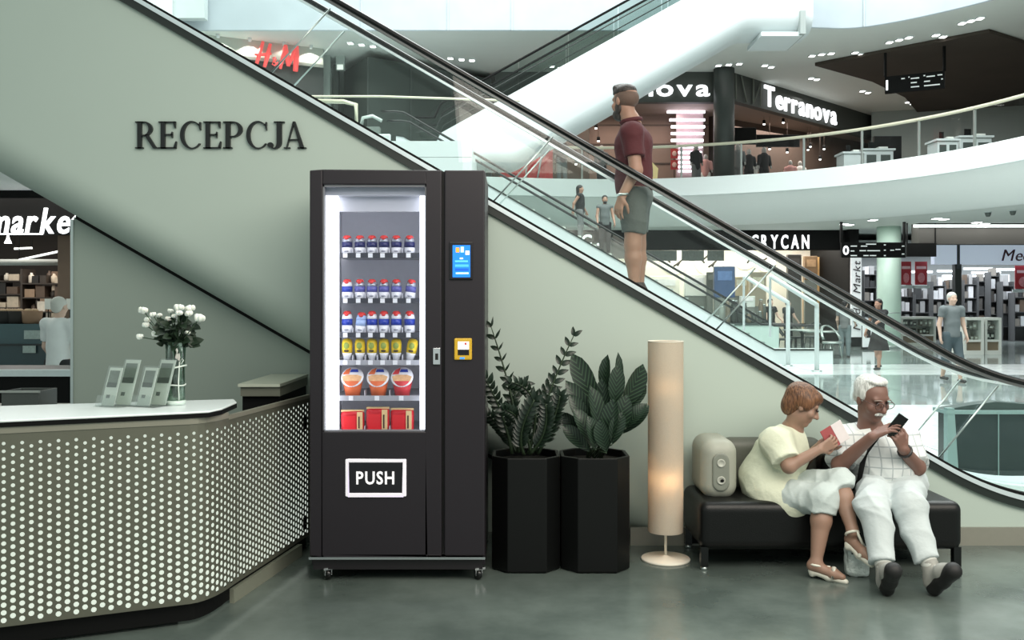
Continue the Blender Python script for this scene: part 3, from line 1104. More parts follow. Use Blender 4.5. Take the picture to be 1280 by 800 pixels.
PU, PV, ZP0, ZP1, HR = 0.0376, 0.0352, 0.115, 1.0, 0.0108
mb = MB()
ncol = int(cum[-1] / PU)
seam = cum[7] + 0.02
for cI in range(ncol):
    s0 = cI * PU
    zoff = ZP0 + 0.012 + (PV / 2 if cI % 2 else 0)
    zs = zoff
    a, b = on_path(s0), on_path(s0 + PU)
    mb.add([(a.x, a.y, ZP0), (b.x, b.y, ZP0), (b.x, b.y, zoff), (a.x, a.y, zoff)], [(0, 1, 2, 3)])
    while zs + PV < ZP1 - 0.012:
        vs = []
        HR = 0.0126 - 0.0048 * (zs - ZP0) / (ZP1 - ZP0)
        for k in range(8):
            w = 2 * math.pi * (k + 0.5) / 8
            p = on_path(s0 + PU / 2 + HR * math.cos(w))
            vs.append((p.x, p.y, zs + PV / 2 + HR * math.sin(w)))
        for (u, v) in ((1, .5), (1, 1), (0, 1), (0, .5), (0, 0), (1, 0)):
            p = on_path(s0 + u * PU)
            vs.append((p.x, p.y, zs + v * PV))
        # ring of faces between the octagon (0-7) and the cell border (8-13)
        mb.add(vs, [(0, 8, 9), (0, 9, 1), (1, 9, 10, 2), (2, 10, 3), (3, 10, 11), (3, 11, 4), (11, 12, 4), (4, 12, 5), (5, 12, 13, 6), (6, 13, 7), (7, 13, 8), (7, 8, 0)])
        zs += PV
    mb.add([(a.x, a.y, zs), (b.x, b.y, zs), (b.x, b.y, ZP1), (a.x, a.y, ZP1)], [(0, 1, 2, 3)])
pf = mb.build('perforated_panel', perf_metal, dk, off=do, fix=False)
pf['label'] = 'grey metal sheet with staggered round holes'


def ribbon(o0, o1, z0, z1, s0=0.0, s1=None, n=60):
    s1 = cum[-1] if s1 is None else s1
    ss = sorted(set([s0, s1] + [c for c in cum if s0 < c < s1]))
    A = [on_path(s, o0) for s in ss]
    B = [on_path(s, o1) for s in ss]
    m = MB()
    k = len(ss)
    vs = [(p.x, p.y, z0) for p in A] + [(p.x, p.y, z0) for p in B] + [(p.x, p.y, z1) for p in A] + [(p.x, p.y, z1) for p in B]
    fs = []
    for i in range(k - 1):
        fs += [(i, i + 1, 2 * k + i + 1, 2 * k + i), (k + i, 3 * k + i, 3 * k + i + 1, k + i + 1),
               (2 * k + i, 2 * k + i + 1, 3 * k + i + 1, 3 * k + i), (i, k + i, k + i + 1, i + 1)]
    fs += [(0, 2 * k, 3 * k, k), (k - 1, 2 * k - 1, 4 * k - 1, 3 * k - 1)]
    return m.add(vs, fs)


ribbon(0.03, 0.045, ZP0 + 0.005, ZP1 - 0.005, 0.05).build('backlit_panel', M('backlit_panel', (226, 236, 224), 0.6, emit=0.75, noise=0.02), dk, off=do)
s_end = cum[6]
ribbon(-0.004, 0.10, ZP1, ZP1 + 0.030, 0, s_end).build('counter_fascia', band_metal, dk, off=do)
ribbon(-0.003, 0.02, ZP1 - 0.01, ZP1 + 0.012, s_end).build('wing_cap', band_metal, dk, off=do)
ribbon(0.045, 0.06, 0.02, ZP1 - 0.002, 0.05).build('inner_board', black_matt, dk, off=do)
p_ = on_path(seam)
ribbon(-0.0015, 0.001, ZP0, ZP1 - 0.01, seam, seam + 0.006).build('panel_seam', perf_metal, dk, off=do)
ribbon(-0.002, 0.002, 0.16, 0.96, cum[-1] - 0.14, cum[-1] - 0.128).build('gate_gap', black_matt, dk, off=do)
for z in (0.17, 0.80):
    ribbon(-0.006, 0.002, z, z + 0.08, cum[-1] - 0.15, cum[-1] - 0.118).build('gate_hinge', black_matt, dk, off=do)
# plinth: dark mirror under the front, pale kick strip along the wing
ribbon(0.10, 0.13, 0, ZP0, 0, cum[1] - 0.05).build('plinth', M('plinth_dark', (52, 54, 48), 0.2, metal=0.5), dk, off=do)
ribbon(0.02, 0.045, 0.0, 0.075, cum[7] + 0.03, cum[-1] - 0.12).build('kick_strip', M('kick_metal', (160, 162, 146), 0.35, metal=0.4), dk, off=do)
# white counter
ct = [(-3.1, 3.885), (-1.60, 4.545), (-1.50, 4.60), (-1.475, 4.72), (-1.49, 5.02), (-1.55, 5.17), (-2.43, 4.90), (-3.3, 4.62)]
MB().prism(ct, 1.052, 1.062, 'z').build('countertop', M('white_counter', (236, 244, 244), 0.25, noise=0.02), dk, off=do, bevel=0.004)
MB().prism([(x, y + 0.006) for x, y in ct], 1.030, 1.052, 'z').build('shadow_joint', black_matt, dk, off=do)  # black layer drawn in as the shadow line under the countertop

# back cabinet between desk and wall
cb = thing('back_cabinet', 'low cabinet with pale overhanging top and dark open front behind the desk wing', 'cabinet', (-1.55, 6.0, 0))
co = (-1.55, 6.0, 0)
MB().box(-1.66, -1.405, 5.62, 6.40, 1.088, 1.106).build('top', M('cabinet_top', (190, 196, 180), 0.4), cb, off=co)
MB().box(-1.65, -1.41, 5.64, 6.40, 1.03, 1.088).build('apron', M('cabinet_apron', (110, 112, 100), 0.5), cb, off=co)
MB().box(-1.65, -1.42, 5.68, 6.40, 0, 1.03).build('body', black_matt, cb, off=co)
sd = thing('back_shelf', 'dark lower worktop behind the counter, next to the recessed wall', 'shelf', (-3.9, 6.4, 0))
MB().box(-5.6, -3.1, 6.3, 7.0, 0.80, 0.84).build('top', M('slate_top', (88, 90, 82), 0.4), sd, off=(-3.9, 6.4, 0))
MB().box(-5.58, -3.12, 6.34, 6.96, 0, 0.80).build('body', black_matt, sd, off=(-3.9, 6.4, 0))
p = W(28, 505, 6.5)
bn = thing('grey_tray', 'open grey plastic tray on the dark worktop behind the counter', 'tray', (p.x, 6.6, 0.84))
g_ = M('tray_grey', (70, 76, 74), 0.4)
mb = MB()
for a in ((-0.13, 0.13, -0.13, -0.12), (-0.13, 0.13, 0.12, 0.13), (-0.13, -0.12, -0.12, 0.12), (0.12, 0.13, -0.12, 0.12)):
    mb.box(*a, 0.0, 0.14)
mb.box(-0.13, 0.13, -0.13, 0.13, 0, 0.01)
mb.build('tub', g_, bn)
MB().box(-0.14, 0.14, -0.14, -0.128, 0.13, 0.145).build('rim', M('tray_rim', (150, 158, 154), 0.4), bn)

# leaflet holders on the counter
acr = M_glass('acrylic', (252, 254, 253), 0.5, 0.10)
leaf_w = M('leaflet_white', (228, 235, 227), 0.5, noise=0.05)
leaf_g = M('leaflet_grey', (120, 132, 122), 0.5, noise=0.35, scale=25)
leaf_d = M('leaflet_dark', (72, 84, 76), 0.5, noise=0.2, scale=20)
CZ = 1.062
for k, px in enumerate((131, 176)):
    X = (px - 640) * 4.72 / F
    lab = ('clear leaflet stand on the counter farther from the flower vase', 'clear leaflet stand on the counter beside the flower vase')[k]
    t = thing('leaflet_stand', lab, 'leaflet stand', (X, 4.78, CZ), math.radians(-22), 'leaflet stands on the counter')
    lean = 0.22

    def sheet(name, mat, x0, x1, z0, z1, yb, th=0.003, par=t, ln=lean):
        pts = []
        for (zz) in (z0, z1):
            y_ = yb + ln * zz * 0.35
            sx = 0.24 * zz
            pts.append([(x0 + sx, y_, zz), (x1 + sx, y_, zz), (x1 + sx, y_ + th, zz), (x0 + sx, y_ + th, zz)])
        return MB().hexa(pts[0] + pts[1]).build(name, mat, par)
    MB().box(-0.085, 0.085, -0.03, 0.10, 0, 0.004).build('base_plate', acr, t)
    sheet('back_panel', acr, -0.03, 0.08, 0.004, 0.245, 0.055)
    sheet('front_panel', acr, -0.075, 0.025, 0.004, 0.21, 0.0)
    sheet('front_pocket', acr, -0.085, 0.035, 0.004, 0.06, -0.018)
    for q, (x0, x1, z1, yb, nm) in enumerate(((-0.068, 0.018, 0.20, 0.006, 'front'), (-0.025, 0.072, 0.238, 0.06, 'rear'))):
        lf = thing('leaflet', '%s leaflet in the stand %s the vase' % (nm, ('away from', 'next to')[k]), 'leaflet', (X, 4.78, CZ), math.radians(-22), 'leaflets on the counter')
        sheet('paper', leaf_w, x0, x1, 0.006, z1, yb, par=lf)
        sheet('picture', leaf_g, x0 + 0.008, x1 - 0.012, z1 * 0.55, z1 * 0.93, yb - 0.0012, 0.001, par=lf)
        sheet('dark_field', leaf_d, x0 + 0.008, x1 - 0.012, z1 * 0.5, z1 * 0.62, yb - 0.0024, 0.001, par=lf)
        sheet('small_mark', leaf_d, x0 + 0.02, x0 + 0.045, z1 * 0.22, z1 * 0.30, yb - 0.0012, 0.001, par=lf)

# vase with white flowers
vp = Vector(((219.5 - 640) * 4.88 / F, 4.88, CZ))
vase = thing('glass_vase', 'tall clear glass vase tied with white ribbon on the counter', 'vase', vp)
gv = M_glass('vase_glass', (226, 240, 232), 0.6, 0.10)
MB().lathe([(0.050, 0.0), (0.050, 0.022), (0.047, 0.03), (0.047, 0.2), (0.054, 0.33), (0.051, 0.33), (0.044, 0.2), (0.044, 0.03), (0, 0.03)], seg=28).build('body', gv, vase)
MB().lathe([(0.051, 0.001), (0.051, 0.024), (0.0, 0.026)], seg=28).build('thick_base', M('vase_base', (214, 230, 222), 0.15), vase)
rib = M('ribbon_white', (226, 236, 228), 0.5)
MB().tube([(0.050 * math.cos(a), 0.050 * math.sin(a), 0.105 + 0.002 * math.sin(3 * a)) for a in [i * math.pi / 12 for i in range(25)]], 0.0035, 6).build('ribbon', rib, vase)
MB().tube([(0.053 * math.cos(a), 0.053 * math.sin(a), 0.195 + 0.012 * math.cos(a)) for a in [i * math.pi / 12 for i in range(25)]], 0.0045, 6).build('ribbon', rib, vase)
MB().tube([(0.040, -0.035, 0.215), (0.052, -0.03, 0.235), (0.046, -0.03, 0.245), (0.034, -0.038, 0.225), (0.03, -0.042, 0.12), (0.032, -0.04, 0.03)], 0.0035, 6).build('ribbon_bow', rib, vase)
MB().lathe([(0.0, 0.03), (0.043, 0.03), (0.043, 0.12), (0.0, 0.12)], seg=20).build('water', M_glass('vase_water', (200, 220, 206), 0.3, 0.04), vase)
bq = thing('flower_bouquet', 'bunch of white blossoms with dark green leaves in the glass vase', 'flowers', vp)
fw = M('petal_white', (236, 240, 232), 0.6, noise=0.05, sss=0.1)
fgn = M('bouquet_leaf', (30, 48, 32), 0.5, noise=0.4, scale=40)
stem_m = M('bouquet_stem', (40, 64, 40), 0.6)
VPX = F / 4.88
blooms = [(183, 388, 1.3), (196, 393, .9), (212, 389, .9), (226, 385, 1.4), (236, 386, 1.5), (255, 397, 1.5), (184, 400, 1.0), (183, 406, 1.0), (174, 421, 1.1), (198, 417, 1.2), (209, 399, 1.0), (222, 395, .8), (236, 416, .8), (200, 394, .8), (230, 391, 1.0), (240, 392, 1.1)]
rnd = random.Random(3)
for (px, py, s) in blooms:
    c = Vector(((px - 219.5) / VPX, rnd.uniform(-0.07, 0.05), EYE - (py - HOR) / VPX - CZ))
    mid = Vector((c.x * 0.25, c.y * 0.3, 0.33))
    MB().tube([(c.x * 0.08, c.y * 0.1, 0.04), mid, c], 0.0028, 5).build('stem', stem_m, bq)
    b = MB()
    r = 0.0178 * s
    b.ball((0, 0, 0), (r * 0.75, r * 0.75, r * 0.8), 8, 5)
    for q in range(7):
        w = 2 * math.pi * q / 7 + rnd.random()
        b.ball((r * 0.62 * math.cos(w), r * 0.62 * math.sin(w), r * 0.12 * rnd.uniform(-1, 2)), (r * 0.5, r * 0.5, r * 0.62), 7, 4)
    o = b.build('blossom', fw, bq)
    o.location = c


def leaf_mesh(name, L, w, mat, cup=0.15, tip=0.35):
    """leaf blade along +y with a crease, thin but solid enough to shade"""
    n = 9
    vs, fs = [], []
    for i in range(n):
        t = i / (n - 1)
        hw = w * (math.sin(math.pi * t ** (1.0 - tip * 0.8)) ** (0.8 if tip > 0.2 else 0.6)) if 0 < t < 1 else 0.0006
        z = -cup * L * (t - 0.35) ** 2
        vs += [(-hw, t * L, z + hw * 0.35), (0, t * L, z), (hw, t * L, z + hw * 0.35)]
    for i in range(n - 1):
        a = i * 3
        fs += [(a, a + 1, a + 4, a + 3), (a + 1, a + 2, a + 5, a + 4)]
    m = MB().add(vs, fs, True)
    me = bpy.data.meshes.new(name)
    me.from_pydata(m.v, [], m.f)
    me.polygons.foreach_set('use_smooth', [True] * len(m.f))
    me.materials.append(mat)
    return me


def put_leaf(me, name, parent, base, direction, face=None, s=1.0):
    o = link(bpy.data.objects.new(name, me), parent)
    y = Vector(direction).normalized()
    f = Vector(face if face is not None else (0, -1, 0.5))
    z = (f - y * f.dot(y))
    z = z.normalized() if z.length > 1e-4 else y.orthogonal().normalized()
    x = y.cross(z).normalized()
    mw = Matrix((x, y, z)).transposed().to_4x4()
    mw.translation = Vector(base)
    o.matrix_basis = mw @ Matrix.Scale(s, 4)
    return o


bl = leaf_mesh('leaf', 0.052, 0.019, fgn)
for i in range(135):
    a = rnd.uniform(0, 2 * math.pi)
    rr = rnd.uniform(0.01, 0.085)
    base = Vector((rr * math.cos(a) + 0.008, rr * math.sin(a) * 0.8, rnd.uniform(0.33, 0.455) - rr * 0.3))
    put_leaf(bl, 'leaf', bq, base, (math.cos(a) + rnd.uniform(-.6, .6), math.sin(a), rnd.uniform(-0.5, 0.9)), (rnd.uniform(-1, 1), -1, 0.6), rnd.uniform(0.7, 1.3))
put_leaf(bl, 'leaf', bq, (0.06, -0.03, 0.36), (0.7, 0, -0.6), (0, -1, 1), 1.1)
put_leaf(bl, 'leaf', bq, (0.085, -0.03, 0.34), (0.5, 0, -0.9), (0, -1, 1), 0.9)

# ------------------------------------------------------------------ serif sign on the cladding
letter_black = M('letter_black', (14, 18, 18), 0.35, noise=0.1)
sign = thing('sign_lettering', 'raised black serif letters reading RECEPCJA on the green cladding', 'sign', (-2.0, YF, 2.6))
so = (-2.0, YF, 2.6)


def arc(cx, cy, rx, ry, a0, a1, n=14):
    return [(cx + rx * math.cos(math.radians(a0 + (a1 - a0) * i / n)), cy + ry * math.sin(math.radians(a0 + (a1 - a0) * i / n))) for i in range(n + 1)]


def glyph(ch):
    """list of ('p', polygon) or ('r', outer, inner) in a box of height 1, plus its width"""
    S, T = 0.165, 0.045
    out = []

    def rect(x0, x1, z0, z1):
        out.append(('p', [(x0, z0), (x1, z0), (x1, z1), (x0, z1)]))

    def stem(x):
        rect(x, x + S, 0, 1)
        rect(x - 0.09, x + S + 0.07, 0, 0.04)
        rect(x - 0.09, x + S + 0.07, 0.96, 1)
    if ch in 'RP':
        stem(0.10)
        lo_ = 0.46 if ch == 'R' else 0.42
        m = (1 + lo_) / 2
        out.append(('r', arc(0.36, m, 0.34, 1 - m, 90, -90), arc(0.36, m, 0.19, 1 - m - 0.045, 90, -90)))
        rect(0.25, 0.37, 1 - 0.045, 1)
        rect(0.25, 0.37, lo_, lo_ + 0.045)
        if ch == 'R':
            out.append(('p', [(0.38, lo_ + 0.04), (0.53, lo_ + 0.06), (0.84, 0.06), (0.92, 0.035), (0.92, 0.0), (0.73, 0.0)]))
        return out, (0.92 if ch == 'R' else 0.74)
    if ch == 'E':
        stem(0.10)
        rect(0.25, 0.68, 1 - T, 1)
        rect(0.25, 0.70, 0, T)
        rect(0.25, 0.56, 0.49, 0.49 + T)
        out.append(('p', [(0.68, 1), (0.68, 0.76), (0.645, 0.76), (0.58, 0.955)]))
        out.append(('p', [(0.72, 0.26), (0.685, 0.26), (0.60, 0.04), (0.70, 0.0)]))
        out.append(('p', [(0.56, 0.40), (0.56, 0.62), (0.535, 0.62), (0.50, 0.53), (0.50, 0.49), (0.535, 0.40)]))
        return out, 0.74
    if ch == 'C':
        out.append(('r', arc(0.47, 0.5, 0.46, 0.52, 42, 322, 26), arc(0.51, 0.5, 0.345, 0.475, 48, 318, 26)))
        out.append(('p', [(0.80, 0.98), (0.84, 0.98), (0.84, 0.68), (0.81, 0.68), (0.755, 0.86)]))
        return out, 0.86
    if ch == 'J':
        rect(0.30, 0.30 + S, 0.22, 1)
        rect(0.21, 0.30 + S + 0.09, 0.96, 1)
        out.append(('r', arc(0.235, 0.22, 0.23, 0.24, 0, -120, 10), arc(0.215, 0.22, 0.085, 0.195, 0, -120, 10)))
        out.append(('p', arc(0.10, 0.13, 0.095, 0.095, 0, 342, 18)))
        return out, 0.58
    if ch == 'A':
        out.append(('p', [(0.40, 1.0), (0.50, 1.0), (0.90, 0.0), (0.71, 0.0)]))
        out.append(('p', [(0.40, 1.0), (0.45, 0.93), (0.155, 0.03), (0.105, 0.03)]))
        rect(0.20, 0.68, 0.30, 0.345)
        rect(0.0, 0.28, 0, 0.038)
        rect(0.60, 0.98, 0, 0.038)
        return out, 0.98


def sx_(px):
    return (px - 640) * YF / F


Hc = 33.5 * YF / F
zb_ = EYE - (186 - HOR) * YF / F
for ch, a, b in (('R', 170, 198.5), ('E', 199, 222.5), ('C', 226, 252.5), ('E', 255, 278), ('P', 279.5, 305.5), ('C', 308.5, 335), ('J', 335, 357.5), ('A', 355.5, 383.5)):
    shapes, w = glyph(ch)
    k = (sx_(b) - sx_(a)) / w
    mb = MB()
    for s_ in shapes:
        if s_[0] == 'p':
            mb.prism([(sx_(a) + x * k, zb_ + z * Hc) for x, z in s_[1]], YF - 0.022, YF - 0.001)
        else:
            mb.ring([(sx_(a) + x * k, zb_ + z * Hc) for x, z in s_[1]], [(sx_(a) + x * k, zb_ + z * Hc) for x, z in s_[2]], YF - 0.022, YF - 0.001)
    mb.build('letter', letter_black, sign, off=so)

# ------------------------------------------------------------------ planters and plants
pot_m = M('planter_black', (7, 8, 8), 0.42, noise=0.15, scale=4, spec=0.3)
soil_m = M('soil', (34, 30, 24), 0.95, noise=0.5, scale=60, bump=0.8)


def planter(px0, px1, d_c, h, label):
    s = F / (d_c - 0.2)
    hw = (px1 - px0) / 2 / s
    X = ((px0 + px1) / 2 - 640) * (d_c - 0.2) / F
    t = thing('planter', label, 'planter', (X, d_c, 0), 0, 'black planters by the wall')
    c = hw * 0.46
    o8 = [(-hw + c, -hw), (hw - c * 0.9, -hw), (hw, -hw + c), (hw, hw - c), (hw - c, hw), (-hw + c, hw), (-hw, hw - c), (-hw, -hw + c)]

    def inset(q):
        return [(x * q, y * q) for x, y in o8]
    mb = MB()
    lev = [(0.93, 0), (1.0, 0.012), (1.0, h), (0.90, h), (0.88, h - 0.05)]
    vs = [(x, y, z) for q, z in lev for x, y in inset(q)]
    fs = []
    for r in range(len(lev) - 1):
        for i in range(8):
            j = (i + 1) % 8
            fs.append((r * 8 + i, r * 8 + j, (r + 1) * 8 + j, (r + 1) * 8 + i))
    fs.append(tuple(range(7, -1, -1)))
    mb.add(vs, fs).build('pot', pot_m, t, bevel=0.004)
    MB().prism(inset(0.88), h - 0.08, h - 0.045, 'z').build('soil', soil_m, t)
    return t


P1 = planter(614.5, 701.0, 5.67, 0.68, 'black octagonal planter next to the vending machine')
P2 = planter(702.5, 789.5, 5.67, 0.68, 'black octagonal planter next to the floor lamp')
zz_leaf = M('zamia_leaf', (24, 40, 28), 0.35, noise=0.3, scale=30)
zz_stem = M('zamia_stem', (46, 62, 42), 0.5)
pd_ = 5.67
zp = thing('zamia_plant', 'dark feathery plant with upright stems of small leaflets in the planter by the machine', 'plant', (P1.location.x, pd_, 0.65))
zo = Vector((P1.location.x, pd_, 0.65))
zl = leaf_mesh('leaflet', 0.075, 0.017, zz_leaf, cup=0.4)
zl2 = leaf_mesh('leaflet', 0.072, 0.008, zz_leaf, cup=0.4)
rnd = random.Random(11)
# (base px, mid px, tip px with rows), depth drift
stems = [((648, 566), (640, 500), (614, 409), 0.02), ((640, 566), (628, 520), (607, 474), -0.08), ((668, 566), (684, 500), (717, 420), 0.0),
         ((660, 566), (668, 505), (640, 478), -0.1), ((655, 566), (640, 510), (655, 480), 0.08), ((672, 566), (690, 530), (700, 495), -0.1),
         ((652, 566), (662, 520), (690, 478), 0.1), ((664, 566), (652, 530), (632, 512), -0.12), ((662, 566), (680, 540), (682, 505), -0.14),
         ((645, 566), (634, 545), (612, 520), 0.05), ((670, 566), (676, 545), (692, 530), -0.05), ((655, 566), (652, 540), (668, 500), -0.16)]
for si, (b, m_, t_, dy) in enumerate(stems):
    P0 = W(b[0], b[1], pd_) - zo
    P0.y += dy * 0.4
    Pm = W(m_[0], m_[1], pd_ + dy) - zo
    Pt = W(t_[0], t_[1], pd_ + dy * 1.6) - zo
    n = 14
    pts = [P0 * (1 - t) ** 2 + (2 * Pm - (P0 + Pt) / 2) * 2 * t * (1 - t) + Pt * t * t for t in [i / n for i in range(n + 1)]]
    st = MB().tube(pts, [0.011 * (1 - 0.7 * i / n) for i in range(n + 1)], 6).build('stem', zz_stem, zp)
    ln = (Pt - P0).length
    k0 = 4 if si < 3 else 3
    for i in range(k0, n + 1):
        tg = (pts[min(i + 1, n)] - pts[i - 1]).normalized()
        for q in (-1, 1):
            sdv = Vector((tg.z, 0, -tg.x)).normalized() * q
            dep = Vector((0, -0.5 * rnd.random() if q > 0 else 0.35, 0))
            dr = tg * (0.75 if i < n else 1.4) + sdv * 0.8 + dep
            put_leaf(zl if (q < 0 or si > 4) else (zl2 if si == 0 else zl), 'leaflet', st, pts[i], dr, (0.3 * q, -1, 0.4), rnd.uniform(0.8, 1.05) * (1.0 if si < 3 else 0.95))

cal_leaf = bpy.data.materials.new('calathea_leaf')
cal_leaf.use_nodes = True
nt = cal_leaf.node_tree
pb = nt.nodes['Principled BSDF']
pb.inputs['Roughness'].default_value = 0.35
tc = nt.nodes.new('ShaderNodeTexCoord')
sp = nt.nodes.new('ShaderNodeSeparateXYZ')
nt.links.new(tc.outputs['Object'], sp.inputs[0])
ab = nt.nodes.new('ShaderNodeMath'); ab.operation = 'ABSOLUTE'
nt.links.new(sp.outputs[0], ab.inputs[0])
m1 = nt.nodes.new('ShaderNodeMath'); m1.operation = 'MULTIPLY_ADD'; m1.inputs[1].default_value = -1.2
nt.links.new(ab.outputs[0], m1.inputs[0]); nt.links.new(sp.outputs[1], m1.inputs[2])
m2 = nt.nodes.new('ShaderNodeMath'); m2.operation = 'MULTIPLY'; m2.inputs[1].default_value = 240.0
nt.links.new(m1.outputs[0], m2.inputs[0])
m3 = nt.nodes.new('ShaderNodeMath'); m3.operation = 'SINE'
nt.links.new(m2.outputs[0], m3.inputs[0])
cr = nt.nodes.new('ShaderNodeValToRGB')
cr.color_ramp.elements[0].position = 0.45
cr.color_ramp.elements[0].color = lin((22, 38, 28)) + (1,)
cr.color_ramp.elements[1].position = 0.95
cr.color_ramp.elements[1].color = lin((58, 80, 60)) + (1,)
nt.links.new(m3.outputs[0], cr.inputs[0])
nt.links.new(cr.outputs[0], pb.inputs['Base Color'])
cp = thing('calathea_plant', 'bushy plant with broad striped dark green leaves in the planter by the lamp', 'plant', (P2.location.x, pd_, 0.65))
cpo = Vector((P2.location.x, pd_, 0.65))
broad = leaf_mesh('leaf', 0.26, 0.062, cal_leaf, cup=0.25, tip=-0.45)
# (leaf base px, leaf tip px, width factor, depth shift)
lv = [((748, 515), (719, 450), 1.25, 0.0), ((757, 500), (757, 450), .8, 0.06), ((770, 505), (774, 448), .55, 0.02), ((775, 515), (803, 463), 1.3, 0.0),
      ((768, 512), (772, 462), .95, -0.06), ((772, 520), (804, 486), .9, 0.05), ((778, 542), (806, 510), 1.0, -0.05), ((783, 535), (804, 507), .8, -0.1),
      ((742, 535), (712, 482), 1.0, -0.04), ((738, 540), (716, 498), .9, -0.1), ((735, 550), (704, 520), .9, 0.0), ((742, 560), (722, 515), 1.0, -0.16),
      ((752, 555), (742, 490), 1.1, -0.12), ((760, 560), (765, 505), 1.1, -0.18), ((768, 550), (782, 500), 1.1, -0.1), ((765, 556), (776, 520), .9, -0.2),
      ((738, 565), (708, 535), .9, -0.1), ((750, 530), (733, 470), 1.0, 0.08), ((745, 562), (738, 525), .8, -0.2), ((757, 540), (752, 480), 1.0, 0.0),
      ((770, 540), (790, 490), 1.1, 0.08), ((758, 566), (750, 530), .9, -0.22)]
for (b, t_, w, dy) in lv:
    B = W(b[0], b[1], pd_ + dy) - cpo
    T = W(t_[0], t_[1], pd_ + dy - 0.03) - cpo
    root = Vector((rnd.uniform(-0.05, 0.05), dy * 0.3, 0.0))
    pt = MB().tube([root, (root + B) / 2 + Vector((0, 0, 0.03)), B], 0.0042, 5).build('leaf_stalk', zz_stem, cp)
    o = put_leaf(broad, 'leaf', pt, B, T - B, (rnd.uniform(-0.7, 0.7), -1, 0.35), 1.0)
    L = (T - B).length
    o.matrix_basis = o.matrix_basis @ Matrix.Diagonal((w * 0.85, L / 0.26 * 1.12, 1, 1))

# ------------------------------------------------------------------ floor lamp
ld = 5.77
lx = (832 - 640) * ld / F
lamp = thing('floor_lamp', 'slim floor lamp with a tall pale cylinder shade on a white disc base', 'floor lamp', (lx, ld, 0))
ivory = M('lamp_ivory', (226, 220, 206), 0.35, noise=0.03)
MB().lathe([(0.150, 0), (0.152, 0.008), (0.148, 0.014), (0.03, 0.018), (0.012, 0.03), (0, 0.03)], seg=40).build('base', ivory, lamp)
MB().lathe([(0.0085, 0.02), (0.0085, 0.26), (0.0085, 1.1)], seg=12).build('pole', ivory, lamp)
shade = bpy.data.materials.new('shade_fabric')
shade.use_nodes = True
nt = shade.node_tree
nt.nodes.clear()
out = nt.nodes.new('ShaderNodeOutputMaterial')
df = nt.nodes.new('ShaderNodeBsdfDiffuse')
tl = nt.nodes.new('ShaderNodeBsdfTranslucent')
mxs = nt.nodes.new('ShaderNodeMixShader')
mxs.inputs[0].default_value = 0.42
wv = nt.nodes.new('ShaderNodeTexNoise')
wv.inputs['Scale'].default_value = 120
crr = nt.nodes.new('ShaderNodeValToRGB')
crr.color_ramp.elements[0].color = lin((206, 196, 180)) + (1,)
crr.color_ramp.elements[1].color = lin((226, 216, 200)) + (1,)
nt.links.new(wv.outputs['Fac'], crr.inputs[0])
nt.links.new(crr.outputs[0], df.inputs[0])
nt.links.new(crr.outputs[0], tl.inputs[0])
nt.links.new(df.outputs[0], mxs.inputs[1])
nt.links.new(tl.outputs[0], mxs.inputs[2])
nt.links.new(mxs.outputs[0], out.inputs[0])
zs0, zs1 = EYE - (664 - HOR) * ld / F, EYE - (427 - HOR) * ld / F
mb = MB()
prof = [(0.108, zs0), (0.109, zs0 + 0.3), (0.110, zs1), (0.107, zs1), (0.106, zs0 + 0.3), (0.105, zs0), (0.108, zs0)]
seg = 40
vs = [(r * math.cos(2 * math.pi * k / seg), r * math.sin(2 * math.pi * k / seg), z) for r, z in prof[:-1] for k in range(seg)]
nP = 6
fs = []
for i in range(nP):
    for k in range(seg):
        k2 = (k + 1) % seg
        fs.append((i * seg + k, i * seg + k2, ((i + 1) % nP) * seg + k2, ((i + 1) % nP) * seg + k))
mb.add(vs, fs, True)
sh = mb.build('lamp_shade', shade, lamp)
sh.modifiers.new('edge', 'EDGE_SPLIT').split_angle = math.radians(40)
MB().tube([(0.108 * math.cos(a), 0.108 * math.sin(a), zs1 + 0.002) for a in [2 * math.pi * i / 40 for i in range(41)]], 0.004, 6).build('top_ring', ivory, lamp)
for z, pw in ((EYE - (598 - HOR) * ld / F, 1.15), (EYE - (482 - HOR) * ld / F, 0.35)):
    b = MB().ball((0.0, 0.0, z), (0.024, 0.024, 0.032), 12, 8).build('bulb', M('bulb', (255, 226, 180), 0.4, emit=1.5, noise=0), lamp)
    dl = bpy.data.lights.new('lamp_bulb', 'POINT')
    dl.energy, dl.color, dl.shadow_soft_size = pw, (1.0, 0.70, 0.44), 0.03
    lo = bpy.data.objects.new('bulb_light', dl)
    lo.location = (0.0, -0.045, z)
    link(lo, lamp)

# ------------------------------------------------------------------ bench
bx0, bx1, by0, by1 = 1.12, 2.69, 5.52, 6.10
bench = thing('bench', 'black leather bench with a grey bolster holding power sockets', 'bench', (1.9, 5.8, 0))
bo = (1.9, 5.8, 0)
leather = M('black_leather', (10, 11, 11), 0.36, noise=0.15, scale=20, bump=0.10, bscale=160, spec=0.35)
leather_top = leather
grey_soft = M('grey_upholstery', (158, 160, 148), 0.5, noise=0.04, bump=0.05, bscale=150)
sdf_mesh('seat', [('b', ((bx0 + bx1) / 2, (by0 + by1) / 2, 0.265), ((bx1 - bx0) / 2, (by1 - by0) / 2, 0.145), None, {'round': 0.055})], leather, bench, vox=0.012, k=0, off=bo)
for X in (bx0 + 0.03, bx1 - 0.03):
    for Y in (by0 + 0.04, by1 - 0.04):
        lg = MB().box(X - 0.022, X + 0.022, Y - 0.022, Y + 0.022, 0.022, 0.14).build('leg', black_gloss, bench, off=bo)
        MB().lathe([(0.02, 0), (0.022, 0.01), (0.016, 0.022)], X - bo[0], Y - bo[1], 14).build('foot', steel, lg)
MB().box(bx0 + 0.05, bx1 - 0.05, by1 - 0.06, by1 - 0.04, 0.03, 0.14).build('rear_rail', black_matt, bench, off=bo)
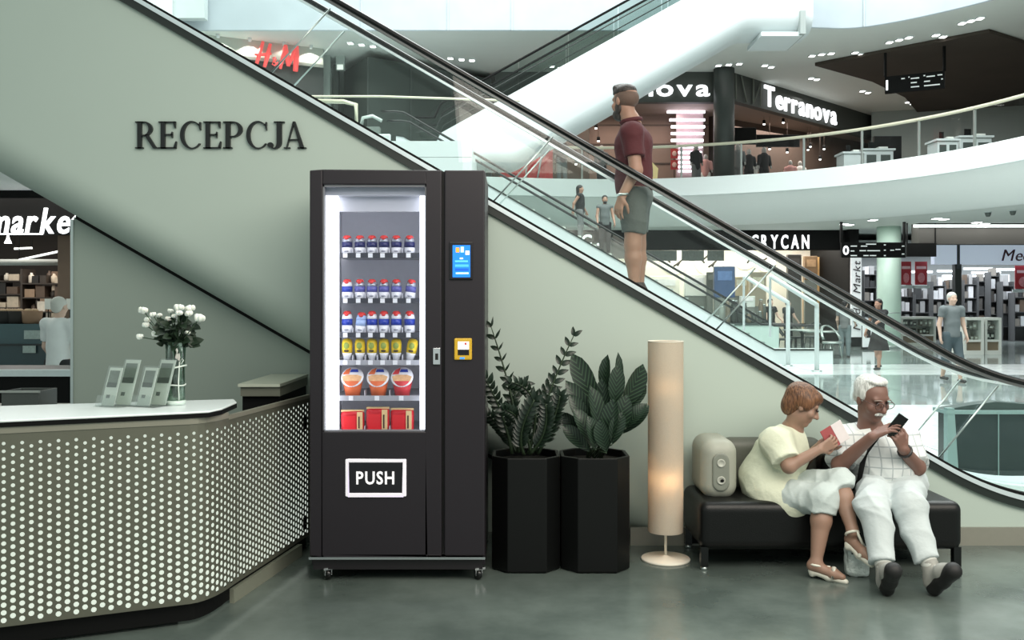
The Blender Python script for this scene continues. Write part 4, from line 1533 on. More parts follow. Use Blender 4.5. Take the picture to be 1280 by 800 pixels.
# bolster with the socket plate
bx = (875 - 640) * 5.72 / F
sdf_mesh('bolster', [('b', (bx + 0.115, 5.86, 0.575), (0.112, 0.20, 0.185), None, {'round': 0.085})], grey_soft, bench, vox=0.010, k=0, off=bo, cuts=[((0, 0, 0.40), (0, 0, -1))])
pl = sdf_mesh('socket_plate', [C((bx + 0.115, 5.66, 0.50), 0.052, (bx + 0.115, 5.66, 0.63), 0.052, cut=[((0, 5.652, 0), (0, -1, 0))])], M('socket_grey', (126, 130, 120), 0.45), bench, vox=0.006, k=0, off=bo)
for z in (0.515, 0.62):
    s_ = MB().lathe([(0.026, 0), (0.026, 0.006), (0.019, 0.0075), (0.017, 0.005), (0, 0.005)], seg=18).build('socket', M('socket_light', (176, 178, 168), 0.4), pl)
    s_.rotation_euler = (math.pi / 2, 0, 0)
    s_.location = (bx + 0.115 - bo[0], 5.654 - bo[1], z - bo[2])
MB().ball((bx + 0.12, 5.644, 0.515), (0.012, 0.004, 0.009)).build('plug', black_matt, pl, off=bo)
sdf_mesh('backrest', [('b', (bx + 0.52, 6.02, 0.56), (0.32, 0.075, 0.165), None, {'round': 0.06})], M('dark_grey_upholstery', (92, 94, 86), 0.5, noise=0.05), bench, vox=0.012, k=0, off=bo)
# ------------------------------------------------------------------ far escalator, parallel, down from the first floor
def sloped(parent, name, x0, x1, zf, y0, y1, v0, v1, mat, n=24, zmin=0.0):
    xs = [x0 + (x1 - x0) * i / n for i in range(n + 1)]
    return sweep(xs, zf, [(y0, v0), (y1, v0), (y1, v1), (y0, v1)], zmin, True).build(name, mat, parent, smooth=False)


FA, FB = -2.85, 6.55


def zfar(X):
    if X < FA:
        return F1
    z = F1 - SL * (X - FA)
    if X > FB:
        e = min(X, FB + 1.2) - FB
        z = F1 - SL * (FB - FA) - SL * e + SL * e * e / 2.4
    return max(z, 0.05)


fe = thing('escalator', 'distant parallel escalator with white side running down from the first floor', 'escalator', (0, 0, 0))
esc['group'] = 'escalators going down to the ground floor'
fe['group'] = 'escalators going down to the ground floor'
sloped(fe, 'side_cladding', -3.0, 8.3, zfar, 24.0, 25.4, -1.2, 0.30, white_paint, 60)
sloped(fe, 'deck_line', -3.0, 8.3, zfar, 23.98, 24.1, 0.30, 0.345, dark_strip, 60)
for yy in (24.06, 25.3):
    MB().tube([(-3.4 + 0.2 * i, yy, zfar(-3.4 + 0.2 * i) + 0.95) for i in range(58)], 0.035, 6).build('handrail', black_gloss, fe)
    for q in range(8):
        xa = -3.0 + q * 1.4
        vs_ = []
        n_ = 7
        lo_ = [(xa + 1.38 * i / 6, zfar(xa + 1.38 * i / 6) + 0.34) for i in range(n_)]
        hi_ = [(x_, zfar(x_) + 0.93) for x_, _ in lo_]
        vs_ = [(x_, yy, z_) for x_, z_ in lo_] + [(x_, yy, z_) for x_, z_ in hi_]
        MB().add(vs_, [(i, i + 1, n_ + i + 1, n_ + i) for i in range(n_ - 1)]).build('glass_pane', glass_far, fe)
x = -2.6
while x < 6.6:
    MB().box(x, x + 0.4, 24.2, 25.2, zfar(x + 0.2) - 0.2, zfar(x + 0.2) + 0.31).build('step', steel, fe)
    x += 0.4
# white guide rails at its landing
for k, (d, a, b, c_, px1, lab) in enumerate(((23.4, 930, 345, 378, 985, 'bent white guide rail at the far escalator landing, nearer the glass counter'),
                                             (21.5, 963, 345, 381, 1021, 'bent white guide rail in front of the ice cream shop sign, nearer the round column'))):
    t = thing('guide_rail', lab, 'rail', (W(px1, 400, d).x, d, 0), 0, 'white guide rails')
    of = (W(px1, 400, d).x, d, 0)
    A, B = W(a, b, d), W(px1, c_, d)
    MB().tube([A, B - Vector((0.1, 0, -0.06)), B, (B.x, d, B.z - 0.1), (B.x, d, 0.0)], 0.055, 8).build('rail_bar', white_paint, t, off=of)
    MB().lathe([(0.12, 0), (0.12, 0.02), (0.06, 0.03)], seg=14).build('foot_plate', steel, t)
    MB().tube([A, (A.x, d + 0.02, A.z - 0.02), (A.x, d + 0.02, max(zfar(A.x) + 0.3, 0.0))], 0.03, 6).build('prop', white_paint, t, off=of)

# ------------------------------------------------------------------ crossing escalator up to the second floor
CA, CB = 0.05, 6.9


def zcr(X):
    """top edge of its white side"""
    if X < CA - 2.2:
        return 5.95
    z = 7.45 + 0.553 * X
    if X > CB:
        z = 7.45 + 0.553 * CB + 0.12 * (X - CB)
    return max(z, 5.95)


def zcrb(X):
    """bottom edge"""
    if X > 6.55:
        return 9.22
    return max(5.40 + 0.583 * X, 5.42) if X > 0.05 else 5.42


ce = thing('escalator', 'big white escalator climbing to the second floor across the atrium', 'escalator', (0, 0, 0))
xs = [-2.9 + 0.18 * i for i in range(64)]
mb = MB()
vs, fs = [], []
for X in xs:
    t_, b_ = zcr(X), zcrb(X)
    prof = [(26.0, t_), (26.0, b_ + 0.42), (26.04, b_ + 0.28), (26.13, b_ + 0.15), (26.27, b_ + 0.05), (26.45, b_), (27.3, b_), (27.3, t_)]
    vs += [(X, yy, max(z, F1 - 0.3)) for yy, z in prof]
n = 8
for i in range(len(xs) - 1):
    for j in range(n):
        j2 = (j + 1) % n
        fs.append((i * n + j, i * n + j2, (i + 1) * n + j2, (i + 1) * n + j))
fs += [tuple(range(n)), tuple(range((len(xs) - 1) * n, len(xs) * n))]
mb.add(vs, fs, True)
o = mb.build('side_cladding', white_paint, ce)
o.modifiers.new('edge', 'EDGE_SPLIT').split_angle = math.radians(50)
for yy in (26.1, 27.2):
    MB().tube([(X, yy, zcr(X) + 0.85) for X in xs if X > -2.8], 0.035, 6).build('handrail', black_matt, ce)
    MB().tube([(X, yy, zcr(X) + 0.45) for X in xs if X > -2.8], 0.018, 6).build('rail_line', dark_strip, ce)
    for q in range(7):
        xa = -2.6 + q * 1.4
        lo_ = [(xa + 1.37 * i / 6, zcr(xa + 1.37 * i / 6) + 0.01) for i in range(7)]
        vs_ = [(x_, yy, z_) for x_, z_ in lo_] + [(x_, yy, zcr(x_) + 0.84) for x_, _ in lo_]
        MB().add(vs_, [(i, i + 1, 8 + i, 7 + i) for i in range(6)]).build('glass_pane', M_glass('smoky_glass', (205, 216, 212), 0.22, 0.04), ce)
# landing bracket under the second floor edge
MB().box(7.0, 8.15, 26.05, 27.6, 9.08, 9.2).build('landing_flange', white_paint, ce)
MB().box(8.05, 8.2, 25.9, 27.6, 9.1, 9.75).build('landing_end', M('bracket_grey', (150, 158, 156), 0.5), ce)

# ------------------------------------------------------------------ balcony railing
rl = thing('balcony_railing', 'curved glass balcony railing with a pale beige handrail', 'railing', (9, 28, F1))
ro = (9, 28, F1)
rp = offs(ring1, 0.35)
hand = M('beige_handrail', (206, 202, 180), 0.4)
MB().tube([(p.x, p.y, 6.86) for p in rp], 0.05, 8).build('handrail', hand, rl, off=ro)
for i in range(0, len(rp) - 4, 4):
    seg_ = rp[i:i + 5]
    vs = [(p.x, p.y, 5.76) for p in seg_] + [(p.x, p.y, 6.80) for p in seg_]
    MB().add(vs, [(q, q + 1, 6 + q, 5 + q) for q in range(4)]).build('glass_pane', glass_far, rl, off=ro)
    p = rp[i]
    MB().box(p.x - 0.03, p.x + 0.03, p.y - 0.03, p.y + 0.03, 5.6, 6.83).build('post', M('post_steel', (150, 156, 152), 0.35, metal=0.6), rl, off=ro)
wr = thing('balcony_railing', 'straight glass railing with pale rail in front of the dark shop box', 'railing', (-6, 23.2, F1))
wo = (-6, 23.2, F1)
MB().tube([(-14, 23.2, 6.75), (-3.3, 23.2, 6.75), (0.2, 23.4, 6.68)], 0.03, 6).build('handrail', hand, wr, off=wo)
for q in range(7):
    xa = -13.8 + q * 1.6
    MB().add([(xa, 23.2, F1 + 0.15), (xa + 1.57, 23.2, F1 + 0.15), (xa + 1.57, 23.2, 6.72), (xa, 23.2, 6.72)], [(0, 1, 2, 3)]).build('glass_pane', glass_far, wr, off=wo)
MB().tube([W(385, 126, 23.9), W(430, 127, 23.9), W(445, 131, 23.4), W(446, 165, 23.4)], 0.06, 6).build('gate_rail', hand, wr, off=wo)

# ------------------------------------------------------------------ shops of the first floor
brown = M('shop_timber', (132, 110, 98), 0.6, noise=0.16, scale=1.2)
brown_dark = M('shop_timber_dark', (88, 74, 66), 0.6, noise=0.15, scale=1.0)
fascia_dark = M('fascia_charcoal', (66, 70, 66), 0.6, noise=0.10, scale=1.5)
sd1 = 33.0
xc = (905 - 640) * sd1 / F
shopA = struct('wall_fashion_shop_front', MB().box(-0.6, xc - 0.3, sd1, sd1 + 0.3, 8.72, C1), fascia_dark)
far = Vector((16.6, 41.5))
quad = quad_wall('x', (xc + 0.25, sd1), far, 8.80, C1, 0.3, fascia_dark)
struct('wall_fashion_shop_side', quad, fascia_dark)
t_ = (far - Vector((xc + 0.25, sd1))).normalized()
# slanted battens on the side fascia
for (s0, s1, z0, z1) in ((0.25, 0.25, C1 - 0.05, 8.85), (0.6, 0.95, C1 - 0.05, 8.85), (1.4, 1.4, C1 - 0.05, 8.85), (1.9, 1.9, C1 - 0.1, 8.85), (1.9, 1.45, C1 - 0.1, 8.9)):
    a = Vector((xc + 0.25, sd1)) + t_ * s0
    b = Vector((xc + 0.25, sd1)) + t_ * s1
    MB().tube([(a.x + 0.02, a.y - 0.06, z0), (b.x + 0.02, b.y - 0.06, z1)], 0.035, 4).build('batten', M('batten_grey', (110, 114, 106), 0.6), bpy.data.objects['wall_fashion_shop_side'])
for nm, org, xd, h, fit, txt, lab in (('n1', W(799, 120, sd1 - 0.05), (1, 0, 0), 0.60, (887 - 799) * sd1 / F, 'nova', 'white rounded letters ending in nova on the dark shop front'),
                                      ('n2', None, None, 0.78, 5.6, 'Terranova', 'glowing white lettering on the receding dark fascia right of the charcoal column')):
    if org is None:
        org = Vector((xc + 0.25, sd1)) + t_ * 2.10
        org = Vector((org.x + 0.03, org.y - 0.07, 8.92))
        xd = (t_.x, t_.y, 0)
    t = thing('shop_sign', lab, 'sign', org)
    letters(t, txt, org, xd, h, sign_white, depth=0.06, bold=0.02, fit=fit, gap=0.1, off=org)
# back walls and timber interior
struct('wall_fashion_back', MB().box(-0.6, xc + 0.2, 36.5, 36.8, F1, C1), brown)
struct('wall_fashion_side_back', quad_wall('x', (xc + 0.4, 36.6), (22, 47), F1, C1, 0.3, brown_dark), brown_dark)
for k in range(5):
    MB().box(-0.6, xc + 0.2, 36.44, 36.5, F1 + 0.75 * k + 0.7, F1 + 0.75 * k + 0.74).build('board_joint', brown_dark, bpy.data.objects['wall_fashion_back'])
struct('ceiling_fashion_shop', MB().prism([(-0.6, sd1 + 0.3), (xc - 0.3, sd1 + 0.3), (xc + 0.5, sd1 + 0.5), (far.x, far.y + 0.5), (far.x, 46), (-0.6, 46)], 8.95, 9.05, 'z'), M('shop_ceiling', (140, 126, 116), 0.7))
area_light('fashion_shop_light', (3.0, 34.6, 8.8), 7, 2, 210, (1.0, 0.84, 0.74))
area_light('fashion_shop_light_side', (11.5, 38.0, 8.7), 5, 3, 320, (1.0, 0.84, 0.74))
# stack of horizontal light tubes
t = thing('light_tube_wall', 'ladder of white horizontal light tubes on the timber shop wall', 'light', W(858, 215, 35.5))
to = tuple(W(858, 215, 35.5))
for k, (py, x0, x1) in enumerate(((140, 834, 881), (150, 837, 881), (158.5, 839, 881), (167, 839, 880), (175.5, 839, 879), (183.5, 848, 878), (190.5, 848, 877), (197, 848, 877), (203, 848, 876), (208.5, 848, 874), (214, 848, 870))):
    a, b = W(x0, py, 35.5), W(x1, py, 35.5)
    MB().tube([a, b], 0.055 if k < 5 else 0.045, 6).build('light_tube', M('tube_light', (246, 240, 255), 0.4, emit=4.0, noise=0), t, off=to)
MB().box(W(846, 0, 35.5).x, W(880, 0, 35.5).x, 35.62, 35.7, F1, 9.2).build('back_board', M('light_backing', (150, 130, 128), 0.6), t, off=to)


def figure(base, h, cols, seed, name, label, cat='mannequin', group=None):
    """dressed shop dummy, simple body"""
    r = random.Random(seed)
    t = thing(name, label, cat, base, r.uniform(-0.6, 0.6), group)
    s = h / 1.75
    top, low, skin = cols
    sdf_mesh('body', [E((0, 0, 1.62 * s), (0.085 * s, 0.10 * s, 0.125 * s)), C((0, 0, 1.35 * s), 0.05 * s, (0, 0, 1.55 * s), 0.05 * s),
                      C((-0.2 * s, 0, 1.38 * s), 0.05 * s, (-0.27 * s, -0.03, 0.95 * s), 0.035 * s), C((0.2 * s, 0, 1.38 * s), 0.05 * s, (0.27 * s, -0.05, 0.98 * s), 0.035 * s),
                      C((-0.2 * s, 0, 1.38 * s), 0.06 * s, (0.2 * s, 0, 1.38 * s), 0.06 * s), C((0, 0, 1.35 * s), 0.13 * s, (0, 0, 1.0 * s), 0.12 * s),
                      C((-0.09 * s, 0, 0.95 * s), 0.08 * s, (-0.1 * s, 0, 0.05 * s), 0.045 * s), C((0.09 * s, 0, 0.95 * s), 0.08 * s, (0.12 * s, -0.05, 0.05 * s), 0.045 * s)],
             skin, t, vox=0.03, k=0.05)
    sdf_mesh('top', [C((0, 0, 1.38 * s), 0.165 * s, (0, 0, 0.92 * s), 0.16 * s), C((-0.2 * s, 0, 1.39 * s), 0.075 * s, (-0.25 * s, -0.02, 1.1 * s), 0.06 * s), C((0.2 * s, 0, 1.39 * s), 0.075 * s, (0.25 * s, -0.03, 1.1 * s), 0.06 * s)],
             top, t, vox=0.03, k=0.05)
    sdf_mesh('bottoms', [C((-0.09 * s, 0, 0.92 * s), 0.11 * s, (-0.1 * s, 0, 0.15 * s), 0.07 * s), C((0.09 * s, 0, 0.92 * s), 0.11 * s, (0.12 * s, -0.05, 0.15 * s), 0.07 * s)], low, t, vox=0.03, k=0.05)
    return t


dm = M('dummy_grey', (170, 168, 164), 0.4)
c_black = M('cloth_black', (30, 30, 32), 0.8)
c_grey = M('cloth_grey', (110, 112, 112), 0.8)
c_pink = M('cloth_pink', (200, 150, 146), 0.8)
c_red = M('cloth_red', (176, 52, 52), 0.8)
c_white = M('cloth_white', (222, 222, 218), 0.8)
for k, (px, d, h, top, low, lab) in enumerate(((702, 31.9, 1.75, c_black, c_grey, 'shop dummy in a dark top beside the red curtain upstairs'), (752, 33.6, 1.7, c_grey, c_black, 'grey shop dummy behind the handrails upstairs'),
                                               (870, 33.4, 1.7, c_black, c_grey, 'dark shop dummy in front of the light tubes'), (882, 35.0, 1.6, c_pink, c_white, 'shop dummy in a pink top beside the light tubes'),
                                               (922, 33.6, 1.75, c_grey, c_grey, 'grey shop dummy right behind the charcoal column'), (936, 34.4, 1.7, c_black, c_black, 'black-clad shop dummy under the black wall panel'),
                                               (955, 34.6, 1.8, c_black, c_black, 'black-clad shop dummy leaning near the side window'), (942, 35.5, 1.6, c_white, c_white, 'white-clad shop dummy between two black ones'),
                                               (988, 36.5, 1.6, c_pink, c_pink, 'pink-clad shop dummy deep in the timber shop'), (1000, 37.0, 1.65, c_white, c_pink, 'white-topped shop dummy deep in the timber shop'))):
    figure((W(px, 0, d).x, d, F1), h, (top, low, dm), k, 'shop_dummy', lab, 'mannequin', 'dummies in the upstairs shop')
# red curtain panel, black panel, lantern, poster strips
rc = thing('red_curtain', 'red draped panel upstairs beside the white escalator', 'curtain', (W(655, 0, 32.2).x, 32.2, F1))
vs, fs = [], []
for i in range(25):
    X = W(625, 0, 32.2).x + (W(691, 0, 32.2).x - W(625, 0, 32.2).x) * i / 24
    yy = 32.2 + 0.06 * math.sin(i * 1.3)
    vs += [(X, yy, F1), (X, yy, 7.9), (X, yy + 0.03, F1), (X, yy + 0.03, 7.9)]
for i in range(24):
    a = i * 4
    fs += [(a, a + 4, a + 5, a + 1), (a + 2, a + 3, a + 7, a + 6), (a + 1, a + 5, a + 7, a + 3)]
MB().add(vs, fs, True).build('cloth', M('curtain_red', (200, 66, 66), 0.7, emit=0.0), rc, off=(W(655, 0, 32.2).x, 32.2, F1))
MB().tube([W(672, 222, 32.1), W(680, 178, 32.1)], 0.03, 6).build('pole', white_paint, rc, off=(W(655, 0, 32.2).x, 32.2, F1))
p = W(932, 170, 35.2)
t = thing('wall_panel', 'black rectangular panel on the timber wall beside the charcoal column', 'panel', p)
MB().box(-0.42, 0.38, -0.03, 0.05, -0.3, 0.3).build('board', black_matt, t)
MB().box(-0.44, 0.40, -0.02, 0.06, -0.32, 0.32).build('edge', M('panel_edge', (40, 36, 34), 0.5), t)
p = W(970, 176, 36.2)
t = thing('wall_panel', 'long black band on the timber wall behind the side window', 'panel', p)
MB().box(-0.75, 0.9, -0.03, 0.05, -0.22, 0.22).build('board', black_matt, t)
MB().box(-0.77, 0.92, -0.02, 0.06, -0.24, 0.24).build('edge', M('panel_edge', (40, 36, 34), 0.5), t)
p = W(813, 210, 33.0)
t = thing('paper_lantern', 'cream house-shaped lantern beside the man on the escalator', 'lantern', (p.x, 33.0, 5.9))
MB().prism([(-0.22, 0), (0.22, 0), (0.26, 0.45), (0, 0.72), (-0.26, 0.45)], -0.12, 0.12).build('box', M('lantern_cream', (226, 208, 150), 0.5, emit=0.3), t)
MB().box(-0.07, 0.07, -0.13, -0.119, 0.15, 0.42).build('opening', M('lantern_hole', (70, 60, 46), 0.6), t)
MB().box(-0.04, 0.04, -0.05, 0.05, -0.3, 0.0).build('stand', black_matt, t)
for k in range(2):
    p = W(843, 192 + 14 * k, 34.9)
    t = thing('price_poster', ('red sale poster beside the light tubes, upper one', 'red sale poster beside the light tubes, lower one')[k], 'poster', p, 0, 'red sale posters')
    MB().box(-0.14, 0.14, -0.01, 0.01, -0.18, 0.18).build('sheet', c_red, t)
    MB().box(-0.012, 0.012, 0.012, 0.03, F1 - p.z, 0.18).build('stand', black_matt, t)
    MB().ball((0, -0.012, 0), (0.09, 0.014, 0.10), 10, 6).build('figure', M('poster_cream', (220, 180, 170), 0.6), t)
SPD = ('high, below the first shop letters', 'high, below the middle shop letters', 'high, nearest the charcoal column', 'low, above the black-clad dummy', 'low, over the pink dummy', 'low, lower of a close pair', 'low, upper of a close pair', 'low, last before the railing kiosk', 'lowest, beside the kiosk counter', 'left of the rider at chest height', 'highest left of the rider', 'beside the white escalator', 'left of the rider near the collar', 'low between the two handrails', 'just above the near handrail')
# sparkle spots in the shop
for k, (px, py) in enumerate(((979, 153), (1002, 156), (955, 155), (962, 186), (984, 190), (1010, 187), (1013, 183), (1030, 186), (1025, 199), (748, 176), (712, 160), (695, 170), (745, 160), (720, 205), (728, 196))):
    d = 35.3 if px < 940 else (36.7 if px < 990 else 38.8)
    p = W(px, py, d)
    t = thing('shop_spotlight', 'small bright spotlight inside the timber fashion shop, ' + SPD[k], 'spotlight', p, 0, 'spotlights in the timber fashion shop')
    MB().ball((0, 0, 0), 0.05, 8, 5).build('lens', lamp_white, t)
    MB().lathe([(0.06, 0.0), (0.06, 0.14), (0.03, 0.16)], seg=10).build('can', black_matt, t)
    MB().tube([(0, 0, 0.15), (0, 0, 8.955 - p.z)], 0.008, 4).build('rod', brown_dark, t)
# white kiosk counters upstairs
for k, (px0, px1, py0, py1, d, lab) in enumerate(((1055, 1079, 192, 208, 29.5, 'white kiosk counter upstairs, plain-fronted one behind the railing'), (1080, 1117, 188, 206, 30.2, 'white kiosk counter upstairs with dark niches'),
                                                  (1172, 1198, 176, 192, 27.5, 'white kiosk counter upstairs beside the railing post'), (1200, 1240, 172, 186, 28.0, 'long white kiosk counter upstairs near the frame edge'))):
    a, b = W(px0, py0, d), W(px1, py1, d)
    t = thing('kiosk_counter', lab, 'counter', ((a.x + b.x) / 2, d, F1), 0, 'kiosk counters upstairs')
    hw = (b.x - a.x) / 2
    H = a.z - F1
    MB().box(-hw, hw, 0, 0.7, 0, H).build('body', white_paint, t, bevel=0.02)
    MB().box(-hw - 0.05, hw + 0.05, -0.05, 0.75, H, H + 0.06).build('top', white_paint, t)
    if k != 0:
        for q in (-0.5, 0.45):
            MB().box(hw * q - hw * 0.32, hw * q + hw * 0.32, -0.02, 0.01, H * 0.55, H * 0.85).build('niche', M('niche_grey', (70, 78, 76), 0.4), t)
    MB().box(-hw * 0.5, -hw * 0.1, 0.2, 0.24, H + 0.06, H + 0.3).build('display', black_matt, t)
    MB().box(hw * 0.1, hw * 0.7, 0.1, 0.5, H + 0.06, H + 0.14).build('paper_tray', warm_white, t)
struct('wall_upstairs_right', quad_wall('x', (15.5, 40), (24, 37), F1, C1, 0.3, end_wall), M('upstairs_grey_wall', (150, 158, 154), 0.7))
struct('door_upstairs', MB().box(14.6, 15.7, 37.4, 37.6, F1, 8.3), black_matt)


# hanging direction signs
def hanging_sign(px0, px1, ytop, ybot, d0, d1, zc, label, num, rows):
    a, b = W(px0, ytop, d0), W(px1, ytop, d1)
    zt_, zb2 = W(px0, ytop, d0).z, W(px0, ybot, d0).z
    xd = Vector((b.x - a.x, b.y - a.y, 0)).normalized()
    t = thing('hanging_sign', label, 'sign', ((a.x + b.x) / 2, (a.y + b.y) / 2, zb2))
    of = tuple(t.location)
    L = (Vector((b.x, b.y)) - Vector((a.x, a.y))).length
    nr = xd.cross(Vector((0, 0, 1)))

    def slab_(name, s0, s1, z0, z1, th, mat, lift=0.0):
        p0 = Vector((a.x, a.y, 0)) + xd * s0 + nr * lift
        p1 = Vector((a.x, a.y, 0)) + xd * s1 + nr * lift
        q = -nr * th
        ring_ = [p0, p1, p1 + q, p0 + q]
        return MB().hexa([(v.x, v.y, z0) for v in ring_] + [(v.x, v.y, z1) for v in ring_]).build(name, mat, t, off=of)
    slab_('board', 0, L, zb2, zt_, 0.12, black_matt)
    H = zt_ - zb2
    letters(t, num, Vector((a.x, a.y, zb2 + H * 0.2)) + xd * (L * 0.02) + nr * 0.001, xd, H * 0.6, sign_white, depth=0.01, bold=0.02, off=of, name='numeral')
    for (s0, s1, zf) in rows:
        slab_('text_line', L * s0, L * s1, zb2 + H * zf, zb2 + H * (zf + 0.07), 0.005, M('sign_text', (220, 226, 226), 0.5, emit=0.35), 0.006)
    for s in (0.0, 0.985):
        p0 = Vector((a.x, a.y, 0)) + xd * L * s - nr * 0.06
        MB().box(p0.x - 0.03, p0.x + 0.05, p0.y - 0.03, p0.y + 0.03, zt_, zc).build('hanger', black_matt, t, off=of)
    return t


hanging_sign(1106, 1181, 96, 117, 30.0, 29.2, C1 - 0.12, 'black hanging sign with numeral 1 under the upper ceiling', '1',
             [(0.28, 0.34, 0.75), (0.40, 0.42, 0.8), (0.44, 0.58, 0.70), (0.44, 0.54, 0.45), (0.44, 0.58, 0.2), (0.65, 0.68, 0.8), (0.7, 0.84, 0.72), (0.66, 0.76, 0.45), (0.66, 0.92, 0.2), (0.88, 0.96, 0.75), (0.94, 0.97, 0.5)])
hanging_sign(1052, 1132, 303, 322, 30.5, 30.5, C0, 'black hanging sign with numeral 0 in front of the green column', '0',
             [(0.14, 0.24, 0.72), (0.14, 0.20, 0.4), (0.14, 0.24, 0.1), (0.30, 0.40, 0.72), (0.38, 0.54, 0.85), (0.28, 0.38, 0.42), (0.40, 0.60, 0.42), (0.34, 0.42, 0.1), (0.44, 0.54, 0.1), (0.66, 0.69, 0.8), (0.66, 0.69, 0.45), (0.66, 0.69, 0.1),
              (0.76, 0.82, 0.45), (0.84, 0.92, 0.5), (0.94, 0.98, 0.72), (0.94, 0.98, 0.2)])
p = W(1151, 313, 31.0)
t = thing('hanging_sign', 'plain black back of a hanging sign beside the green column', 'sign', p)
MB().box(-0.48, 0.5, -0.05, 0.05, -0.21, 0.24).build('board', black_matt, t)
for s in (-0.46, 0.48):
    MB().box(s - 0.02, s + 0.02, -0.02, 0.02, 0.24, C0 - p.z).build('hanger', black_matt, t)

# ceiling lighting of the upstairs walkway and of the ground floor concourse
area_light('upstairs_walkway_light', (15.0, 33.5, 9.6), 8, 6, 260, (1.0, 0.99, 0.96))
area_light('concourse_light', (11.5, 30.9, 4.2), 15, 1.2, 300, (1.0, 1.0, 0.97))
# recessed downlights
def downlight(px, py, zc, w=0.35, l=0.16, lab='small square recessed ceiling downlight', g='recessed ceiling downlights'):
    d = (zc - EYE) * F / (HOR - py)
    X = (px - 640) * d / F
    t = thing('ceiling_downlight', lab, 'downlight', (X, d, zc - 0.03), 0, g)
    MB().box(-w / 2, w / 2, -l, l, -0.012, 0.03).build('lens', lamp_white, t)
    MB().box(-w / 2 - 0.03, w / 2 + 0.03, -l - 0.03, l + 0.03, -0.004, 0.029).build('trim_frame', white_paint, t)


up_l = 'small recessed downlight in the upstairs ceiling'
clusters = [('above the dark charcoal column', [(898, 81), (911, 80), (924, 79)]), ('right of the charcoal column top', [(956, 81), (964, 83)]),
            ('left of the dark ceiling field tip', [(1015, 69), (1027, 67), (1039, 66)]), ('at the dark field tip', [(1069, 65), (1076, 67.5)]),
            ('midway along the curved edge', [(1112, 52), (1124, 49), (1136, 46)]), ('beside the dark field middle', [(1170, 43), (1179, 45)]),
            ('farthest along the curved edge', [(1203, 28), (1214, 25), (1225, 22)]), ('over the dark shop box corner', [(438, 53), (452, 55), (466, 57)]),
            ('between the black handrails', [(563, 72), (577, 73.5), (590, 74.5)]), ('behind the white escalator glass', [(690, 82), (700, 84)]),
            ('over the receding shop letters', [(1014, 97), (1021, 98.5)]), ('past the end of the shop letters', [(1078, 113), (1085, 115)]),
            ('below the hanging numeral 1', [(1135, 127), (1141, 129)]), ('just above the railing at the frame edge', [(1260, 152)])]
for desc, spots in clusters:
    for k, (px, py) in enumerate(spots):
        downlight(px, py, C1, 0.16, 0.10, 'upstairs downlight %s, %s of its row' % (desc, ('first', 'second', 'third')[k]), 'upstairs recessed downlights')
for px, py, ds in ((1091, 274, 'left of the green column'), (1171, 272, 'right of the hanging zero sign, nearer'), (1180, 273, 'right of the hanging zero sign, farther'), (1221, 277, 'above the electronics fascia, first'),
                   (1231, 278.5, 'above the electronics fascia, second'), (1055, 279, 'over the numeral zero, first'), (1062, 280, 'over the numeral zero, second')):
    downlight(px, py, C0, 0.2, 0.15, 'ground floor downlight under the balcony ' + ds, 'balcony recessed downlights')
for k, (px, py) in enumerate(((1235, 265), (1266, 263))):
    d = (C0 - EYE) * F / (HOR - py)
    t = thing('sprinkler', ('small pendant camera dome under the balcony, the nearer to the column', 'small angled ceiling camera under the balcony near the frame edge')[k], 'camera', ((px - 640) * d / F, d, C0))
    MB().lathe([(0.05, -0.14), (0.08, -0.08), (0.09, 0.0)], seg=12).build('dome', M('dome_grey', (90, 98, 94), 0.3), t)
    MB().lathe([(0.11, -0.02), (0.11, 0.0)], seg=12).build('plate', white_paint, t)

# ------------------------------------------------------------------ upstairs shops on the other side
dgreen = M('shop_box_dark', (46, 55, 51), 0.6, noise=0.06, scale=0.8)
A_, B_2, C_2 = W(430, 80, 31.9), W(460, 63, 30.0), W(613, 88, 33.0)
pl_ = [(A_.x, A_.y), (B_2.x, B_2.y), (C_2.x, C_2.y), (C_2.x, 38), (A_.x, 38)]
bxo = struct('wall_dark_shop_box', MB().prism(pl_, F1, 9.55, 'z'), dgreen)
for f_ in (0.0, 0.33, 0.66, 1.0):
    X, Y = B_2.x + (C_2.x - B_2.x) * f_, B_2.y + (C_2.y - B_2.y) * f_ - 0.02
    MB().box(X - 0.02, X + 0.02, Y - 0.02, Y + 0.02, F1, 9.5).build('panel_joint', M('shop_box_joint', (52, 60, 57), 0.6), bxo)
struct('wall_dark_recess', MB().box(C_2.x, 3, 36, 36.3, F1, C1), M('recess_brown', (78, 70, 62), 0.7))
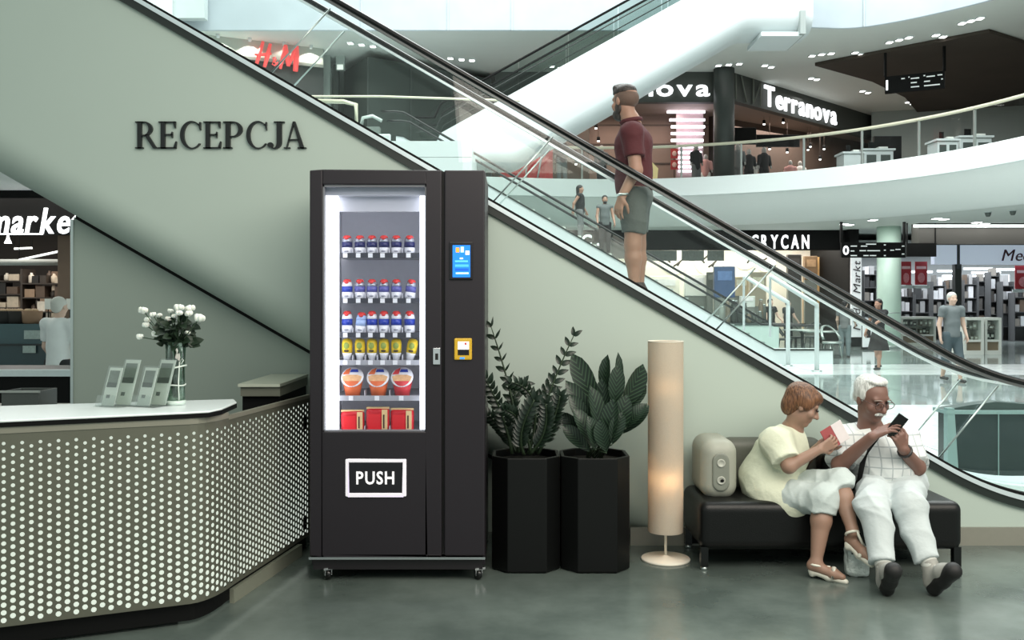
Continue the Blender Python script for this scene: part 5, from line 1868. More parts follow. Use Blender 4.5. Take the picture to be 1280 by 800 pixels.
# fashion shop with the red script sign
a, b = W(250, 0, 28.35), W(404, 0, 30.0)
struct('wall_red_sign_shop', quad_wall('x', (a.x, a.y), (b.x, b.y), 9.2, C1, 0.3, pale_ceiling), M('washed_wall', (170, 176, 168), 0.7))
struct('wall_red_sign_shop_dark', quad_wall('x', (a.x + 0.02, a.y - 0.03), (b.x + 0.02, b.y - 0.03), F1, 9.2, 0.3, fascia_dark), M('shop_dark_front', (44, 48, 46), 0.5))
struct('trim_red_sign_shop', quad_wall('x', (a.x + 0.03, a.y - 0.10), (b.x + 0.03, b.y - 0.10), 9.16, 9.26, 0.08, fascia_dark), M('shop_sign_band', (120, 126, 120), 0.6))
tt = (Vector((b.x, b.y)) - Vector((a.x, a.y))).normalized()
nn = Vector((tt.y, -tt.x))
for i, s in enumerate((0.5, 1.45, 2.5, 3.35)):
    q = Vector((a.x, a.y)) + tt * s + nn * 0.22
    t = thing('wall_washer', 'small ceiling spotlight over the red script sign wall, ' + ('first from the white pillar', 'second from the white pillar', 'second from the pale pillar', 'first from the pale pillar')[i], 'spotlight', (q.x, q.y, C1 - 0.06), 0, 'wall washers above the red sign')
    MB().lathe([(0.05, -0.05), (0.06, 0.06)], seg=12).build('can', white_paint, t)
    dl = bpy.data.lights.new('wall_washer_light', 'SPOT')
    dl.energy, dl.color, dl.spot_size, dl.spot_blend, dl.shadow_soft_size = 60, (1.0, 0.92, 0.85), math.radians(125), 0.25, 0.02
    lo = bpy.data.objects.new('wall_washer_light', dl)
    lo.location = (0, 0, -0.07)
    lo.rotation_euler = (math.radians(12), 0, 0)
    link(lo, t)
org = Vector((a.x, a.y)) + tt * 1.58 + nn * 0.25
hs = thing('shop_sign', 'red brush-script H&M sign on the dark shop front', 'sign', (org.x, org.y, 9.1))
red_l = M('sign_red', (238, 84, 82), 0.5, emit=0.55, noise=0.02)
hs['label'] = 'red slanted brush-script sign on the dark upstairs shop front'


def brush(name, strokes, x0):
    mb = MB()
    for st, r in strokes:
        mb.tube([(org.x + tt.x * (x0 + x) * 0.74, org.y + tt.y * (x0 + x) * 0.74, 9.12 + z * 0.78) for x, z in st], [q * 0.82 for q in r] if isinstance(r, list) else r * 0.75, 8)
    return mb.build(name, red_l, hs, off=(org.x, org.y, 9.1))


brush('letter', [([(0.10, -0.12), (0.22, 0.3), (0.36, 0.78)], [0.07, 0.08, 0.06]), ([(0.42, -0.22), (0.55, 0.25), (0.66, 0.72)], [0.07, 0.09, 0.06]), ([(0.02, 0.24), (0.35, 0.26), (0.7, 0.34)], [0.05, 0.06, 0.05])], 0.0)
brush('letter', [([(0.98, 0.02), (0.84, -0.13), (0.74, -0.08), (0.78, 0.03), (0.90, 0.12), (0.86, 0.22), (0.78, 0.17), (0.84, 0.03), (0.99, -0.14)], 0.035)], 0.0)
brush('letter', [([(1.08, -0.22), (1.2, 0.3), (1.30, 0.74)], [0.06, 0.08, 0.07]), ([(1.30, 0.74), (1.36, 0.3), (1.42, -0.08)], [0.07, 0.09, 0.07]), ([(1.42, -0.08), (1.6, 0.35), (1.78, 0.76)], [0.06, 0.07, 0.07]), ([(1.78, 0.76), (1.76, 0.3), (1.72, -0.26)], [0.07, 0.11, 0.10])], 0.0)
# pale pillar, wall strips and props between
struct('column_west', MB().box(W(404, 0, 31).x, W(414, 0, 31).x, 30.8, 31.1, F1, C1), M('pillar_pale', (170, 180, 176), 0.5))
struct('column_west_dark', MB().box(W(418, 0, 31.4).x, W(424, 0, 31.4).x, 31.2, 31.5, F1, C1 - 0.2), M('pillar_dark', (66, 72, 70), 0.5))
p = W(421, 75, 31.0)
t = thing('wall_box', 'pale box lamp beside the dark shop box upstairs', 'lamp', p)
MB().box(-0.02, 0.28, -0.1, 0.1, -0.35, 0.35).build('case', M('pillar_pale', (170, 180, 176), 0.5), t, bevel=0.02)
MB().box(0.03, 0.23, -0.115, -0.1, -0.35, -0.18).build('glow_panel', M('box_lamp', (230, 236, 228), 0.5, emit=0.8), t)
struct('wall_west_panel', MB().box(W(217, 0, 27.5).x, W(257, 0, 27.5).x, 27.4, 27.7, 10.0, 13), white_paint)
struct('wall_west_panel_low', MB().box(W(150, 0, 29).x, W(232, 0, 29).x, 29, 29.3, F1, 11.2), M('west_panel_grey', (200, 210, 208), 0.5))
struct('column_west_white', MB().box(W(187, 0, 27.2).x, W(214, 0, 27.2).x, 27.0, 27.3, F1, 13), M('white_pillar', (240, 246, 248), 0.4))
struct('wall_west_top', MB().box(-22, 10, 30, 30.3, 9.86, 14), white_paint)
t = thing('info_terminal', 'small grey terminal upstairs behind the railing', 'terminal', W(460, 170, 24.5))
MB().box(-0.25, 0.3, 0, 0.3, -0.6, 0.25).build('case', M('terminal_grey', (110, 118, 114), 0.4), t)
MB().tube([(-0.2, 0.1, 0.25), (-0.15, 0.1, 0.5), (0.1, 0.1, 0.55), (0.35, 0.1, 0.42)], 0.05, 6).build('hood', M('terminal_light', (190, 198, 194), 0.4), t)

# ------------------------------------------------------------------ ground floor: ice cream shop
gd = 34.0
gx0, gx1 = W(660, 0, gd).x, W(1060, 0, gd).x
struct('wall_icecream_fascia', MB().box(gx0, gx1, gd, gd + 0.3, 3.52, C0), black_matt)
for (px0, px1) in ((806, 846), (852, 880), (884, 905)):
    MB().box(W(px0, 0, gd).x, W(px1, 0, gd).x, gd - 0.015, gd, 3.12, 3.50).build('menu_board', M('menu_grey', (92, 98, 94), 0.5, noise=0.5, scale=14), bpy.data.objects['wall_icecream_fascia'])
t = thing('shop_sign', 'spaced white capital letters on the black ground floor fascia', 'sign', W(940, 311, gd - 0.05))
letters(t, 'GRYCAN', W(939, 310.5, gd - 0.04), (1, 0, 0), 17.5 * gd / F, sign_white, depth=0.05, bold=0.02, fit=72 * gd / F, gap=0.28, off=tuple(W(940, 311, gd - 0.05)))
t = thing('shop_sign', 'single white letter C and dot on the fascia below the escalator riders', 'sign', W(730, 308, gd - 0.05))
MB().box(W(690, 0, gd).x, W(806, 0, gd).x, gd - 0.035, gd, 3.2, 3.80).build('board', M('sign_board_grey', (86, 92, 90), 0.5), t, off=tuple(W(730, 308, gd - 0.05)))
letters(t, 'C', W(727, 306.5, gd - 0.05), (1, 0, 0), 13.5 * gd / F, sign_white, depth=0.03, bold=0.03, off=tuple(W(730, 308, gd - 0.05)))
letters(t, '.', W(746, 306.5, gd - 0.05), (1, 0, 0), 13.5 * gd / F, sign_white, depth=0.03, bold=0.03, off=tuple(W(730, 308, gd - 0.05)))
cream = M('icecream_wall', (232, 226, 212), 0.6, noise=0.10, scale=1.0)
struct('wall_icecream_back', MB().box(gx0, gx1, 38.0, 38.3, 0, C0), cream)
struct('wall_icecream_divider', MB().box(gx1 - 0.1, gx1 + 0.25, 33.6, 38.3, 0, C0), black_matt)
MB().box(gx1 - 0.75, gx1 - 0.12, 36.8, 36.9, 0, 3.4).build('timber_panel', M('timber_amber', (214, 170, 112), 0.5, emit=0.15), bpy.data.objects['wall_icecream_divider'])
area_light('icecream_light', (8.6, 36.0, 4.1), 8, 2.4, 420, (1.0, 0.95, 0.88))
# lit round pictures and wall boards
for k, (px, py, r, lab) in enumerate(((843, 325, 18, 'round lit picture on the ice cream shop wall, nearest the escalator rider'), (886, 326, 18, 'round lit picture with a dark swirl in the middle of the ice cream wall'),
                                      (931, 323, 14, 'round warm-lit picture left of the shop letters'), (957, 328, 12, 'round warm-lit picture below the shop letters'))):
    p = W(px, py, 37.995)
    t = thing('round_picture', lab, 'picture', p, 0, 'round lit pictures')
    R_m = r * 37.995 / F
    o = MB().lathe([(R_m, 0), (R_m, 0.06), (R_m * 0.96, 0.08), (0, 0.08)], seg=28).build('disc', M('round_lit', (252, 246, 234), 0.5, emit=0.8), t)
    o.rotation_euler = (math.pi / 2, 0, 0)
    rr = random.Random(k)
    for q in range(5):
        a0 = rr.uniform(0, 6)
        MB().tube([(R_m * 0.55 * math.cos(a0), -0.1, R_m * 0.45 * math.sin(a0)), (R_m * 0.4 * math.cos(a0 + .6), -0.1, R_m * 0.3 * math.sin(a0 + .6)), (R_m * 0.5 * math.cos(a0 + 1), -0.1, R_m * 0.2 * math.sin(a0 + 1.2))], 0.04, 5).build('ink_mark', M('ink_dark', (80, 74, 66), 0.6), t)
blocks = [(893, 919, 333, 372, 33.0, (62, 84, 120), 'blue glass advert board in the ice cream shop', 'board'), (918, 936, 346, 370, 35, (206, 190, 160), 'beige wall block beside the blue advert board', 'board'),
          (938, 958, 340, 383, 34.5, (176, 166, 146), 'tall taupe shop counter end with an apron', 'counter'), (812, 850, 345, 372, 36.5, (236, 232, 220), 'white display case near the escalator rider', 'case'),
          (856, 884, 343, 370, 36, (240, 238, 230), 'white arched display case in the ice cream shop', 'case'), (884, 892, 340, 362, 35.8, (74, 78, 74), 'dark narrow panel beside the blue advert board', 'panel'),
          (926, 944, 370, 384, 33, (210, 216, 210), 'small white triangular price stand', 'stand'), (985, 1002, 318, 352, 36, (40, 38, 36), 'dark doorway panel in the ice cream shop', 'panel'),
          (1006, 1022, 320, 350, 36.5, (120, 96, 70), 'amber wood panel in the ice cream shop', 'panel')]
for (x0, x1, y0, y1, d, c, lab, cat) in blocks:
    A, B = W(x0, y1, d), W(x1, y0, d)
    t = thing({'board': 'advert_board', 'counter': 'shop_counter', 'case': 'display_case', 'panel': 'shop_screen', 'stand': 'price_stand'}[cat], lab, cat, ((A.x + B.x) / 2, d, 0))
    hw = (B.x - A.x) / 2
    m = M('blk_%d_%d_%d' % c, c, 0.45, noise=0.2, scale=3)
    MB().box(-hw, hw, 0, 0.25, max(A.z, 0.0), B.z).build('face', m, t, bevel=0.02)
    MB().box(-hw * 0.95, hw * 0.95, 0.02, 0.23, 0, max(A.z, 0.01)).build('stand', M('stand_grey', (120, 124, 118), 0.5), t)
    MB().box(-hw * 0.7, hw * 0.7, -0.02, 0.0, A.z + (B.z - A.z) * 0.55, A.z + (B.z - A.z) * 0.85).build('print', M('print_%d_%d_%d' % c, tuple(min(255, int(v * 1.25 + 12)) for v in c), 0.5, noise=0.4, scale=8), t)
ORD0 = ('first', 'second', 'third', 'fourth', 'fifth', 'sixth', 'seventh', 'eighth', 'ninth', 'tenth', 'eleventh', 'twelfth', 'thirteenth', 'fourteenth', 'fifteenth', 'sixteenth')
# glass ice cream counter
d = 27.5
A, B = W(903, 442, d), W(974, 404, d)
t = thing('icecream_counter', 'long pale glass-fronted counter below the ice cream shop', 'counter', ((A.x + B.x) / 2, d, 0))
hw = (B.x - A.x) / 2
MB().box(-hw, hw, 0, 0.9, 0, B.z - 0.05).build('front', M('counter_glass_green', (206, 222, 216), 0.15, noise=0.05), t, bevel=0.02)
MB().box(-hw - 0.03, hw + 0.03, -0.03, 0.95, B.z - 0.05, B.z).build('top', M('counter_top_dark', (66, 74, 72), 0.3), t)
rr = random.Random(5)
for k in range(16):
    X = A.x + 0.1 + k * (B.x - A.x - 0.2) / 15
    h = rr.uniform(0.25, 0.7)
    c = rr.choice(((60, 66, 62), (90, 96, 90), (160, 166, 158), (44, 46, 44), (120, 110, 96)))
    t2 = thing('counter_jar', '%s jar on the ice cream counter, %s from the escalator end' % (('dark', 'grey', 'pale', 'black', 'brown')[((60, 66, 62), (90, 96, 90), (160, 166, 158), (44, 46, 44), (120, 110, 96)).index(c)], ORD0[k]), 'jar', (X, d + rr.uniform(0.15, 0.6), B.z), 0, 'jars on the ice cream counter')
    MB().lathe([(0.06, 0), (0.075, h * 0.1), (0.075, h * 0.75), (0.05, h * 0.9), (0.05, h)], seg=10).build('jar_body', M('jar_%d_%d_%d' % c, c, 0.3), t2)
    MB().lathe([(0.055, h), (0.055, h + 0.03), (0, h + 0.03)], seg=10).build('lid', steel, t2)
# cafe tables and chairs
chair_m = M('cafe_dark', (52, 58, 56), 0.4)
chair_l = M('cafe_steel', (170, 178, 174), 0.3, metal=0.6)
for k, (px, d, lab) in enumerate(((1003, 29.5, 'round cafe table between the two white guide rails'), (1030, 28.0, 'round cafe table beside the wire chair'))):
    t = thing('cafe_table', lab, 'table', (W(px, 0, d).x, d, 0), 0, 'cafe tables')
    MB().lathe([(0.62, 0.70), (0.62, 0.74), (0, 0.74)], seg=24).build('top', chair_l, t)
    MB().lathe([(0.3, 0), (0.28, 0.03), (0.05, 0.06), (0.05, 0.70)], seg=16).build('pedestal', chair_m, t)
for k, (px, d, rz, lab) in enumerate(((1040, 26.5, 0.3, 'curved wire cafe chair nearest the guide rail'), (995, 30.5, 2.0, 'dark cafe chair behind the far cafe table'), (1015, 31.0, -0.8, 'dark cafe chair facing the ice cream counter'), (980, 29.0, 1.2, 'dark cafe chair close to the counter end'))):
    t = thing('cafe_chair', lab, 'chair', (W(px, 0, d).x, d, 0), rz, 'cafe chairs')
    m = chair_l if k == 0 else chair_m
    MB().lathe([(0.26, 0.42), (0.28, 0.45), (0.26, 0.48), (0, 0.48)], seg=18).build('seat', m, t)
    mb = MB()
    for r_ in (0.30, 0.27):
        mb.tube([(r_ * math.cos(a), r_ * math.sin(a), 0.55 + 0.38 * math.sin(a) + 0.001) for a in [math.pi * i / 12 for i in range(13)]], 0.025, 6)
    mb.build('backrest', m, t)
    for a in (0.8, 2.3, 3.9, 5.5):
        MB().tube([(0.2 * math.cos(a), 0.2 * math.sin(a), 0.43), (0.28 * math.cos(a), 0.28 * math.sin(a), 0)], 0.022, 6).build('leg', m, t)

# ------------------------------------------------------------------ ground floor: electronics shop
ed = 38.0
ex0, ex1 = W(1062, 0, ed).x, W(1340, 0, ed).x
blue_white = M('fascia_bluewhite', (206, 218, 236), 0.4, emit=0.35)
fa = struct('wall_electronics_fascia', MB().box(W(1168, 0, 35.5).x, W(1360, 0, 35.5).x, 35.5, 35.8, 3.06, 3.82), blue_white)
p = W(1198, 0, 35.48)
MB().box(p.x - 0.05, p.x + 0.05, 35.46, 35.5, 2.9, 3.85).build('fascia_joint', M('joint_dark', (70, 74, 80), 0.5), fa)
MB().box(W(1198, 0, 35.5).x - 0.12, W(1198, 0, 35.5).x + 0.12, 35.5, 35.75, 0, 3.06).build('post', M('post_dark', (52, 54, 54), 0.5), fa)
t = thing('shop_sign', 'dark slanted lettering on the bluish white electronics fascia', 'sign', W(1252, 327, 35.45))
letters(t, 'Media', W(1252, 326, 35.46), (1, 0, 0), 0.46, M('sign_maroon', (70, 34, 40), 0.5), depth=0.03, bold=0.0, shear=0.25, fit=1.6, gap=0.04, off=tuple(W(1252, 327, 35.45)))
struct('wall_electronics_back', MB().box(ex0 - 0.5, 30, 44, 44.3, 0, C0), M('electronics_back', (170, 174, 176), 0.7))
struct('ceiling_electronics', MB().box(ex0 - 0.5, 30, 35.8, 44, 3.9, 4.0), M('electronics_ceiling', (180, 184, 184), 0.7))
area_light('electronics_light', (20.0, 39.0, 3.85), 13, 6, 1000, (0.95, 0.98, 1.0))
for k, (x0, x1, py, d) in enumerate(((1068, 1090, 288, 36), (1074, 1112, 291.5, 37.5), (1172, 1195, 340, 41), (1205, 1240, 337, 42), (1215, 1250, 342, 40), (1245, 1268, 338, 41), (1178, 1196, 346, 43), (1140, 1165, 341, 40), (1208, 1232, 346, 43.5))):
    A = W(x0, py, d)
    B = W(x1, py, d)
    t = thing('ceiling_tube', 'white light strip in the electronics shop ' + ('above the hanging zero sign, upper', 'above the hanging zero sign, lower', 'left of the window post', 'under the fascia middle', 'below the fascia middle, nearer', 'left of the edge poster', 'left of the window post, deeper', 'above the two red posters', 'deepest under the fascia')[k], 'light', (A.x, d, A.z), 0, 'light strips in the electronics shop')
    MB().box(0, B.x - A.x, -0.06, 0.06, 0, 0.07).build('tube', M('strip_light', (246, 250, 255), 0.4, emit=3.0, noise=0), t)
    MB().box(0, B.x - A.x, -0.09, 0.09, 0.07, 0.10).build('housing', white_paint, t)
# white banner on the pillar
A, B = W(1064, 422, 33.4), W(1077, 322, 33.4)
t = thing('vertical_banner', 'tall white vertical banner with dark script beside the green column', 'banner', ((A.x + B.x) / 2, 33.4, 0))
bo2 = ((A.x + B.x) / 2, 33.4, 0)
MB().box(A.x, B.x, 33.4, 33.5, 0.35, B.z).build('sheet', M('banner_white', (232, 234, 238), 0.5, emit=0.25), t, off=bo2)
MB().box(A.x, B.x, 33.4, 33.5, 0, 0.35).build('foot', black_matt, t, off=bo2)
letters(t, 'Media Markt', Vector((B.x - 0.06, 33.37, 0.6)), (0, 0, 1), 0.27, M('banner_ink', (44, 34, 38), 0.5), depth=0.012, bold=0.0, shear=0.2, fit=2.5, gap=0.05, up=(-1, 0, 0), off=bo2)
A, B = W(1079, 434, 31.5), W(1093, 396, 31.5)
t = thing('floor_board', 'white floor-standing notice board behind the woman in black', 'board', ((A.x + B.x) / 2, 31.5, 0))
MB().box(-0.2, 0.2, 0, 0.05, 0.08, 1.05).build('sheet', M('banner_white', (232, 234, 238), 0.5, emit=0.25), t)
MB().box(-0.22, 0.22, -0.1, 0.15, 0, 0.08).build('foot', black_matt, t)
MB().box(-0.08, 0.06, -0.012, 0.0, 0.4, 0.9).build('ink_mark', M('banner_ink', (44, 34, 38), 0.5), t)
# red posters
for k, (x0, x1, y0, y1, lab) in enumerate(((1126, 1139, 327, 356, 'red poster in the shop window next to the green column'), (1144, 1159, 327, 356, 'red poster in the shop window, second from the column'), (1269, 1290, 332, 361, 'red poster in the shop window at the frame edge'))):
    A, B = W(x0, y1, 36.0), W(x1, y0, 36.0)
    t = thing('window_poster', lab, 'poster', ((A.x + B.x) / 2, 36.0, A.z), 0, 'red window posters')
    hw, H = (B.x - A.x) / 2, B.z - A.z
    MB().box(-hw, hw, 0, 0.03, 0, H).build('sheet', M('poster_red', (172, 48, 58), 0.5, noise=0.1), t)
    MB().box(-hw * 0.8, hw * 0.8, -0.012, 0, H * 0.68, H * 0.8).build('headline', M('poster_pale', (230, 190, 196), 0.5), t)
    MB().ball((0, -0.01, H * 0.30), (hw * 0.6, 0.02, H * 0.22), 12, 8).build('figure', M('poster_pink', (206, 130, 138), 0.5, noise=0.4, scale=12), t)
    MB().box(-hw - 0.1, hw + 0.1, -0.02, 0.04, -0.14, -0.03).build('ledge', white_paint, t)
ORD = ('first', 'second', 'third', 'fourth', 'fifth', 'sixth', 'seventh', 'eighth', 'ninth', 'tenth', 'eleventh', 'twelfth', 'thirteenth', 'fourteenth', 'fifteenth', 'sixteenth', 'seventeenth', 'eighteenth', 'nineteenth', 'twentieth', 'twenty-first')


def cname(c):
    v = sum(c) / 3
    warm = c[0] - c[2] > 14
    return ('black' if v < 42 else 'dark brown' if warm and v < 80 else 'charcoal' if v < 80 else 'brown' if warm and v < 125 else 'grey' if v < 125 else 'tan' if warm and v < 170 else 'pale grey' if v < 170 else 'cream' if warm else 'white')


# white display kiosks in front (names of colours and counts for their contents)
kiosks = [(1126, 1170, 396, 424, 34.0, 'white showcase with glass front right of the green column', 0), (1205, 1230, 397, 437, 28.5, 'white showcase island beside the walking man', 1), (1231, 1252, 397, 436, 28.6, 'white showcase island end farther from the walking man', 2)]
for (x0, x1, y0, y1, d, lab, kk) in kiosks:
    A, B = W(x0, y1, d), W(x1, y0, d)
    hw, H = (B.x - A.x) / 2, B.z
    t = thing('showcase', lab, 'showcase', ((A.x + B.x) / 2, d, 0), 0, 'white showcases by the electronics shop')
    mb = MB()
    mb.box(-hw, -hw + 0.08, 0, 0.8, 0, H)
    mb.box(hw - 0.08, hw, 0, 0.8, 0, H)
    mb.box(-hw + 0.08, hw - 0.08, 0, 0.8, H - 0.08, H)
    mb.box(-hw + 0.08, hw - 0.08, 0, 0.8, 0, 0.12)
    mb.box(-hw + 0.08, hw - 0.08, 0, 0.8, H * 0.34, H * 0.40)
    mb.box(-hw + 0.08, hw - 0.08, 0.7, 0.8, 0.12, H - 0.08)
    mb.build('frame', warm_white, t)
    MB().box(-hw + 0.08, hw - 0.08, 0.05, 0.06, 0.12, H * 0.34).build('lower_panel', M('kiosk_wood', (126, 112, 92), 0.5), t)
    MB().box(-hw + 0.08, hw - 0.08, 0.02, 0.028, H * 0.4, H - 0.08).build('pane', glass_far, t)
    rr = random.Random(kk)
    MB().box(-hw + 0.08, hw - 0.08, 0.1, 0.7, H * 0.66, H * 0.68).build('shelf', glass_far, t)
    n = max(4, int(hw * 2 / 0.18))
    for lv_ in (0.40, 0.68):
        ni = -1
        for q in range(n):
            X = -hw + 0.16 + q * (2 * hw - 0.32) / max(1, n - 1)
            h = rr.uniform(0.1, 0.24)
            c = rr.choice(((60, 64, 62), (92, 86, 74), (36, 38, 38), (150, 150, 140)))
            ni += 1
            o = thing('boxed_gadget', '%s gadget box, %s on the %s shelf of the %s' % (cname(c), ORD[ni], 'lower' if lv_ < 0.5 else 'upper', ('showcase by the column', 'showcase island by the man', 'showcase island end')[kk]), 'box', (t.location.x + X, d + rr.uniform(0.15, 0.4), H * lv_ + 0.001), rr.uniform(-.3, .3), 'gadgets in the white showcases')
            MB().box(-0.06, 0.06, -0.05, 0.05, 0, h).build('carton', M('gad_%d_%d_%d' % c, c, 0.5), o)
            MB().box(-0.04, 0.04, -0.052, -0.05, h * 0.3, h * 0.7).build('print', warm_white, o)
# dark shelf stands with goods
rr = random.Random(21)
stand_cols = ((60, 62, 64), (84, 82, 80), (116, 116, 114), (170, 172, 174), (216, 220, 224), (104, 90, 78), (140, 136, 130), (230, 232, 236))
for k, (px0, px1, ytop, d, nlev) in enumerate(((1080, 1096, 338, 39, 5), (1126, 1142, 365, 38, 3), (1144, 1162, 368, 38.5, 3), (1166, 1182, 352, 39, 4), (1182, 1197, 356, 40, 4), (1205, 1222, 350, 39.5, 4), (1223, 1236, 346, 40.5, 4), (1238, 1250, 340, 39, 5), (1253, 1268, 352, 38.5, 4), (1268, 1290, 366, 38, 3))):
    A, B = W(px0, ytop, d), W(px1, ytop, d)
    hw, H = (B.x - A.x) / 2, A.z
    labs = ('narrow goods rack behind the white banner', 'low goods rack just right of the green column', 'low goods rack under the second red poster', 'goods rack left of the dark window post', 'goods rack touching the dark window post',
            'goods rack right of the dark window post', 'goods rack behind the showcase island', 'tallest goods rack under the fascia lettering', 'goods rack left of the edge poster', 'low goods rack under the edge poster')
    t = thing('goods_rack', labs[k], 'rack', ((A.x + B.x) / 2, d, 0), 0, 'goods racks in the electronics shop')
    mb = MB()
    mb.box(-hw, -hw + 0.03, 0, 0.5, 0, H)
    mb.box(hw - 0.03, hw, 0, 0.5, 0, H)
    mb.box(-hw, hw, 0.47, 0.5, 0, H)
    mb.build('rack_frame', M('rack_dark', (84, 86, 88), 0.5), t)
    for q in range(nlev + 1):
        z = H * q / (nlev + 0.35)
        MB().box(-hw + 0.03, hw - 0.03, 0, 0.47, z, z + 0.03).build('shelf', M('rack_dark', (84, 86, 88), 0.5), t)
        x = -hw + 0.06
        ni = -1
        while x < hw - 0.14 and q > 0:
            w = rr.uniform(0.1, 0.24)
            if x + w > hw - 0.03:
                break
            h = rr.uniform(0.45, 0.85) * H / (nlev + 0.35)
            c = rr.choice(stand_cols)
            cn = cname(c)
            ni += 1
            o = thing('boxed_product', '%s carton, %s on shelf %s of the %s' % (cn, ORD[ni], ORD[q], labs[k].replace('goods rack', 'rack')), 'box', (t.location.x + x + w / 2, d + 0.2, z + 0.03), 0, 'boxed products in the electronics shop')
            MB().box(-w / 2, w / 2, -0.12, 0.12, 0, h).build('carton', M('prod_%d_%d_%d' % c, c, 0.5, noise=0.2, scale=6), o)
            x += w + rr.uniform(0.02, 0.08)
# white shop screens
for k, (x0, x1, y0, y1, d) in enumerate(((1180, 1190, 345, 365, 41.5), (1222, 1231, 350, 376, 41), (1252, 1262, 343, 368, 42), (1235, 1246, 352, 372, 42))):
    A, B = W(x0, y1, d), W(x1, y0, d)
    t = thing('shop_display', ('white display panel left of the window post', 'white display panel above the showcase island', 'white display panel left of the edge poster', 'dim display panel behind the tall goods rack')[k], 'display', ((A.x + B.x) / 2, d, A.z))
    MB().box(-(B.x - A.x) / 2, (B.x - A.x) / 2, 0, 0.1, 0, B.z - A.z).build('screen', M('screen_white', (226, 234, 244), 0.4, emit=0.6), t)
    MB().box(-0.05, 0.05, 0.02, 0.08, -A.z, 0).build('pole', steel, t)

# ------------------------------------------------------------------ dark glass planter box behind the escalator foot
kd = 8.0
A = W(1183, 0, kd)
t = thing('glass_box', 'dark teal glass-clad box with pale corner posts behind the escalator foot', 'box', (A.x + 0.9, kd + 0.7, 0))
ko = (A.x + 0.9, kd + 0.7, 0)
zt = EYE - (510 - HOR) * kd / F
teal_f = M('teal_frame', (140, 168, 168), 0.35, metal=0.3)
teal_g = M('teal_glass', (30, 46, 48), 0.2, noise=0.15, scale=4)
MB().box(A.x + 0.03, A.x + 1.75, kd + 0.03, kd + 0.22, 0.04, zt - 0.02).build('core', teal_g, t, off=ko)
for q, (x0, x1) in enumerate(((0.075, 0.44), (0.45, 0.90), (0.91, 1.36))):
    MB().box(A.x + x0, A.x + x1, kd - 0.005, kd + 0.028, 0.06, zt - 0.05).build('pane', teal_g, t, off=ko)
MB().hexa([(A.x, kd - 0.02, 0), (A.x + 0.105, kd - 0.02, 0), (A.x + 0.105, kd + 0.05, 0), (A.x, kd + 0.05, 0), (A.x, kd - 0.02, zt), (A.x + 0.06, kd - 0.02, zt), (A.x + 0.06, kd + 0.05, zt), (A.x, kd + 0.05, zt)]).build('corner_post', teal_f, t, off=ko)
MB().box(A.x + 0.441, A.x + 0.449, kd - 0.012, kd + 0.02, 0.06, zt - 0.05).build('pane_joint', teal_f, t, off=ko)
MB().box(A.x - 0.01, A.x + 1.78, kd - 0.03, kd + 0.24, zt - 0.05, zt - 0.02).build('top_rim', teal_f, t, off=ko)
MB().prism([(A.x + 0.0, zt - 0.02), (A.x + 0.22, zt + 0.02), (A.x + 0.45, zt + 0.05), (A.x + 0.7, zt + 0.03), (A.x + 1.2, zt + 0.0), (A.x + 1.5, zt - 0.02)], kd + 0.04, kd + 0.2).build('plant_bed', M('bed_dark', (52, 68, 68), 0.4, noise=0.3, scale=8), t, off=ko)
MB().box(A.x - 0.05, A.x + 1.8, kd - 0.08, kd + 0.27, 0, 0.05).build('base', white_paint, t, off=ko)

# ------------------------------------------------------------------ the market behind the desk
md = 12.0
mxr = W(100, 0, md).x
struct('wall_market_fascia', MB().box(-9, mxr + 1.6, md, md + 0.2, 2.48, 3.05), black_matt)
struct('ceiling_market_front', MB().box(-10, mxr + 2.5, 8.6, md + 5, 3.05, 3.15), M('market_ceiling', (240, 244, 242), 0.7))
t = thing('shop_sign', 'glowing white italic lettering ending in market on the black fascia', 'sign', W(-30, 292, md - 0.05))
mo = tuple(W(-30, 292, md - 0.05))
letters(t, 'market', W(-14, 291.5, md - 0.04), (1, 0, 0), 0.34, sign_white, depth=0.03, bold=0.014, shear=0.22, fit=117 * md / F, gap=0.07, off=mo)
MB().box(W(-30, 0, md).x, W(54, 0, md).x, md - 0.03, md, W(0, 293.5, md).z, W(0, 291.8, md).z).build('underline', sign_white, t, off=mo)
struct('wall_market_back', MB().box(-12, mxr + 1.2, 16, 16.3, 0, 3.05), M('market_back', (44, 38, 34), 0.8))
struct('wall_market_side', MB().box(mxr + 0.1, mxr + 0.3, md + 0.2, 16, 0, 3.05), M('market_side', (92, 78, 66), 0.7))
p = W(86, 0, 12.4)
struct('column_market', MB().box(p.x - 0.10, p.x + 0.06, 12.3, 12.6, 0, 2.6), M('market_wood', (110, 92, 78), 0.6, noise=0.2, scale=4))
area_light('market_light', (-7.0, 13.2, 2.95), 3.5, 3.5, 130, (1.0, 0.93, 0.85))
for k, (x0, y0, x1, y1, d, lab) in enumerate(((18, 311, 40, 310, 14, 'short level light tube inside the market'), (24, 325, 80, 313, 13.5, 'slanting light tube inside the market'), (-10, 328, 80, 328, 13, 'long pale lamp beam across the market'))):
    A, B = W(x0, y0, d), W(x1, y1, d)
    t = thing('light_tube', lab, 'light', A)
    r_ = 0.018 if k < 2 else 0.05
    MB().tube([A, B], r_, 6).build('tube', M('market_tube', (226, 230, 226), 0.4, emit=1.2) if k < 2 else M('beam_pale', (176, 182, 178), 0.5), t, off=tuple(A))
    MB().tube([(A.x, d, A.z + r_), (A.x, d, 3.05)], 0.006, 4).build('wire', black_matt, t, off=tuple(A))
    MB().tube([(B.x, d, B.z + r_), (B.x, d, 3.05)], 0.006, 4).build('wire', black_matt, t, off=tuple(A))
p = W(10, 304, 13)
t = thing('pendant_spot', 'small bright spot under the market letters', 'spotlight', p)
MB().lathe([(0.05, 0), (0.02, 0.06), (0.012, 0.12)], seg=12).build('shade', lamp_white, t)
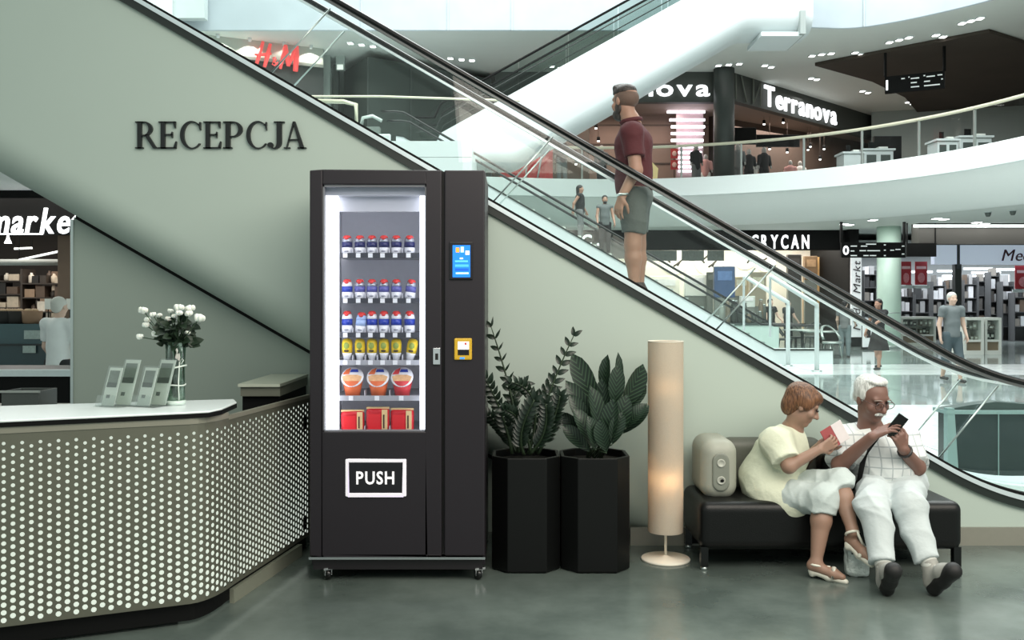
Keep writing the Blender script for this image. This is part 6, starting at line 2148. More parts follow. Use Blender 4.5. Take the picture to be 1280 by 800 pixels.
MB().tube([(0, 0, 0.12), (0, 0, 3.05 - p.z)], 0.006, 4).build('wire', black_matt, t)
# market shelves full of goods
rr = random.Random(2)
mcols = ((120, 96, 78), (90, 74, 62), (150, 126, 104), (190, 176, 156), (60, 52, 46), (36, 32, 30), (214, 206, 192), (104, 70, 50), (140, 140, 132))
for s_, (d, xa, xb, z0, n) in enumerate(((15.2, -8.8, -6.9, 0.86, 6), (14.4, -7.6, -6.55, 0.8, 6))):
    t = thing('market_shelf', ('dark market shelving against the back of the shop', 'dark market shelving nearer the white-haired shopper')[s_], 'shelving', ((xa + xb) / 2, d, 0), 0, 'market shelving')
    for q in range(n):
        z = z0 + 0.22 * q
        MB().box(xa, xb, d, d + 0.4, z - 0.02, z).build('shelf', M('market_shelf', (58, 50, 44), 0.6), t, off=((xa + xb) / 2, d, 0))
        x = xa + 0.02
        ni = -1
        while x < xb - 0.1:
            w = rr.uniform(0.08, 0.19)
            h = rr.uniform(0.07, 0.185)
            c = rr.choice(mcols)
            ni += 1
            o = thing('market_good', '%s item, %s on the %s board of the market shelving %s' % (cname(c), ORD[ni], ORD[q], ('at the back', 'by the shopper')[s_]), 'package', (x + w / 2, d + 0.15, z), 0, 'goods on the market shelving')
            if rr.random() < 0.6:
                MB().box(-w / 2, w / 2, -0.12, 0.1, 0, h).build('carton', M('mk_%d_%d_%d' % c, c, 0.5, noise=0.25, scale=20), o)
            else:
                MB().lathe([(0.04, 0), (0.045, 0.02), (0.045, h * 0.7), (0.02, h * 0.85), (0.02, h)], seg=10).build('bottle', M('mk_%d_%d_%d' % c, c, 0.5, noise=0.25, scale=20), o)
            x += w + 0.02
    MB().box(xa - 0.03, xa, d, d + 0.4, 0, z0 + 0.22 * n).build('side', M('market_shelf', (58, 50, 44), 0.6), t, off=((xa + xb) / 2, d, 0))
    MB().box(xb, xb + 0.03, d, d + 0.4, 0, z0 + 0.22 * n).build('side', M('market_shelf', (58, 50, 44), 0.6), t, off=((xa + xb) / 2, d, 0))
# teal serving counter, pale top behind, papers
d = 11.2
t = thing('serving_counter', 'teal glass-fronted market serving counter', 'counter', (W(25, 0, d).x, d, 0))
to = (W(25, 0, d).x, d, 0)
zt = EYE - (405 - HOR) * d / F
zm = EYE - (430 - HOR) * d / F
teal = M('counter_teal', (62, 92, 98), 0.25, noise=0.08)
MB().box(-8.5, W(57, 0, d).x, d, d + 0.6, 0, zm).build('body', M('counter_teal_dark', (44, 68, 74), 0.3), t, off=to)
MB().box(-8.5, W(57, 0, d).x, d + 0.05, d + 0.55, zm, zt).build('glass_case', teal, t, off=to)
MB().box(-8.5, W(57, 0, d).x, d - 0.02, d, zm - 0.02, zm).build('edge', M('edge_dark', (26, 36, 38), 0.4), t, off=to)
MB().box(W(28, 0, d).x, W(53, 0, d).x, d + 0.035, d + 0.05, EYE - (424 - HOR) * d / F, EYE - (413 - HOR) * d / F).build('price_card', M('card_pale', (170, 186, 182), 0.5, noise=0.3, scale=40), t, off=to)
MB().box(W(30, 0, d).x, W(46, 0, d).x, d - 0.03, d - 0.02, EYE - (441 - HOR) * d / F, EYE - (432 - HOR) * d / F).build('price_card', M('card_pale', (170, 186, 182), 0.5, noise=0.3, scale=40), t, off=to)
d = 8.4
zt = EYE - (462 - HOR) * d / F
t = thing('side_counter', 'long black counter with a bright edge in front of the market', 'counter', (-4.8, d, 0))
MB().box(-6.2, W(96, 0, d).x, d, d + 0.7, 0, zt - 0.05).build('body', black_matt, t, off=(-4.8, d, 0))
MB().box(-6.2, W(96, 0, d).x, d - 0.03, d + 0.02, zt - 0.06, zt).build('bright_edge', M('edge_white', (214, 224, 226), 0.35), t, off=(-4.8, d, 0))
MB().box(-6.2, W(96, 0, d).x, d + 0.02, d + 0.75, zt - 0.045, zt - 0.01).build('top', M('top_dark', (50, 54, 54), 0.4), t, off=(-4.8, d, 0))
for k, (px, py, d) in enumerate(((60, 380, 12.3), (87, 380, 12.1))):
    p = W(px, py, d)
    t = thing('paper_notice', ('white paper notice left of the white-haired shopper', 'white paper notice on the wooden post by the shopper')[k], 'notice', (p.x, d, p.z))
    MB().box(-0.045, 0.045, 0, 0.005, -0.07, 0.07).build('sheet', warm_white, t)
    MB().box(-0.006, 0.006, 0.005, 0.012, -p.z, 0.07).build('stand', black_matt, t)
for k, (px, c, lab) in enumerate(((8, (30, 30, 30), 'dark round bread basket on the market counter'), (22, (40, 38, 36), 'dark basket with pale rolls on the market counter'), (40, (150, 120, 96), 'wooden tray of pastries on the market counter'))):
    d = 11.4
    p = W(px, 403, d)
    t = thing('bread_basket', lab, 'basket', (p.x, d, EYE - (405 - HOR) * d / F), 0, 'baskets on the market counter')
    MB().lathe([(0.08, 0), (0.11, 0.02), (0.12, 0.16), (0.11, 0.16), (0.1, 0.03), (0, 0.03)], seg=16).build('bowl', M('bas_%d' % c[0], c, 0.7), t)
    for q in range(4):
        MB().ball((0.05 * math.cos(q * 1.6), 0.05 * math.sin(q * 1.6) - 0.02, 0.16), (0.045, 0.035, 0.03), 8, 5).build('bread_roll', M('roll_tan', (186, 160, 130), 0.7), t)
# ------------------------------------------------------------------ people
def skin_mat(name, rgb):
    return M(name, rgb, 0.5, noise=0.05, scale=25, sss=0.08, bump=0.04, bscale=180)


skin_f = skin_mat('skin_woman', (152, 121, 104))
skin_m = skin_mat('skin_man', (124, 91, 80))
skin_r = skin_mat('skin_rider', (158, 122, 104))


def V(px, py, d):
    return W(px, py, d)


def hair_mat(name, c1, c2):
    m = M(name, c2, 0.5, noise=0.1, scale=20)
    nt = m.node_tree
    p = nt.nodes['Principled BSDF']
    tc = nt.nodes.new('ShaderNodeTexCoord')
    mp = nt.nodes.new('ShaderNodeMapping')
    mp.inputs['Scale'].default_value = (130, 90, 16)
    mp.inputs['Rotation'].default_value = (0.3, 0.5, 0)
    nz = nt.nodes.new('ShaderNodeTexNoise')
    nz.inputs['Scale'].default_value = 1.0
    nz.inputs['Detail'].default_value = 3
    nt.links.new(tc.outputs['Object'], mp.inputs[0])
    nt.links.new(mp.outputs[0], nz.inputs['Vector'])
    cr = nt.nodes.new('ShaderNodeValToRGB')
    cr.color_ramp.elements[0].position = 0.35
    cr.color_ramp.elements[1].position = 0.65
    cr.color_ramp.elements[0].color = lin(c1) + (1,)
    cr.color_ramp.elements[1].color = lin(c2) + (1,)
    nt.links.new(nz.outputs['Fac'], cr.inputs[0])
    nt.links.new(cr.outputs[0], p.inputs['Base Color'])
    b = nt.nodes.new('ShaderNodeBump')
    b.inputs['Strength'].default_value = 0.5
    b.inputs['Distance'].default_value = 0.01
    nt.links.new(nz.outputs['Fac'], b.inputs['Height'])
    nt.links.new(b.outputs['Normal'], p.inputs['Normal'])
    return m


# ---------- seated woman reading her phone
g0 = V(985, 722, 5.6)
wo_ = (g0.x, 5.6, 0)
woman = thing('person', 'short-haired person in a pale yellow tunic and cropped trousers, sitting with legs crossed, reading', 'person', wo_)
hc = V(1003, 507, 5.72)
fwd = Vector((0.80, -0.18, -0.42))
upv = Vector((0.34, -0.05, 0.94))
HP, hat, HR_ = head_prims(hc, fwd, upv, 1.02)
neck = V(990, 537, 5.78)
chest = V(975, 568, 5.79)
hip = V(966, 612, 5.80)
sh_n, sh_f = V(972, 553, 5.63), V(985, 550, 5.95)
el_n, el_f = V(986, 583, 5.52), V(1002, 580, 5.92)
wr_n, wr_f = V(1024, 562, 5.50), V(1026, 556, 5.62)
hip_n, hip_f = V(972, 622, 5.68), V(972, 616, 5.88)
kn_s = V(1030, 622, 5.44)        # supporting leg
an_s = V(1020, 704, 5.37)
kn_c = V(1048, 601, 5.50)        # crossed leg on top
an_c = V(1066, 664, 5.33)
body = list(HP) + [
    C(neck + Vector((0, 0, -0.03)), 0.055, hat(0.0, -0.01, -0.06), 0.050),
    C(neck, 0.07, chest, 0.12), C(chest, 0.14, hip, 0.15), C(sh_n, 0.055, sh_f, 0.055),
    C(sh_n, 0.050, el_n, 0.041), C(el_n, 0.040, wr_n, 0.026), C(sh_f, 0.050, el_f, 0.041), C(el_f, 0.040, wr_f, 0.026),
    C(hip_n, 0.11, kn_s, 0.062), C(kn_s, 0.056, kn_s.lerp(an_s, 0.35), 0.058), C(kn_s.lerp(an_s, 0.35), 0.058, an_s, 0.031),
    C(hip_f, 0.11, kn_c, 0.064), C(kn_c, 0.056, kn_c.lerp(an_c, 0.35), 0.056), C(kn_c.lerp(an_c, 0.35), 0.056, an_c, 0.031)]
# feet inside the sandals
heel_s, toe_s = Vector((an_s.x - 0.015, an_s.y + 0.01, 0.075)), Vector((an_s.x + 0.125, an_s.y - 0.075, 0.032))
body += [C(an_s, 0.032, heel_s, 0.030), C(heel_s, 0.030, heel_s.lerp(toe_s, 0.7), 0.030), C(heel_s.lerp(toe_s, 0.7), 0.030, toe_s, 0.02)]
heel_c = an_c + Vector((0.0, 0.035, -0.055))
toe_c = heel_c + Vector((0.055, -0.15, -0.075))
body += [C(an_c, 0.032, heel_c, 0.030), C(heel_c, 0.030, heel_c.lerp(toe_c, 0.7), 0.030), C(heel_c.lerp(toe_c, 0.7), 0.030, toe_c, 0.02)]
body += hand_prims(wr_n, (0.85, 0.05, 0.42), (0.1, 0.95, 0.25), -1, (0.25, 0.55, 0.5), 0.92, 0.6)
body += hand_prims(wr_f, (0.85, -0.05, 0.45), (0.1, -0.95, 0.3), 1, (0.35, 0.6, 0.5), 0.92, 0.6)
sdf_mesh('body', body, skin_f, woman, vox=0.0055, k=0.022, off=wo_)
# tunic
tun = M('tunic_yellow', (208, 212, 190), 0.8, noise=0.05, scale=14, bump=0.25, bscale=30)
tn = [C(neck + Vector((-0.01, 0, -0.045)), 0.082, chest, 0.150), C(chest, 0.165, V(962, 600, 5.80), 0.175), C(V(962, 600, 5.80), 0.175, V(972, 622, 5.76), 0.165),
      C(V(966, 616, 5.70), 0.15, V(988, 628, 5.62), 0.125, cut=[(V(1002, 630, 5.6), (1, 0, -0.12)), (V(985, 648, 5.6), (-0.1, 0, -1))]),
      C(sh_n, 0.085, sh_f, 0.085),
      C(sh_n, 0.088, el_n + (el_n - sh_n) * 0.2, 0.088, cut=[(sh_n.lerp(el_n, 0.80), (el_n - sh_n))]),
      C(sh_f, 0.088, el_f + (el_f - sh_f) * 0.2, 0.085, cut=[(sh_f.lerp(el_f, 0.80), (el_f - sh_f))])]
sdf_mesh('tunic', tn, tun, woman, vox=0.008, k=0.05, off=wo_, folds=0.010, fscale=24, cuts=[(neck + Vector((0.01, 0, 0.012)), (0.30, 0, 1.0))])
# cropped trousers
cap = M('trousers_offwhite', (190, 201, 199), 0.8, noise=0.04, bump=0.2, bscale=30)
en_s, en_c = kn_s.lerp(an_s, 0.24), kn_c.lerp(an_c, 0.16)
tr = [C(hip_n, 0.112, kn_s, 0.080), C(kn_s, 0.083, kn_s.lerp(an_s, 0.3), 0.076, cut=[(en_s, an_s - kn_s)]),
      C(hip_f, 0.120, kn_c, 0.082), C(kn_c, 0.084, kn_c.lerp(an_c, 0.3), 0.076, cut=[(en_c, an_c - kn_c)]), C(hip_n, 0.11, hip_f, 0.11)]
sdf_mesh('cropped_trousers', tr, cap, woman, vox=0.008, k=0.03, off=wo_, folds=0.008, fscale=26)
# hair: short brown crop
brown_hair = hair_mat('hair_brown', (70, 44, 28), (128, 88, 60))
hr = [E(hat(0, -0.022, 0.048), (0.086 * 1.02, 0.108, 0.090), HR_, cut=[(hat(0, 0.078, 0.0), fwd), (hat(0, 0.03, -0.012), fwd * 0.75 - upv * 0.6)]),
      E(hat(0, -0.062, -0.01), (0.074, 0.062, 0.085), HR_), E(hat(0, 0.048, 0.078), (0.066, 0.044, 0.036), HR_),
      E(hat(0.07, 0.0, 0.025), (0.022, 0.05, 0.05), HR_), E(hat(-0.07, 0.0, 0.025), (0.022, 0.05, 0.05), HR_)]
sdf_mesh('hair', hr, brown_hair, woman, vox=0.0055, k=0.02, off=wo_, folds=0.0022, fscale=38)
for q in (-1, 1):
    MB().ball(hat(q * 0.031, 0.087, 0.012), 0.009, 8, 6).build('eye', M('eye_dark', (40, 30, 26), 0.2), woman, off=wo_)
# heeled sandals
sand = M('sandal_cream', (222, 220, 206), 0.4, noise=0.03)
for k, (h_, t_, a_) in enumerate(((heel_s, toe_s, an_s), (heel_c, toe_c, an_c))):
    d_ = (t_ - h_).normalized()
    dn = Vector((0, 0, -1)) if k == 0 else Vector((-0.35, -0.25, -0.9)).normalized()
    sole = [C(h_ + dn * 0.03, 0.026, h_.lerp(t_, 0.55) + dn * 0.028, 0.028), C(h_.lerp(t_, 0.55) + dn * 0.028, 0.028, t_ + d_ * 0.02 + dn * 0.018, 0.02)]
    # heel block
    sole.append(C(h_ + dn * 0.03 - d_ * 0.005, 0.024, h_ + dn * 0.052 - d_ * 0.005, 0.020))
    sh_o = sdf_mesh('sandal', [C(p[1], p[2] * 0.8, p[3], p[4] * 0.8) for p in sole], sand, woman, vox=0.006, k=0.02, off=wo_)
    mb = MB()
    side = d_.cross(Vector((0, 0, 1))).normalized()
    m_ = h_.lerp(t_, 0.72)
    up_ = -dn
    mb.tube([m_ + side * 0.036 + dn * 0.02, m_ + side * 0.022 + up_ * 0.028, m_ + up_ * 0.036, m_ - side * 0.022 + up_ * 0.028, m_ - side * 0.036 + dn * 0.02], 0.012, 8, flat=0.6)
    mb.build('toe_strap', sand, sh_o, off=wo_)
    c_ = a_ + dn * 0.012
    mb = MB()
    ax = (kn_s - an_s if k == 0 else kn_c - an_c).normalized()
    u1 = ax.cross(d_).normalized()
    u2 = u1.cross(ax).normalized()
    mb.tube([c_ + u1 * (0.036 * math.cos(w)) + u2 * (0.036 * math.sin(w)) for w in [2 * math.pi * i / 16 for i in range(17)]], 0.008, 6)
    mb.tube([c_ + u2 * 0.036, h_.lerp(t_, 0.6) + up_ * 0.03], 0.008, 6)
    mb.tube([c_ - u2 * 0.034, h_ + dn * 0.02 - d_ * 0.028], 0.009, 6)
    mb.build('ankle_strap', sand, sh_o, off=wo_)
# what she reads: a red and white folded wallet phone case
pc = (wr_n + wr_f) / 2 + Vector((0.085, -0.015, 0.075))
ph = thing('phone_case', 'open red and white wallet phone case held up by the seated reader', 'phone', pc)
a_dir = Vector((0.85, 0, 0.53)).normalized()
b_dir = Vector((-0.4, 0.25, 0.85)).normalized()
n_dir = a_dir.cross(b_dir).normalized()


def flat_box(p, u, v, n, su, sv, sn, name, mat, parent, off):
    pts = []
    for zz in (-sn, sn):
        for a, b in ((-1, -1), (1, -1), (1, 1), (-1, 1)):
            pts.append(p + u * (a * su) + v * (b * sv) + n * zz)
    return MB().hexa(pts).build(name, mat, parent, off=off, bevel=min(su, sv, sn) * 0.4)


flat_box(pc - a_dir * 0.035, a_dir, b_dir, n_dir, 0.036, 0.062, 0.005, 'red_cover', M('case_red', (150, 60, 62), 0.5), ph, tuple(pc))
flat_box(pc + a_dir * 0.036, a_dir, b_dir, n_dir, 0.034, 0.06, 0.004, 'pale_page', M('case_pale', (214, 206, 206), 0.5), ph, tuple(pc))
flat_box(pc + a_dir * 0.040 + n_dir * -0.005, a_dir, b_dir, n_dir, 0.009, 0.05, 0.001, 'red_stripe', M('case_red', (150, 60, 62), 0.5), ph, tuple(pc))

# ---------- seated man with a phone
mo_ = (V(1105, 0, 5.6).x, 5.6, 0)
man = thing('person', 'white-haired person with moustache and glasses in a checked shirt, seated, using a phone', 'person', mo_)
hc = V(1090, 499, 5.66)
fwd = Vector((0.28, -0.90, -0.30))
upv = Vector((0.05, -0.28, 0.95))
HP, hat, HR_ = head_prims(hc, fwd, upv, 1.12, 1.2)
neck = V(1088, 536, 5.74)
chest = V(1091, 560, 5.76)
belly = V(1104, 580, 5.70)
hipc = V(1108, 605, 5.74)
shr, shl = V(1055, 551, 5.75), V(1127, 549, 5.74)       # his right / left
elr, ell = V(1050, 581, 5.62), V(1146, 584, 5.60)
wrr, wrl = V(1090, 546, 5.42), V(1129, 561, 5.43)
hir, hil = V(1090, 606, 5.72), V(1127, 606, 5.72)
knr, knl = V(1092, 634, 5.28), V(1135, 633, 5.27)
anr, anl = V(1104, 707, 5.12), V(1161, 704, 5.12)
anr.z = max(anr.z, 0.105)
anl.z = max(anl.z, 0.105)
hdr = Vector((0.80, -0.35, 0.55)).normalized()
hdl = Vector((-0.42, -0.35, 0.80)).normalized()
body = list(HP) + [C(neck + Vector((0, 0, -0.04)), 0.066, hat(0, -0.02, -0.06), 0.060), C(neck, 0.08, chest, 0.13), C(chest, 0.15, hipc, 0.15),
                   C(shr, 0.06, shl, 0.06), C(shr, 0.058, elr, 0.048), C(elr, 0.048, wrr, 0.031), C(shl, 0.058, ell, 0.048), C(ell, 0.048, wrl, 0.031),
                   C(hir, 0.10, knr, 0.062), C(knr, 0.06, anr, 0.035), C(hil, 0.10, knl, 0.062), C(knl, 0.06, anl, 0.035)]
body += hand_prims(wrr, hdr, (0.25, 0.35, -0.9), 1, (0.1, 0.35, 0.3), 1.02, 0.5)
body += hand_prims(wrl, hdl, (-0.35, 0.8, 0.35), -1, (0.5, 0.7, 0.5), 1.02, 0.8)
sdf_mesh('body', body, skin_m, man, vox=0.0055, k=0.024, off=mo_)
shirt_mat = bpy.data.materials.new('checked_shirt')
shirt_mat.use_nodes = True
nt = shirt_mat.node_tree
pb = nt.nodes['Principled BSDF']
pb.inputs['Roughness'].default_value = 0.8
tc = nt.nodes.new('ShaderNodeTexCoord')
sp = nt.nodes.new('ShaderNodeSeparateXYZ')
nt.links.new(tc.outputs['Object'], sp.inputs[0])
last = None
for ax, fr in ((0, 105.0), (2, 105.0)):
    a = nt.nodes.new('ShaderNodeMath'); a.operation = 'MULTIPLY'; a.inputs[1].default_value = fr
    nt.links.new(sp.outputs[ax], a.inputs[0])
    b = nt.nodes.new('ShaderNodeMath'); b.operation = 'SINE'
    nt.links.new(a.outputs[0], b.inputs[0])
    c = nt.nodes.new('ShaderNodeMath'); c.operation = 'GREATER_THAN'; c.inputs[1].default_value = 0.93
    nt.links.new(b.outputs[0], c.inputs[0])
    if last is None:
        last = c
    else:
        mxm = nt.nodes.new('ShaderNodeMath'); mxm.operation = 'MAXIMUM'
        nt.links.new(last.outputs[0], mxm.inputs[0]); nt.links.new(c.outputs[0], mxm.inputs[1])
        last = mxm
mixc = nt.nodes.new('ShaderNodeMixRGB')
mixc.inputs[1].default_value = lin((210, 214, 213)) + (1,)
mixc.inputs[2].default_value = lin((168, 175, 177)) + (1,)
nt.links.new(last.outputs[0], mixc.inputs[0])
nt.links.new(mixc.outputs[0], pb.inputs['Base Color'])
ct_ = 0.62
ssr, ssl = shr.lerp(elr, 0.92), shl.lerp(ell, 0.95)
st = [C(neck + Vector((0, 0, -0.055)), 0.095, chest, 0.165), C(chest, 0.175, belly, 0.185), C(belly, 0.18, V(1106, 598, 5.72), 0.178),
      C(shr, 0.082, shl, 0.082), C(shr, 0.088, elr + (elr - shr) * 0.3, 0.088, cut=[(ssr, elr - shr)]), C(shl, 0.088, ell + (ell - shl) * 0.3, 0.086, cut=[(ssl, ell - shl)])]
sho = sdf_mesh('checked_shirt', st, shirt_mat, man, vox=0.008, k=0.05, off=mo_, folds=0.009, fscale=22, cuts=[(V(0, 603, 5.6), (0, 0, -1)), (neck + Vector((0, -0.02, 0.005)), (0, -0.35, 1.0))])
# collar and placket
cl = M('collar_white', (228, 232, 230), 0.8)
for q in (-1, 1):
    p0 = neck + Vector((q * 0.018, -0.105, -0.035))
    MB().hexa([p0, p0 + Vector((q * 0.075, 0.035, 0.012)), p0 + Vector((q * 0.080, 0.06, 0.03)), p0 + Vector((q * 0.01, 0.03, 0.045)),
               p0 + Vector((q * 0.012, -0.02, -0.04)), p0 + Vector((q * 0.078, 0.012, -0.012)), p0 + Vector((q * 0.085, 0.05, 0.035)), p0 + Vector((q * 0.015, 0.02, 0.05))]).build('collar', cl, sho, off=mo_)
MB().tube([neck + Vector((0.012, -0.125, -0.07)), chest + Vector((0.012, -0.172, -0.02)), belly + Vector((0.004, -0.186, 0.0)), belly + Vector((0.0, -0.176, -0.08))], 0.012, 6, flat=0.5).build('placket', cl, sho, off=mo_)
# trousers
tr_m = M('trousers_white', (192, 201, 202), 0.8, noise=0.04, bump=0.2, bscale=30)
er, el_ = knr.lerp(anr, 0.93), knl.lerp(anl, 0.93)
tr = [C(hir, 0.125, knr, 0.088), C(knr, 0.088, anr, 0.062, cut=[(er, anr - knr)]), C(hil, 0.125, knl, 0.088), C(knl, 0.088, anl, 0.062, cut=[(el_, anl - knl)]), C(hir, 0.14, hil, 0.14),
      C(V(1108, 597, 5.72), 0.15, V(1108, 606, 5.74), 0.165)]
sdf_mesh('trousers', tr, tr_m, man, vox=0.008, k=0.03, off=mo_, folds=0.011, fscale=22, cuts=[(V(0, 592, 5.6), (0, 0, 1))])
# shoulder strap
MB().tube([V(1108, 533, 5.56), V(1098, 545, 5.545), V(1087, 560, 5.53), V(1078, 580, 5.53), V(1074, 600, 5.56), V(1066, 612, 5.62)], 0.017, 8, flat=0.5).build('bag_strap', black_matt, man, off=mo_)
# white hair, moustache, eyebrows, glasses
wh = hair_mat('hair_white', (168, 170, 166), (224, 226, 222))
s_ = 1.12
hr = [E(hat(0, -0.028, 0.052), (0.080 * s_, 0.099 * s_, 0.079 * s_), HR_, cut=[(hat(0, 0.030, 0.07), fwd * 0.86 - upv * 0.5)]),
      E(hat(0, -0.064, 0.0), (0.070 * s_, 0.045 * s_, 0.055 * s_), HR_), E(hat(0.070, -0.012, 0.03), (0.016, 0.045, 0.045), HR_), E(hat(-0.070, -0.012, 0.03), (0.016, 0.045, 0.045), HR_),
      E(hat(0.0, 0.022, 0.112), (0.06, 0.045, 0.020), HR_)]
sdf_mesh('hair', hr, wh, man, vox=0.0055, k=0.015, off=mo_, folds=0.0022, fscale=40)
sdf_mesh('moustache', [C(hat(-0.03, 0.088, -0.052), 0.008, hat(0, 0.098, -0.044), 0.012), C(hat(0.03, 0.088, -0.052), 0.008, hat(0, 0.098, -0.044), 0.012)], wh, man, vox=0.003, k=0.01, off=mo_)
for q in (-1, 1):
    MB().ball(hat(q * 0.031, 0.086, 0.012), 0.010, 8, 6).build('eye', M('eye_dark', (40, 30, 26), 0.2), man, off=mo_)
    MB().tube([hat(q * 0.015, 0.098, 0.032), hat(q * 0.035, 0.096, 0.036), hat(q * 0.052, 0.082, 0.028)], 0.0035, 6).build('eyebrow', M('eyebrow_grey', (150, 136, 128), 0.7), man, off=mo_)
gls = M('glasses_metal', (90, 70, 68), 0.3, metal=0.3)
mb = MB()
for q in (-1, 1):
    mb.tube([hat(q * 0.034 + 0.026 * math.cos(w), 0.108, 0.006 + 0.018 * math.sin(w)) for w in [2 * math.pi * i / 14 for i in range(15)]], 0.0025, 5)
    mb.tube([hat(q * 0.060, 0.106, 0.012), hat(q * 0.078, 0.04, 0.012), hat(q * 0.082, -0.01, 0.008)], 0.0025, 5)
mb.tube([hat(-0.009, 0.110, 0.012), hat(0.009, 0.110, 0.012)], 0.0025, 5)
mb.build('glasses', gls, man, off=mo_)
# watch
wd = (wrl - ell).normalized()
u1 = wd.cross(Vector((0, -1, 0))).normalized()
u2 = u1.cross(wd)
cw = ell.lerp(wrl, 0.88)
MB().tube([cw + u1 * (0.036 * math.cos(w)) + u2 * (0.036 * math.sin(w)) for w in [2 * math.pi * i / 16 for i in range(17)]], 0.010, 6).build('watch', M('watch_strap', (40, 38, 38), 0.4), man, off=mo_)
# shoes with the dark soles turned to the viewer, socks
shoe_up = M('shoe_light', (150, 150, 144), 0.5, noise=0.2, scale=20)
sole_m = M('shoe_sole', (18, 18, 18), 0.6, noise=0.2, scale=30)
sock_m = M('sock_pale', (196, 198, 192), 0.8)
for k, (kn, an, out_) in enumerate(((knr, anr, -0.12), (knl, anl, 0.16))):
    d_ = Vector((out_, -0.70, 0.62)).normalized()          # toes up and outwards
    heel = Vector((an.x + out_ * 0.02, an.y - 0.055, 0.046))
    toe = heel + d_ * 0.20
    toe.z = max(toe.z, 0.06)
    nrm = Vector((0, 0.66, 0.72))
    nrm = (nrm - d_ * nrm.dot(d_)).normalized()             # instep side
    so_ = sdf_mesh('shoe', [C(heel + nrm * 0.03, 0.040, heel.lerp(toe, 0.6) + nrm * 0.028, 0.045), C(heel.lerp(toe, 0.6) + nrm * 0.028, 0.045, toe + nrm * 0.012, 0.034), C(heel + nrm * 0.03, 0.043, an + Vector((0, -0.01, 0.0)), 0.046)],
                   shoe_up, man, vox=0.006, k=0.03, off=mo_)
    sdf_mesh('sole', [C(heel - nrm * 0.006, 0.041, heel.lerp(toe, 0.45) - nrm * 0.004, 0.036), C(heel.lerp(toe, 0.45) - nrm * 0.004, 0.036, toe + nrm * 0.0, 0.046)], sole_m, so_, vox=0.006, k=0.03, off=mo_)
    sd_ = d_.cross(nrm)
    MB().tube([heel.lerp(toe, 0.5) + nrm * 0.066 - sd_ * 0.03, heel.lerp(toe, 0.5) + nrm * 0.075, heel.lerp(toe, 0.5) + nrm * 0.066 + sd_ * 0.03], 0.009, 6).build('lace', M('lace_white', (220, 222, 218), 0.7), so_, off=mo_)
    sdf_mesh('sock', [C(kn.lerp(an, 0.86), 0.047, an + Vector((0, -0.012, -0.005)), 0.046)], sock_m, man, vox=0.006, k=0.0, off=mo_)
# phone
pp = (wrl + hdl * 0.10 + wrr + hdr * 0.13) / 2 + Vector((0.005, 0.0, 0.03))
ph = thing('smartphone', 'black smartphone between the hands of the white-haired person', 'phone', pp)
u = Vector((0.55, -0.2, 0.8)).normalized()
v = Vector((0.8, 0.1, -0.55)).normalized()
n_ = u.cross(v).normalized()
v = n_.cross(u).normalized()
flat_box(pp, u, v, n_, 0.070, 0.034, 0.005, 'case', black_gloss, ph, tuple(pp))
flat_box(pp + n_ * 0.0055, u, v, n_, 0.062, 0.031, 0.0008, 'screen', M('phone_screen', (150, 156, 160), 0.2, emit=0.2), ph, tuple(pp))

# ---------- bags
bc = V(1046, 606, 5.83)
bag = thing('shoulder_bag', 'black leather shoulder bag standing on the bench between the two sitters', 'bag', (bc.x, 5.83, 0.41))
sdf_mesh('bag_body', [('b', (0, 0, 0.135), (0.115, 0.10, 0.135), None, {'round': 0.06}), ('b', (0.0, -0.085, 0.09), (0.085, 0.03, 0.075), None, {'round': 0.028})], leather, bag, vox=0.008, k=0.02, folds=0.004, fscale=30)
MB().tube([(-0.08, 0, 0.26), (-0.07, 0.02, 0.36), (0, 0.03, 0.40), (0.07, 0.02, 0.36), (0.08, 0, 0.26)], 0.010, 6).build('handle', leather, bag)
MB().tube([(-0.07, -0.119, 0.13), (0.07, -0.119, 0.13)], 0.004, 6).build('zip', steel, bag)
pbx = V(1073, 708, 5.42)
pbag = thing('plastic_bag', 'crumpled white plastic bag on the floor under the bench edge', 'bag', (pbx.x, 5.44, 0))
sdf_mesh('bag_film', [('b', (0, 0, 0.085), (0.065, 0.05, 0.085), None, {'round': 0.03}), C((0.0, 0, 0.15), 0.03, (0.02, 0, 0.185), 0.02)], M('plastic_white', (206, 218, 214), 0.25, noise=0.3, scale=30, bump=0.8, bscale=45), pbag, vox=0.006, k=0.02, folds=0.006, fscale=48)
MB().tube([(-0.05, -0.045, 0.14), (0.0, -0.056, 0.148), (0.05, -0.045, 0.14)], 0.006, 5).build('crease', M('plastic_dark', (60, 70, 68), 0.3), pbag)

# ---------- rider on the near escalator, seen from behind-left
rd = 6.45
base = V(793, 371, rd)
ro_ = (base.x, rd, base.z)
rider = thing('person', 'bearded person in a dark red polo shirt and grey shorts riding the near escalator', 'person', ro_)
hc = V(781, 128, rd)
fwd = Vector((-0.62, 0.78, -0.05))
HP, hat, HR_ = head_prims(hc, fwd, (0, 0, 1), 0.98)
right = fwd.cross(Vector((0, 0, 1))).normalized()
neck = V(789, 152, rd)
chest = V(791, 180, rd)
waist = V(793, 232, rd)
shL, shR = V(789, 166, rd - 0.15), V(789, 164, rd + 0.16)
elL, elR = V(795, 213, rd - 0.17), V(797, 213, rd + 0.17)
wrL, wrR = V(777, 246, rd - 0.19), V(780, 247, rd + 0.18)
hL, hR = V(795, 246, rd - 0.075), V(795, 246, rd + 0.075)
kL, kR = V(791, 306, rd - 0.08), V(797, 306, rd + 0.08)
aL, aR = V(793, 356, rd - 0.08), V(799, 356, rd + 0.08)
